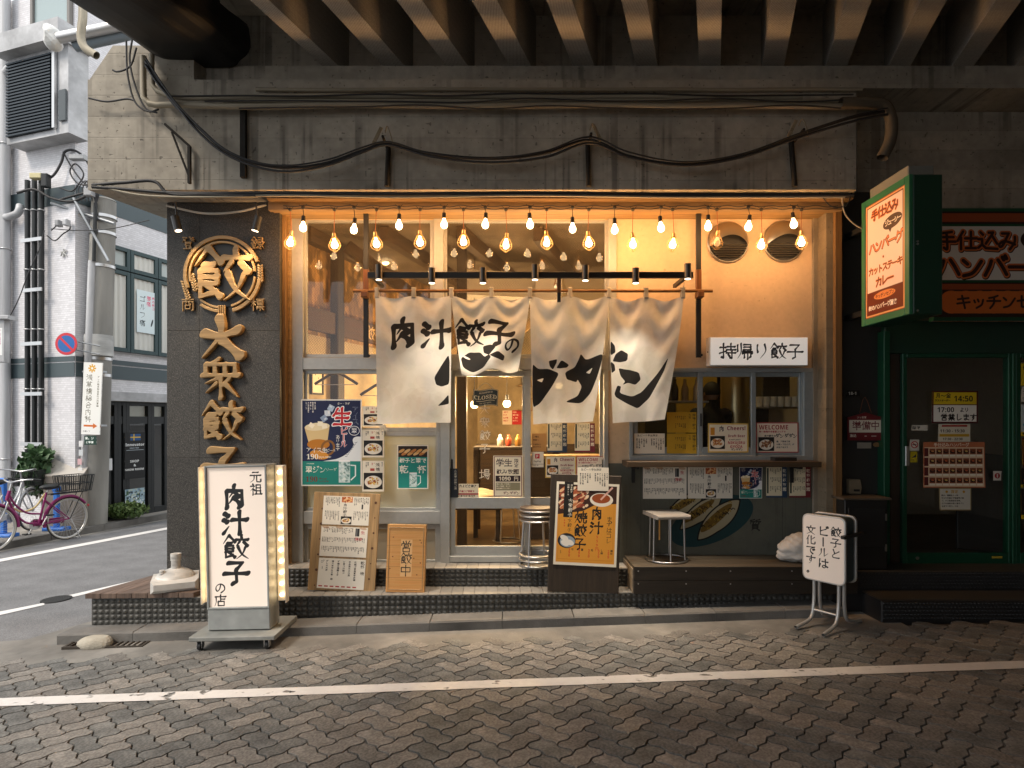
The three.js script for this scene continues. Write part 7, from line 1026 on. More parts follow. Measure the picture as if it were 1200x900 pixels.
  const food = (bg, c) => canvas(300, 260, (x) => { x.fillStyle = bg; x.fillRect(0, 0, 300, 260); for (let k = 0; k < 60; k++) { x.fillStyle = c[k % c.length]; x.beginPath(); x.ellipse(40 + trnd() * 220, 40 + trnd() * 160, 34, 20, trnd() * 3, 0, 7); x.fill(); } x.fillStyle = '#d8b81c'; x.fillRect(0, 226, 300, 34); x.fillStyle = '#3a120c'; scribble(x, 10, 230, 280, 26, 24, false, 16, 1); });
  put('yellow_banner', 'yellow take-away banner on the second green door', 'poster', 1186.5 + 10, 426, 1264, 452, canvas(640, 260, (x) => { x.fillStyle = '#d0b41a'; x.fillRect(0, 0, 640, 260); x.fillStyle = '#4a1210'; text(x, 'お持ち帰り', 20, 110, 110, { w: 15, style: 'gothic' }); x.fillStyle = '#2a2a2a'; scribble(x, 20, 30, 500, 50, 44, false, 16, 1); }));
  put('white_banner', 'white take-away hours strip under the yellow banner', 'notice', 1196.5, 453, 1264, 471, canvas(640, 170, (x) => { x.fillStyle = '#cfcabf'; x.fillRect(0, 0, 640, 170); x.fillStyle = '#222'; text(x, '持帰り', 20, 10, 70, { w: 12, style: 'gothic' }); x.font = 'bold 56px sans-serif'; x.fillText('11:00 - 22:00', 20, 150); }));
  put('cup_poster', 'pale blue drink poster on the second green door', 'poster', 1196.5, 474, 1250, 511, food('#b9c4c4', ['#3a7c9c', '#d8d8d0', '#a8b048', '#5aa0b8'])); put('yellow_poster', 'yellow framed notice below the drink poster', 'poster', 1198, 513, 1250, 547, canvas(300, 200, (x) => { x.fillStyle = '#5a1a14'; x.fillRect(0, 0, 300, 200); x.fillStyle = '#d4ba1c'; x.fillRect(10, 10, 280, 180); x.fillStyle = '#5a1a14'; text(x, '限定', 40, 50, 100, { w: 14 }); })); put('roll_poster', 'dark poster of brown rolls on the second green door', 'poster', 1196.5, 549, 1250, 571, food('#1a120c', ['#8a5020', '#a8682c', '#5c3012'])); put('curry_poster', 'dark poster of a golden curry dish lowest on the second door', 'poster', 1196.5, 573, 1250, 608, food('#20160c', ['#b8862c', '#8a5c1c', '#d0a848', '#54300e']));
  const qb = P(1138, 600, 6.3), lb = M(scene, 'leaning_board', B(0.5, 1.0, 0.03, 0.004), mk({ color: lin(0.03), roughness: 0.5 }), [qb[0] + 0.1, 0.93, -6.3], [-0.15, 0, -0.1]); lb.userData = { label: 'dark board leaning inside behind the green door', category: 'board' };
}
{ // projecting lit sign
  const zf = 5.25, zn = 4.62, X = 467 * zn / F, yt = EYE + (HORIZON - 204) * zn / F, yb = EYE - (368 - HORIZON) * zn / F, W = zn * 38 / F, L = zf - zn, H = yt - yb, c = [X + W / 2, (yt + yb) / 2, -(zf + zn) / 2];
  const g = T('projecting_sign', 'green cased hamburger sign with a lit cream face projecting over the steps', 'sign', [c[0], yb, c[2]]);
  const mCase = mk({ color: lin(0.007, 0.045, 0.026), roughness: 0.4 }), mTrim = mk({ color: lin(0.03, 0.17, 0.08), roughness: 0.35 });
  M(g, 'case', B(W - 0.02, H, L, 0.008), mCase, [c[0] + 0.01, c[1], c[2]]);
  M(g, 'face_trim', frameGeo(L, H, 0.055, 0.03).rotateY(-Math.PI / 2), mTrim, [X + 0.004, c[1], c[2]]);
  const t = canvas(560, 1000, (x) => {
    x.fillStyle = '#8c3a1c'; x.fillRect(0, 0, 560, 1000); x.fillStyle = '#e0a268'; x.fillRect(12, 12, 536, 976); x.fillStyle = '#70280f'; x.fillRect(26, 26, 508, 948); x.fillStyle = '#ecd2c0'; x.fillRect(36, 36, 488, 740); x.fillStyle = '#6a2412'; x.fillRect(36, 776, 488, 190);
    const o2 = (s, X2, Y, z, w, sx2 = 1) => { x.fillStyle = '#e8843a'; text(x, s, X2, Y, z, { style: 'gothic', w: w + 12, sx: sx2, gap: 0.98 }); x.fillStyle = '#6a1f10'; text(x, s, X2, Y, z, { style: 'gothic', w, sx: sx2, gap: 0.98 }); };
    o2('手仕込み', 90, 66, 98, 13); x.fillStyle = '#4c2c18'; x.beginPath(); x.ellipse(390, 244, 128, 56, -0.06, 0, 7); x.fill(); x.beginPath(); x.moveTo(330, 280); x.lineTo(360, 330); x.lineTo(390, 285); x.fill(); x.fillStyle = '#f2e4d2'; text(x, 'ジューシー', 290, 216, 48, { style: 'gothic', w: 15, gap: 0.88 });
    x.fillStyle = '#5a1c0c'; text(x, 'ハンバーグ', 60, 348, 96, { style: 'gothic', w: 24, gap: 0.96 }); x.fillStyle = '#e07a34'; text(x, 'ハンバーグ', 60, 346, 96, { style: 'gothic', w: 15, gap: 0.96 }); o2('・', 230, 470, 70, 20); o2('カットステーキ', 56, 560, 68, 12); o2('カレー', 160, 662, 84, 13);
    x.fillStyle = '#e08a4c'; x.beginPath(); x.ellipse(280, 826, 150, 34, 0, 0, 7); x.fill(); x.fillStyle = '#6a2412'; text(x, 'キッチンセブン', 152, 808, 36, { style: 'gothic', w: 13 }); x.fillStyle = '#f4e6d6'; text(x, '街のハンバーグ屋さん', 52, 890, 46, { style: 'gothic', w: 15, gap: 0.96 });
  });
  M(g, 'lit_face', plane(L - 0.1, H - 0.1).rotateY(-Math.PI / 2), mk({ map: t, emissiveMap: t, emissive: lin(1, 0.78, 0.64), emissiveIntensity: 0.07, roughness: 0.4 }), [X - 0.006, c[1], c[2]]);
  const ra = new THREE.RectAreaLight(new THREE.Color(1, 0.75, 0.5), 0.3, L - 0.12, H - 0.12); ra.position.set(X - 0.03 - c[0], c[1] - yb, 0); ra.lookAt(new THREE.Vector3(0, 0, 0)); ra.rotation.set(0, Math.PI / 2, 0); g.add(ra);
  M(g, 'ballast_box', B(W * 0.8, 0.09, L * 0.8, 0.006), mk({ color: lin(0.2, 0.2, 0.18), roughness: 0.6 }), [c[0], yt + 0.047, c[2]]); M(g, 'wall_bracket', B(0.05, 0.05, 0.6, 0.005), mBlack, [c[0], yt - 0.15, -zf - 0.28]); M(g, 'wall_bracket', B(0.05, 0.05, 0.6, 0.005), mBlack, [c[0], yb + 0.15, -zf - 0.28]);
  for (const [dy, dz] of [[-0.5, 0], [0.02, 0], [0.0, 0.0]]) M(g, 'rivet', cyl(0.008, 0.008, 0.006, 10).rotateX(Math.PI / 2), mSteel, [c[0] - 0.07 + dz, c[1] + dy, -zn + 0.003]);
}
// ---------- side street ----------
{
  const p0 = G(190, 600, 0.1), K = p0[0] - DX * -p0[2];                               // plane of the facade along the side street: x = K + DX d
  const fd = (px) => K / ((px - 600) / F - DX), R = (px, py) => P(px, py, fd(px));     // photo pixel on that facade
  const cD = fd(88), cX = (88 - 600) / F * cD;                                        // street corner of the building
  const ld = (px) => { const a = (px - 600) / F; const s = (cX - a * cD) / (1 + a * DX); return cD + DX * s; }, Lf = (px, py) => P(px, py, ld(px));
  const nR = V([-1, 0, -DX]).normalize().multiplyScalar(-1), nL = V([DX, 0, 1]).normalize().multiplyScalar(1);   // outward normals (to the street, to the camera)
  nR.set(1, 0, DX).normalize(); nL.set(-DX, 0, 1).normalize();
  const b = T('tiled_building', 'white tiled office building on the corner across the side street', 'building', [cX, 0, -cD]);
  const mTileW = mk({ color: lin(0.74, 0.735, 0.73), map: tBrickWall, roughness: 0.4 }), mBand = mk({ color: lin(0.06, 0.085, 0.095), roughness: 0.5 }), mFrame = mk({ color: lin(0.02, 0.05, 0.055), roughness: 0.4 }), mWhite = mk({ color: lin(0.6, 0.61, 0.63), roughness: 0.5, map: tMottle }), mBlk = mk({ color: lin(0.006, 0.008, 0.009), roughness: 0.45 });
  const TOP = 9.2, xr = (d) => K + DX * d;
  // a panel lies on the right facade (f = R) or the left one (f = Lf): pixel rectangle, how far proud, how thick
  const frameOf = (f) => (f === R ? nR : nL);
  function panel(parent, name, f, x0, y0, x1, y1, out, t, mat, uvm = true) { // y given at x0 (the corner-side edges follow perspective from real heights)
    const A = f(x0, y1), Bq = f(x1, y1), top = f(x0, y0)[1], bot = A[1]; return slab(parent, name, f, A, Bq, bot, top, out, t, mat, uvm);
  }
  function slab(parent, name, f, A, Bq, bot, top, out, t, mat, uvm = true) {
    const w = Math.hypot(Bq[0] - A[0], Bq[2] - A[2]), h = top - bot, n = frameOf(f), g = uvm ? B0(w, h, t) : new THREE.BoxGeometry(w, h, t), m = M(parent, name, g, mat, [(A[0] + Bq[0]) / 2 + n.x * (out - t / 2), (bot + top) / 2, (A[2] + Bq[2]) / 2 + n.z * (out - t / 2)]);
    m.rotation.y = Math.atan2(n.x, n.z); return m;
  }
  const yAt = (f, px, py) => f(px, py)[1];
  // main walls
  { const q = (y) => [[cX, y, -cD], [xr(24), y, -24], [xr(24) - 9, y, -24 - 9 * DX], [cX - 9, y, -cD - 9 * DX]]; 
    const lo = yAt(R, 128, 463); M(b, 'wall', prism(q(lo), q(TOP)), mTileW); const s0 = 1.15, q2 = (y) => [[xr(cD + 0.45), y, -cD - 0.45], [xr(24), y, -24], [xr(24) - 9, y, -24 - 9 * DX], [cX - 9, y, -cD - 9 * DX], [cX, y, -cD]]; 
    const q3 = (y) => { const e = 0.35; return [[cX, y, -cD], [xr(cD + e), y, -cD - e], [xr(cD + e) - 9, y, -cD - e - 9 * DX], [cX - 9, y, -cD - 9 * DX]]; }; M(b, 'ground_floor_wall', prism(q3(-0.2), q3(lo)), mTileW);
    const q4 = (y) => [[xr(cD + 0.35) - 0.8, y, -cD - 0.35 - 0.8 * DX], [xr(24) - 0.8, y, -24 - 0.8 * DX], [xr(24) - 1, y, -24 - DX], [xr(cD + 0.35) - 1, y, -cD - 0.35 - DX]]; M(b, 'shop_back_wall', prism(q4(-0.1), q4(lo)), mk({ color: lin(0.1), roughness: 0.8 })); }
  // dark bands (two pairs) around the facade
  for (const [py, h] of [[424, 0.085], [436, 0.24]]) { const y = yAt(R, 128, py); slab(b, 'dark_band', R, R(88.5, py), [xr(20), 0, -20], y - h / 2, y + h / 2, 0.012, 0.03, mBand); slab(b, 'dark_band', Lf, Lf(-60, py), Lf(87.6, py), y - h / 2, y + h / 2, 0.012, 0.03, mBand); }
  for (const [py, h] of [[241, 0.3]]) { const y = yAt(R, 128, py); slab(b, 'dark_band', R, R(88.5, py), [xr(20), 0, -20], y - h / 2, y + h / 2, 0.012, 0.03, mBand); slab(b, 'dark_band', Lf, Lf(-60, py), Lf(87.6, py), y - h / 2, y + h / 2, 0.012, 0.03, mBand); }
  // first floor window band on the side street
  const yT = yAt(R, 130, 287), yM = yAt(R, 130, 314), yB = yAt(R, 130, 411), mCurt = mk({ color: lin(0.62, 0.62, 0.58), roughness: 0.9 });
  const cols = [124, 149.5, 182, 222, 270];
  for (let i = 0; i < 4; i++) for (const [y0, y1] of [[yB, yM - 0.02], [yM, yT]]) {
    const A = R(cols[i] + 0.3, 400), Bq = R(cols[i + 1] - 0.3, 400), w = Math.hypot(Bq[0] - A[0], Bq[2] - A[2]), f = M(b, 'window', frameGeo(w, y1 - y0, 0.07, 0.1), mFrame, [(A[0] + Bq[0]) / 2 + nR.x * 0.03, (y0 + y1) / 2, (A[2] + Bq[2]) / 2 + nR.z * 0.03]); f.rotation.y = Math.atan2(nR.x, nR.z);
    f.wb = [0, 0, 0]; M(f, 'pane', plane(w - 0.12, y1 - y0 - 0.12), mk({ color: lin(0.42, 0.47, 0.46), roughness: 0.08, metalness: 0.0 }), [0, 0, 0.0]);
    const cur = new THREE.PlaneGeometry(w - 0.15, y1 - y0 - 0.15, 40, 1), cp = cur.attributes.position; for (let q = 0; q < cp.count; q++) cp.setZ(q, 0.012 + 0.008 * Math.sin(cp.getX(q) * 60)); cur.computeVertexNormals(); if (y0 === yB || i === 1) M(f, 'curtain', cur, mCurt, [0, 0, 0.003]);
  }
  { // poster in the window
    const t = canvas(260, 460, (x) => { x.fillStyle = '#d7e6ea'; x.fillRect(0, 0, 260, 460); x.fillStyle = '#1e2a30'; text(x, 'ゴルフ痛', 36, 60, 72, { vertical: true, w: 9, gap: 1.2 }); x.fillStyle = '#d8607c'; text(x, '腰痛', 124, 50, 56, { vertical: true, w: 10 }); scribble(x, 190, 50, 40, 160, 34, true, 12, 1); x.fillStyle = '#1e2a30'; x.beginPath(); x.ellipse(196, 340, 10, 44, 0.3, 0, 7); x.fill(); });
    const m = slab(scene, 'golf_poster', R, R(157, 388), R(180.5, 388), yAt(R, 157, 389), yAt(R, 157, 339), 0.07, 0.004, mPaper(t), false); m.userData = { label: 'pale blue vertical poster in the upstairs window across the street', category: 'poster' };
  }
  // ground floor shopfront
  const yC = yAt(R, 128, 463), yG = yAt(R, 128, 468), yF = G(150, 607, 0.1)[1];
  slab(b, 'canopy', R, R(112, 460), [xr(20), 0, -20], yC - 0.1, yC + 0.06, 0.1, 0.5, mWhite); slab(b, 'shop_header', R, R(112, 460), [xr(20), 0, -20], yAt(R, 128, 470), yC - 0.1, -0.02, 0.2, mk({ color: lin(0.3, 0.28, 0.24), roughness: 0.6 }));
  const sc = [112, 142, 152, 181, 200, 240];
  for (let i = 0; i < sc.length - 1; i++) { const w1 = i % 2; const A = R(sc[i], 500), Bq = R(sc[i + 1], 500), w = Math.hypot(Bq[0] - A[0], Bq[2] - A[2]), y1 = yAt(R, 128, 470), y0 = yF, c = [(A[0] + Bq[0]) / 2 - nR.x * 0.12, (y0 + y1) / 2, (A[2] + Bq[2]) / 2 - nR.z * 0.12];
    const f = M(b, 'shop_window', merge([frameGeo(w, y1 - y0, 0.07, 0.08, 0.12), at(B0(w - 0.14, 0.14, 0.06), 0, (y1 - y0) / 2 - 0.34, 0)]), mBlk, c); f.rotation.y = Math.atan2(nR.x, nR.z); f.wb = [0, 0, 0];
    M(f, 'pane', plane(w - 0.12, y1 - y0 - 0.16), mGlass, [0, 0.02, -0.01]); M(f, 'transom_panel', plane(w - 0.14, 0.22), mk({ color: lin(0.42, 0.42, 0.34), roughness: 0.4 }), [0, (y1 - y0) / 2 - 0.17, -0.04]); }
  const flat = (name, label, cat, x0, y0, x1, y1, out, t) => { const m = slab(scene, name, R, R(x0, y1), R(x1, y1), yAt(R, x0, y1), yAt(R, x0, y0), out, 0.004, mk({ map: t, roughness: 0.6 }), false); m.userData = { label, category: cat }; };
  flat('shop_lettering', 'black glass panel with white showroom lettering across the street', 'sign', 149, 507, 173, 562, -0.06, canvas(260, 600, (x) => { x.fillStyle = '#0b0d0f'; x.fillRect(0, 0, 260, 600); x.fillStyle = '#1f4f86'; x.fillRect(70, 20, 130, 84); x.fillStyle = '#d8b030'; x.fillRect(70, 56, 130, 14); x.fillRect(108, 20, 14, 84); x.fillStyle = '#eef0f0'; x.font = 'bold 50px sans-serif'; x.fillText('Innovator', 8, 176); x.fillStyle = '#b8c4cc'; x.font = 'bold 22px sans-serif'; x.fillText('SINCE 1969', 60, 210); x.fillRect(20, 226, 220, 5); x.fillStyle = '#eef0f0'; x.font = 'bold 44px sans-serif'; x.fillText('SHOP', 66, 390); x.fillText('&', 110, 442); x.font = 'bold 38px sans-serif'; x.fillText('SHOW ROOM', 6, 494); }));
  flat('showroom_photo', 'bright landscape picture low in the black shop window', 'picture', 149, 574, 172, 595, -0.05, canvas(240, 220, (x) => { x.fillStyle = '#9db7c4'; x.fillRect(0, 0, 240, 220); for (let k = 0; k < 160; k++) { x.fillStyle = ['#3a5a3c', '#dfe6e6', '#6d8aa0', '#b9c4b4', '#2d3c48'][k % 5]; x.fillRect(trnd() * 240, trnd() * 220, 8 + trnd() * 22, 6 + trnd() * 26); } }));
  flat('window_notice', 'white paper notice in the black shop window', 'notice', 122, 538, 134, 552, -0.05, canvas(100, 120, (x) => { x.fillStyle = '#dde0e2'; x.fillRect(0, 0, 100, 120); x.fillStyle = '#888'; scribble(x, 10, 10, 80, 100, 12, false); }));
  flat('shop_display', 'red and brown goods display in the black shop window', 'display', 121, 500, 139, 536, -0.3, canvas(160, 260, (x) => { x.fillStyle = '#1a1214'; x.fillRect(0, 0, 160, 260); for (let k = 0; k < 50; k++) { x.fillStyle = ['#6a2424', '#84522c', '#2c3a4a', '#9a8a74'][k % 4]; x.fillRect(trnd() * 150, trnd() * 250, 10 + trnd() * 30, 8 + trnd() * 30); } }));
  // upper bay with louvre on the corner
  const mLv = mk({ color: lin(0.02, 0.03, 0.04), roughness: 0.45, metalness: 0.4 });
  slab(b, 'bay', Lf, Lf(30, 170), Lf(101, 170), yAt(Lf, 62, 172), yAt(Lf, 62, 68), 0.3, 0.34, mWhite);
  slab(b, 'bay_sill', Lf, Lf(28, 170), Lf(103, 170), yAt(Lf, 62, 74), yAt(Lf, 62, 52), 0.5, 0.56, mWhite);
  { const A = Lf(33, 170), Bq = Lf(84, 170), y0 = yAt(Lf, 60, 166), y1 = yAt(Lf, 60, 80), n = 24; const back = slab(b, 'louvre', Lf, A, Bq, y0, y1, 0.32, 0.015, mBlk); for (let i = 0; i < n; i++) { const m = slab(b, 'louvre_slat', Lf, A, Bq, y0 + (y1 - y0) * (i + 0.1) / n, y0 + (y1 - y0) * (i + 0.62) / n, 0.36, 0.035, mLv); } slab(b, 'louvre_frame', Lf, Lf(86, 170), Lf(89, 170), y0, y1, 0.36, 0.04, mSteel); slab(b, 'narrow_window', Lf, Lf(92.5, 170), Lf(100, 170), y0 + 0.1, y0 + 0.6, 0.34, 0.03, mk({ color: lin(0.05, 0.06, 0.065), roughness: 0.1 })); }
  { const A = Lf(40, 60), Bq = Lf(86, 60), y0 = yAt(Lf, 62, 57), y1 = yAt(Lf, 62, -14), w = Math.hypot(Bq[0] - A[0], Bq[2] - A[2]), f = M(b, 'upper_window', frameGeo(w, y1 - y0, 0.06, 0.08), mk({ color: lin(0.16, 0.15, 0.14), roughness: 0.5 }), [(A[0] + Bq[0]) / 2 + nL.x * 0.03, (y0 + y1) / 2, (A[2] + Bq[2]) / 2 + nL.z * 0.03]); f.rotation.y = Math.atan2(nL.x, nL.z); f.wb = [0, 0, 0]; M(f, 'pane', plane(w - 0.1, y1 - y0 - 0.1), mk({ color: lin(0.3, 0.37, 0.38), roughness: 0.15 }), [0, 0, 0]); }
  // wall character, insulators
  { const q = Lf(76, 297), m = M(scene, 'wall_character', traced((x, n) => glyph(x, '水', n * 0.05, n * 0.05, n * 0.9, 11, 'brush'), 90, 0.17, 0.02, 0.002), mk({ color: lin(0.5, 0.5, 0.48), roughness: 0.5 }), [q[0] + nL.x * 0.01, q[1], q[2] + nL.z * 0.01]); m.rotation.y = Math.atan2(nL.x, nL.z); m.userData = { label: 'small grey metal character fixed to the white tiled wall', category: 'letter' }; }
  // downpipes
  const pipeUp = (name, label, px, y0, y1, r, mat, out, grp) => { const a = Lf(px, y0), h = Lf(px, y1)[1] - a[1], g = TL(name, label, 'pipe', [a[0] + nL.x * out, a[1], a[2] + nL.z * out], grp); M(g, 'pipe', cyl(r, r, h, 14).translate(0, h / 2, 0), mat); for (let k = 0; k < 5; k++) M(g, 'clamp', ring(r + 0.006, 0.012, 16, 5).rotateX(Math.PI / 2).translate(0, h * (0.1 + 0.2 * k), 0), mSteel); return g; };
  pipeUp('downpipe', 'thick white downpipe on the tiled wall', 15, 598, -10, 0.075, mWhite, 0.12);
  [['black cable pipe nearest the white downpipe', 39.5], ['black cable pipe between two others', 47.5], ['black cable pipe nearest the utility pole', 55.5]].forEach(([l, px]) => pipeUp('cable_pipe', l, px, 560, 214, 0.042, mBlk, 0.1, 'black cable pipes on the tiled wall'));
  for (const py of [284, 342, 404, 462, 520]) { const m = slab(scene, 'pipe_strap', Lf, Lf(36, py), Lf(60, py), Lf(48, py)[1] - 0.03, Lf(48, py)[1] + 0.03, 0.17, 0.02, mSteel); m.userData = { label: ['highest', 'second highest', 'middle', 'second lowest', 'lowest'][[284, 342, 404, 462, 520].indexOf(py)] + ' steel strap across the three black cable pipes', category: 'strap', group: 'straps of the cable pipes' }; }
  { const a = Lf(15, 258), m = M(scene, 'drain_elbow', tube([[0, 0, 0], [0.12, 0, 0.05], [0.24, 0.05, 0.05], [0.27, 0.12, 0.04], [0.25, 0.2, 0]], 0.06, 24, 10), mWhite, [a[0] + 0.0, a[1], a[2] + 0.15]); m.userData = { label: 'white pipe elbow branching off the thick downpipe', category: 'pipe' }; const c = Lf(15, 88), m2 = M(scene, 'drain_elbow', tube([[0, -0.05, 0], [0.2, 0.08, 0.06], [0.32, 0.16, 0.06], [0.36, 0.12, 0.02]], 0.07, 24, 10), mWhite, [c[0], c[1], c[2] + 0.15]); m2.userData = { label: 'white pipe elbow beside the louvre high on the wall', category: 'pipe' }; }
  // neighbouring grey building further along
  { const q = (y) => [[cX - 1.55, y, -cD - 1.55 * DX + 0.1], [cX - 1.55 - 6, y, -cD - 7.55 * DX + 0.1], [cX - 7.55, y, -cD - 9 * DX - 3], [cX - 1.55, y, -cD - 3]].reverse(); const g = T('grey_building', 'grey tiled building beside the white downpipe', 'building', [cX - 2.5, 0, -cD]); M(g, 'wall', prism(q(-0.3), q(TOP)), mk({ color: lin(0.36, 0.38, 0.37), map: tBrickWall, roughness: 0.5 })); M(g, 'band', B0(1.0, 0.16, 0.04), mBand, [cX - 2.2, yAt(R, 128, 241), -cD - 2.2 * DX + 0.15], [0, Math.atan2(nL.x, nL.z), 0]); }

  // pavement beyond the street, with kerb
  const edge = [[-40, 652], [0, 645], [60, 633], [122, 621.5], [195, 608], [260, 597]].map(([x, y]) => G(x, y));
  { const far = edge.map((p) => [p[0] - 3.2, p[1], p[2] - 1.2 - 0.5]); const o = []; for (let i = 0; i < edge.length - 1; i++) o.push(quad([edge[i][0], edge[i][1] + 0.1, edge[i][2] - 0.14], [edge[i + 1][0], edge[i + 1][1] + 0.1, edge[i + 1][2] - 0.14], [far[i + 1][0], far[i + 1][1] + 0.1, far[i + 1][2] - 1.5], [far[i][0], far[i][1] + 0.1, far[i][2] - 1.5])); S('sidewalk', merge(o), mk({ color: lin(0.4, 0.37, 0.33), map: tMottle, roughness: 0.9 }));
    const kb = new THREE.Group(); kb.name = 'street_kerb'; kb.userData.kind = 'structure'; scene.add(kb);
    for (let i = 0; i < edge.length - 1; i++) { const A = edge[i], Bq = edge[i + 1], n = Math.max(1, Math.round(Math.hypot(Bq[0] - A[0], Bq[2] - A[2]) / 0.6)); for (let k = 0; k < n; k++) { const p = (t) => A.map((v, j) => v + (Bq[j] - v) * t), a = p((k + 0.006) / n), c = p((k + 0.994) / n), dx = -0.05, dz = -0.15, r = (y, e) => [[a[0] + e * 0.3, a[1] + y, a[2] - e], [c[0] + e * 0.3, c[1] + y, c[2] - e], [c[0] + dx, c[1] + y, c[2] + dz], [a[0] + dx, a[1] + y, a[2] + dz]]; M(kb, 'kerb_stone', merge([prism(r(-0.05, 0), r(0.085, 0)), prism(r(0.085, 0), r(0.104, 0.015))]), mKerb[(i + k) % 3]); } }
    S('gutter', merge(edge.slice(0, -1).map((p, i) => quad([p[0] + 0.05, p[1] - 0.003, p[2] + 0.26], [edge[i + 1][0] + 0.05, edge[i + 1][1] - 0.003, edge[i + 1][2] + 0.26], [edge[i + 1][0], edge[i + 1][1] - 0.003, edge[i + 1][2]], [p[0], p[1] - 0.003, p[2]]))), mApron);
  }
  // utility pole
  {
    const base = G(107, 621), d = -base[2], top = P(122, 236, d), g = T('utility_pole', 'concrete utility pole with stickers and cables on the street corner', 'utility pole', base), mP = mk({ color: lin(0.38, 0.37, 0.34), map: tMottle, roughness: 0.9, bumpMap: tGrain, bumpScale: 0.003 });
    const at_ = (t) => base.map((v, i) => v + (top[i] - v) * t);
    M(g, 'shaft', rod(base, top, 0.235, 28, 0.185).translate(-base[0], -base[1], -base[2]), mP, base); M(g, 'cap', new THREE.SphereGeometry(0.186, 20, 8, 0, 6.284, 0, 1.57).scale(1, 0.35, 1), mP, top);
    for (const [t, s] of [[0.47, 1], [0.52, 1], [0.9, 1], [0.95, 1], [0.8, 1]]) M(g, 'band', cyl(0.225 - 0.02 * t, 0.225 - 0.02 * t, 0.05, 24, true), mSteel, at_(t));
    const p1 = P(97, 604, d - 0.2), p2 = P(108, 306, d - 0.2); M(g, 'riser_pipe', rod(p1, p2, 0.06, 14).translate(-base[0], -base[1], -base[2]), mWhite, base); const p3 = P(110, 306, d - 0.24), p4 = P(112, 238, d - 0.24); M(g, 'riser_pipe', rod(p3, p4, 0.03, 10).translate(-base[0], -base[1], -base[2]), mBlk, base);
    M(g, 'stay', rod(P(86, 232, d - 0.3), P(127, 306, d - 0.25), 0.022, 8).translate(-base[0], -base[1], -base[2]), mGalv, base); M(g, 'cross_arm', rod(P(60, 238, d - 0.2), P(134, 262, d - 0.2), 0.025, 8).translate(-base[0], -base[1], -base[2]), mGalv, base);
    M(g, 'wrap', cyl(0.222, 0.225, 0.36, 24, true), mk({ color: lin(0.62, 0.62, 0.6), roughness: 0.6, map: tMottle }), at_(0.56));
    for (let k = 0; k < 8; k++) { const q = P(94.5 - 0.3 * k + rr(-1, 1), 520 + k * 10.5, d - 0.3); M(g, 'sticker', B0(0.07, 0.1, 0.004), mk({ color: [lin(0.7), lin(0.55, 0.58, 0.6), lin(0.62, 0.4, 0.42)][k % 3], roughness: 0.6 }), [q[0], q[1], q[2]]); }
    const sg = P(108, 467, d - 0.42), t = canvas(240, 860, (x) => { x.fillStyle = '#e8e8e4'; x.fillRect(0, 0, 240, 860); x.fillStyle = '#d8a020'; for (let k = 0; k < 8; k++) { x.save(); x.translate(110, 70); x.rotate(k * 0.785); x.fillRect(14, -9, 36, 18); x.restore(); } x.fillStyle = '#5c5848'; text(x, '浅草橋総合内科', 40, 140, 78, { vertical: true, w: 8.5, gap: 1.06 }); scribble(x, 176, 160, 34, 520, 26, true, 10, 1); x.fillStyle = '#c8661c'; x.fillRect(30, 746, 120, 22); x.beginPath(); x.moveTo(150, 724); x.lineTo(206, 757); x.lineTo(150, 790); x.fill(); x.fillStyle = '#888'; scribble(x, 20, 812, 200, 30, 22, false); });
    const s = T('clinic_sign', 'narrow white clinic sign with an orange arrow strapped to the pole', 'sign', [sg[0], sg[1] - 0.6, sg[2]]); M(s, 'panel', new THREE.BoxGeometry(0.31, 1.2, 0.02), mPaper(t), sg, [0, 0, -0.04]); for (const dy of [-0.45, 0.45]) M(s, 'strap', B0(0.34, 0.03, 0.12), mGalv, [sg[0], sg[1] + dy, sg[2] - 0.06]);
    const ap = P(106, 516, d - 0.42), m = M(scene, 'address_plate', new THREE.BoxGeometry(0.2, 0.15, 0.012), mk({ map: canvas(200, 150, (x) => { x.fillStyle = '#14382c'; x.fillRect(0, 0, 200, 150); x.fillStyle = '#dfe6e0'; scribble(x, 14, 16, 180, 60, 46, false, 14, 1); scribble(x, 24, 86, 150, 50, 40, false, 14, 1); }), roughness: 0.5 }), ap); m.userData = { label: 'small dark green address plate under the clinic sign', category: 'plate' };
    // cables and junctions around the pole head
    const cb = (l, pts, r = 0.014) => { const q = pts.map(([x, y, dd]) => P(x, y, d - 0.3 + (dd ?? 0))), m2 = M(scene, 'overhead_cable', tube(q.map((v) => [v[0] - q[0][0], v[1] - q[0][1], v[2] - q[0][2]]), r, 50, 6), mCable, q[0]); m2.userData = { label: l, category: 'cable', group: 'cables at the pole head' }; };
    cb('black cable looping from the corner louvre to the pole head', [[46, 214], [62, 206], [72, 190], [76, 178], [86, 176], [100, 186], [112, 214]], 0.02); cb('black cable crossing low to the pole head', [[20, 226], [40, 222], [60, 232], [84, 236], [104, 228], [118, 220]], 0.022); cb('coiled black cable hanging beside the pole head', [[104, 218], [90, 214], [82, 200], [88, 192], [98, 204], [92, 216], [84, 224], [70, 220]], 0.012); cb('thin black cable dropping to the beam end', [[74, 178], [84, 196], [96, 212], [108, 222], [112, 232]], 0.012); cb('black cable bundle running to the beam', [[70, 234], [100, 226], [130, 222], [170, 226], [200, 232]], 0.018); cb('thin grey wire crossing behind the bracket', [[60, 268], [90, 270], [130, 268], [175, 258]], 0.007); cb('black cable looped by the wall insulators', [[55, 276], [64, 282], [74, 274], [82, 268], [80, 258], [70, 262], [60, 270]], 0.01); cb('thin black cable rising past the black pipes', [[12, 370], [22, 350], [34, 318], [46, 292], [52, 270]], 0.008);
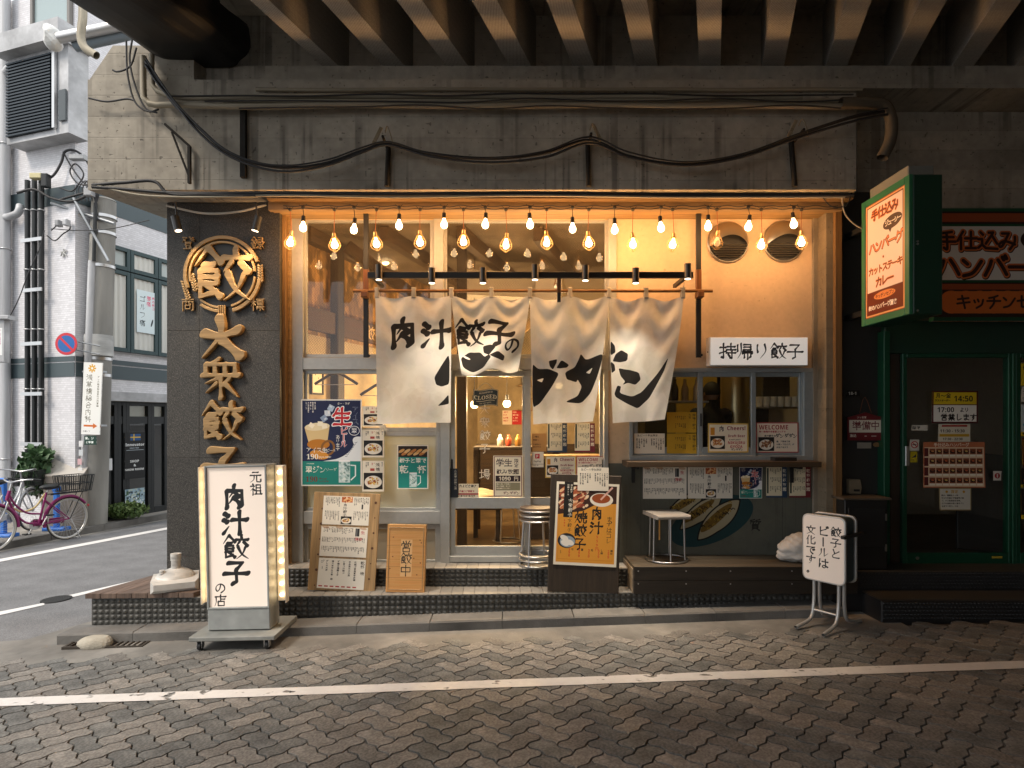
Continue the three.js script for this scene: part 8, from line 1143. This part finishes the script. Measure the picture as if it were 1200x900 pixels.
    for (let k = 0; k < 5; k++) cb('short jumper wire in the tangle at the pole head', [[96 + k * 4, 236], [92 + k * 5, 222 - k * 2], [100 + k * 3, 212], [108 + k * 2, 224], [112, 238 + k]], 0.009);
    const jb = (l, x, y, w, h, mat) => { const q = P(x, y, d - 0.35), m3 = M(scene, 'junction_box', B(w, h, 0.12, 0.012), mat, q); m3.userData = { label: l, category: 'box', group: 'junction boxes at the pole head' }; };
    jb('yellowish terminal box above the black cable pipes', 44, 207, 0.2, 0.09, mk({ color: lin(0.5, 0.45, 0.25), roughness: 0.5 })); jb('grey cable closure beside the pole head', 92, 185, 0.26, 0.08, mk({ color: lin(0.34, 0.35, 0.36), roughness: 0.5 })); jb('white plastic insulator box at the pole head', 105, 226, 0.14, 0.12, mWhite); jb('small white insulator on the tiled wall', 69, 262, 0.07, 0.1, mWhite); jb('second small white insulator on the tiled wall', 78, 261, 0.07, 0.1, mWhite); jb('dark cable closure over the black pipes', 54, 212, 0.1, 0.22, mBlk);
    // no parking sign
    const np = P(78, 403, d - 0.5), ns = T('no_parking_sign', 'round blue no-parking sign with a red rim bracketed to the pole', 'sign', np), tn = canvas(256, 256, (x) => { x.fillStyle = '#c8313e'; x.fillRect(0, 0, 256, 256); x.fillStyle = '#2563a8'; x.beginPath(); x.arc(128, 128, 98, 0, 7); x.fill(); x.strokeStyle = '#c8313e'; x.lineWidth = 26; x.beginPath(); x.moveTo(58, 58); x.lineTo(198, 198); x.stroke(); });
    const disc = new THREE.CircleGeometry(0.183, 40); M(ns, 'face', disc, mk({ map: tn, roughness: 0.4 }), [np[0], np[1], np[2] + 0.008]); M(ns, 'disc', cyl(0.185, 0.185, 0.012, 40).rotateX(Math.PI / 2), mGalv, np); for (const dy of [-0.07, 0.07]) M(ns, 'bracket', rod([0, dy, -0.02], [0.42, dy - 0.08, -0.2], 0.012, 8), mGalv, np);
  }
  // roof pipes by the viaduct
  { const A = P(62, 46, 6.6), Bq = P(150, 28, 6.6), rp = (l, dy, r, m) => { const q = M(scene, 'lagged_pipe', rod([0, dy, 0], [Bq[0] - A[0], Bq[1] - A[1] + dy, 0], r, 20), m, A); q.userData = { label: l, category: 'pipe' }; }; rp('silver lagged pipe reaching out beyond the viaduct edge', 0, 0.055, mk({ color: lin(0.6, 0.6, 0.6), metalness: 0.8, roughness: 0.4 })); const C = P(88, 54, 6.7), E = P(160, 38, 6.7), q = M(scene, 'lagged_pipe', rod([0, 0, 0], [E[0] - C[0], E[1] - C[1], 0], 0.06, 18), mk({ color: lin(0.2, 0.25, 0.3), roughness: 0.5 }), C); q.userData = { label: 'blue grey pipe below the silver lagged pipe', category: 'pipe' };
    const g = new THREE.IcosahedronGeometry(0.1, 3), p = g.attributes.position; for (let i = 0; i < p.count; i++) { const v = V([p.getX(i), p.getY(i), p.getZ(i)]), k = 0.8 + 0.5 * noise(v.x * 3 + 0.5, v.y * 3 + 0.5, 6, 4); p.setXYZ(i, v.x * 0.8 * k, v.y * 1.3 * k, v.z * k); } g.computeVertexNormals(); const m = M(scene, 'plastic_wrap', g, mk({ color: lin(0.62, 0.62, 0.6), roughness: 0.4 }), [A[0], A[1] + 0.02, A[2]]); m.userData = { label: 'crumpled white plastic wrapped over the silver pipe end', category: 'wrapping' };
    const v1 = P(97, 20, 6.3), v2 = P(95, 56, 6.3), v = M(scene, 'drain_pipe', tube([[0, 0.3, 0], [0, 0, 0], [v2[0] - v1[0], v2[1] - v1[1] + 0.1, 0], [v2[0] - v1[0] + 0.04, v2[1] - v1[1], 0], [v2[0] - v1[0] + 0.16, v2[1] - v1[1] - 0.08, 0]], 0.04, 30, 12), mConduit, v1); v.userData = { label: 'short cream drain pipe bending onto the beam end', category: 'pipe' };
  }
  // cabinet, shrubs, posts, bicycles
  { const a = G(67, 622, 0.1), g = TL('refuse_bin', 'beige sloping-lid refuse bin against the white tiled wall', 'bin', [a[0] - 0.1, a[1], a[2] - 0.5]), mBn = mk({ color: lin(0.42, 0.37, 0.31), roughness: 0.6, map: tMottle }), mLid = mk({ color: lin(0.42, 0.39, 0.35), roughness: 0.5 });
    M(g, 'body', at(B(0.62, 0.75, 0.55, 0.012), 0, 0.375, 0), mBn); M(g, 'hood', poly([[-0.27, 0], [0.29, 0], [0.29, 0.1], [-0.05, 0.36], [-0.27, 0.36]], 0.6, 0.008).rotateY(-Math.PI / 2).translate(0.3, 0.765, 0), mBn); M(g, 'lid', B(0.63, 0.018, 0.44, 0.004).rotateX(0.66).translate(0, 1.01, 0.115), mLid); M(g, 'seam', B0(0.6, 0.012, 0.01), mBlk, [0, 0.757, 0.278]); g.rotation.y = 0.1; }
  function shrub(name, label, c, rx, ry, rz, n, cols, size) {
    const g = T(name, label, 'shrub', c), o = [[], [], []];
    for (let i = 0; i < n; i++) { const th = rnd() * 6.283, u = rnd() * 2 - 1, k = Math.pow(rnd(), 0.4), s = Math.sqrt(1 - u * u); const x = Math.cos(th) * s * rx * k, z = Math.sin(th) * s * rz * k, y = ry + u * ry * k; const bump = 0.85 + 0.3 * noise(x + 0.5, y + 0.5, 7, 3); const lf = new THREE.BufferGeometry(), L = size * (0.6 + rnd() * 0.8), w = L * 0.42; lf.setAttribute('position', new THREE.Float32BufferAttribute([0, 0, 0, w, L * 0.5, 0.1 * L, 0, L, 0, 0, 0, 0, 0, L, 0, -w, L * 0.5, 0.1 * L], 3)); lf.computeVertexNormals(); lf.rotateX(rr(-1.4, 1.4)); lf.rotateY(rnd() * 6.3); lf.rotateZ(rr(-0.9, 0.9)); lf.translate(x * bump, y * bump, z * bump); o[i % 3].push(lf); }
    o.forEach((l, i) => M(g, 'leaves', merge(l), new THREE.MeshPhysicalMaterial({ color: lin(...cols[i]), roughness: 0.6, side: THREE.DoubleSide }), c)); for (let k = 0; k < 5; k++) M(g, 'stem', rod([0, 0, 0], [rr(-rx, rx) * 0.6, ry * 1.3, rr(-rz, rz) * 0.6], 0.01, 5), mk({ color: lin(0.06, 0.045, 0.03) }), c); }
  { const a = G(30, 618, 0.1); shrub('leafy_shrub', 'leafy green shrub growing between the white wall and the bin', [a[0] - 0.45, a[1] - 0.15, a[2] - 0.7], 0.6, 0.58, 0.3, 1700, [[0.06, 0.12, 0.05], [0.04, 0.09, 0.035], [0.09, 0.16, 0.07]], 0.13); const q = Lf(52, 545); shrub('leafy_shrub', 'tall leafy shrub tip showing over the refuse bin', [q[0] + 0.1, q[1] - 0.55, q[2] + 0.3], 0.28, 0.42, 0.2, 500, [[0.07, 0.14, 0.06], [0.05, 0.1, 0.04], [0.1, 0.18, 0.08]], 0.13); const c = G(145, 611, 0.1); shrub('low_hedge', 'low bright green hedge before the black shop window', [c[0] - 0.15, c[1], c[2] - 0.25], 0.42, 0.13, 0.24, 1200, [[0.12, 0.19, 0.05], [0.08, 0.14, 0.04], [0.17, 0.24, 0.08]], 0.06); }
  { const mBlue = mk({ color: lin(0.03, 0.16, 0.55), roughness: 0.4 }); [[61, 629, 0.62, 'blue plastic barrier post behind the bicycle saddle'], [-2, 637, 0.82, 'blue plastic barrier post at the front of the bicycle']].forEach(([px, py, h, l]) => { const a = G(px, py - 6, 0.1), g = TL('barrier_post', l, 'post', [a[0], a[1], a[2] - 0.1], 'blue barrier posts'); M(g, 'foot', B(0.36, 0.06, 0.2, 0.02).translate(0, 0.03, 0), mBlue); M(g, 'upright', B(0.09, h, 0.07, 0.02).translate(0, 0.05 + h / 2, 0), mBlue); M(g, 'head', B(0.11, 0.08, 0.09, 0.02).translate(0, 0.06 + h, 0), mBlue); }); }
  { const a = P(3, 372, 9.0), s = T('street_sign_box', 'white boxed street sign with a small cap at the edge of the wall', 'sign', [a[0] - 0.3, a[1] - 0.68, a[2]]); M(s, 'box', B(0.5, 0.62, 0.1, 0.01), mWhite, [a[0] - 0.18, a[1] - 0.35, a[2]]); M(s, 'cap', B(0.6, 0.06, 0.18, 0.01), mWhite, [a[0] - 0.14, a[1] - 0.01, a[2]]); M(s, 'print', plane(0.2, 0.4), mk({ map: canvas(80, 160, (x) => { x.fillStyle = '#e0e2e2'; x.fillRect(0, 0, 80, 160); x.fillStyle = '#b06a80'; scribble(x, 10, 10, 60, 140, 20, true); }) }), [a[0] - 0.06, a[1] - 0.36, a[2] + 0.052]); M(s, 'post', cyl(0.035, 0.035, 2.6, 12), mWhite, [a[0] - 0.3, a[1] - 1.95, a[2] - 0.06]); }
  bicycle(G(79, 632), G(-1, 647), lin(0.22, 0.015, 0.105), 'magenta town bicycle with a black rear basket parked at the kerb', true);
  bicycle([G(-14, 641, 0.1)[0] - 0.3, G(-14, 641, 0.1)[1], G(-14, 641, 0.1)[2] - 0.3], [G(24, 628, 0.1)[0] - 0.2, G(24, 628, 0.1)[1], G(24, 628, 0.1)[2] - 0.35], lin(0.55, 0.56, 0.57), 'silver town bicycle behind the magenta one', false);
  function bicycle(rear, front, col, label, basket) {
    const g = TL('bicycle', label, 'bicycle', rear), dir = Math.atan2(-(front[2] - rear[2]), front[0] - rear[0]), L = 1.08, R_ = 0.33, mF = mk({ color: col, roughness: 0.3, metalness: 0.2 }), mTy = mk({ color: lin(0.03), roughness: 0.8 }), mTy2 = mk({ color: lin(0.45, 0.43, 0.38), roughness: 0.8 });
    const wheel = (x) => { const w = M(g, 'wheel', ring(R_ - 0.03, 0.011, 48, 6).translate(x, R_, 0), mSteel); M(w, 'hub', cyl(0.02, 0.02, 0.08, 12).rotateX(Math.PI / 2).translate(x, R_, 0), mSteel); M(w, 'tyre', ring(R_ - 0.012, 0.018, 48, 8).translate(x, R_, 0), mTy); M(w, 'sidewall', ring(R_ - 0.017, 0.0165, 48, 6).scale(1, 1, 1.25).translate(x, R_, 0), mTy2); const sp = []; for (let k = 0; k < 32; k++) { const a = k / 32 * 6.283; sp.push(rod([x + 0.02 * Math.cos(a + 1.2), R_ + 0.02 * Math.sin(a + 1.2), (k % 2 ? 1 : -1) * 0.025], [x + (R_ - 0.035) * Math.cos(a), R_ + (R_ - 0.035) * Math.sin(a), 0], 0.0018, 3)); } M(w, 'spokes', merge(sp), mSteel); };
    wheel(0); wheel(L);
    M(g, 'frame', merge([tube([[0.44, 0.32, 0], [0.62, 0.36, 0], [0.78, 0.55, 0], [0.86, 0.74, 0]], 0.0155, 24, 9), tube([[0.42, 0.46, 0], [0.6, 0.5, 0], [0.76, 0.64, 0], [0.85, 0.8, 0]], 0.014, 24, 9), rod([0.44, 0.3, 0], [0.32, 0.78, 0], 0.015, 9), rod([0.44, 0.3, 0.03], [0, R_, 0.045], 0.011, 7), rod([0.44, 0.3, -0.03], [0, R_, -0.045], 0.011, 7), rod([0.35, 0.66, 0.02], [0, R_, 0.045], 0.009, 7), rod([0.35, 0.66, -0.02], [0, R_, -0.045], 0.009, 7), rod([0.88, 0.72, 0], [0.84, 0.86, 0], 0.024, 10)]), mF);
    for (const s of [1, -1]) M(g, 'fork_blade', tube([[0.88, 0.7, 0.03 * s], [0.97, 0.5, 0.05 * s], [L, R_, 0.045 * s]], 0.012, 14, 7), basket ? mSteel : mF);
    M(g, 'chain_guard', B(0.46, 0.09, 0.03, 0.012).rotateZ(0.02).translate(0.24, 0.315, 0.06), mF); M(g, 'chain_wheel', cyl(0.085, 0.085, 0.01, 24).rotateX(Math.PI / 2).translate(0.44, 0.3, 0.07), mSteel); for (const s of [1, -1]) { const x = 0.44 + 0.08 * s, y = 0.3 - 0.14 * s, k = M(g, 'crank', rod([0.44, 0.3, 0.09 * s], [x, y, 0.09 * s], 0.01, 6), mSteel); M(k, 'pedal', B0(0.09, 0.02, 0.07), mBlk, [x, y, 0.13 * s]); }
    const fen = (x, a0, a1) => { const t = new THREE.TorusGeometry(R_ + 0.025, 0.024, 6, 36, a1 - a0).rotateZ(a0).scale(1, 1, 1.2).translate(x, R_, 0); M(g, 'mudguard', t, mF); }; fen(0, -0.25, 2.5); fen(L, 0.9, 3.2);
    M(g, 'saddle', new THREE.SphereGeometry(1, 20, 12).scale(0.14, 0.045, 0.09).translate(0.28, 0.86, 0), mBlk); M(g, 'saddle_post', rod([0.33, 0.7, 0], [0.29, 0.84, 0], 0.013, 8), mSteel);
    M(g, 'handlebar', merge([rod([0.85, 0.82, 0], [0.81, 0.98, 0], 0.014, 8), tube([[0.62, 1.0, 0.28], [0.74, 1.02, 0.26], [0.82, 1.0, 0.12], [0.83, 0.98, 0], [0.82, 1.0, -0.12], [0.74, 1.02, -0.26], [0.62, 1.0, -0.28]], 0.012, 30, 8)]), mSteel); for (const s of [-1, 1]) M(g, 'grip', rod([0.6, 1.0, 0.28 * s], [0.7, 1.015, 0.27 * s], 0.018, 10), mBlk);
    const bask = (x, y, w, h, d, nm) => { const o = [], n = 11; for (let k = 0; k <= n; k++) for (const s of [-1, 1]) { o.push(rod([x - w / 2 * 0.85 + w * 0.85 * k / n, y, s * d / 2 * 0.85], [x - w / 2 + w * k / n, y + h, s * d / 2], 0.0055, 4)); o.push(rod([x + s * w / 2 * 0.85, y, -d / 2 * 0.85 + d * 0.85 * k / n], [x + s * w / 2, y + h, -d / 2 + d * k / n], 0.0055, 4)); } for (const [yy, q] of [[0, 0.85], [0.5, 0.925], [1, 1]]) { const r = [[-1, -1], [1, -1], [1, 1], [-1, 1]].map(([a, c]) => [x + a * w / 2 * q, y + h * yy, c * d / 2 * q]); r.forEach((p, i) => o.push(rod(p, r[(i + 1) % 4], 0.007, 5))); } M(g, nm, merge(o), mBlk); };
    if (basket) { bask(-0.1, 0.76, 0.42, 0.25, 0.36, 'rear_basket'); M(g, 'carrier', merge([rod([0.3, 0.74, 0.06], [-0.28, 0.74, 0.06], 0.008, 6), rod([0.3, 0.74, -0.06], [-0.28, 0.74, -0.06], 0.008, 6), rod([-0.2, 0.74, 0.06], [0, R_, 0.06], 0.007, 6), rod([-0.2, 0.74, -0.06], [0, R_, -0.06], 0.007, 6)]), mBlk); M(g, 'lock_cable', tube([[0.3, 0.76, 0.06], [0.44, 0.56, 0.08], [0.62, 0.52, 0.08], [0.8, 0.64, 0.06], [0.86, 0.78, 0.04]], 0.014, 30, 8), mk({ color: lin(0.6, 0.46, 0.2), roughness: 0.5 })); M(g, 'reflector', cyl(0.02, 0.02, 0.015, 14).rotateZ(Math.PI / 2).translate(-0.34, 0.5, 0), mk({ color: lin(0.4, 0.02, 0.02), roughness: 0.3 })); }
    else bask(1.02, 0.74, 0.3, 0.24, 0.34, 'front_basket');
    M(g, 'kickstand', merge([rod([0.0, R_, 0.08], [-0.1, 0.02, 0.14], 0.008, 6), rod([0.0, R_, -0.08], [-0.1, 0.02, -0.14], 0.008, 6), rod([-0.1, 0.02, 0.14], [-0.1, 0.02, -0.14], 0.008, 6)]), mSteel);
    g.rotation.y = dir; g.position.y += 0.004;
  }
}
scene.traverse((o) => { if (o.isMesh) { o.castShadow = true; o.receiveShadow = true; } if (o.isLight && o.shadow && !o.isRectAreaLight) o.castShadow = true; });
renderer.render(scene, camera);
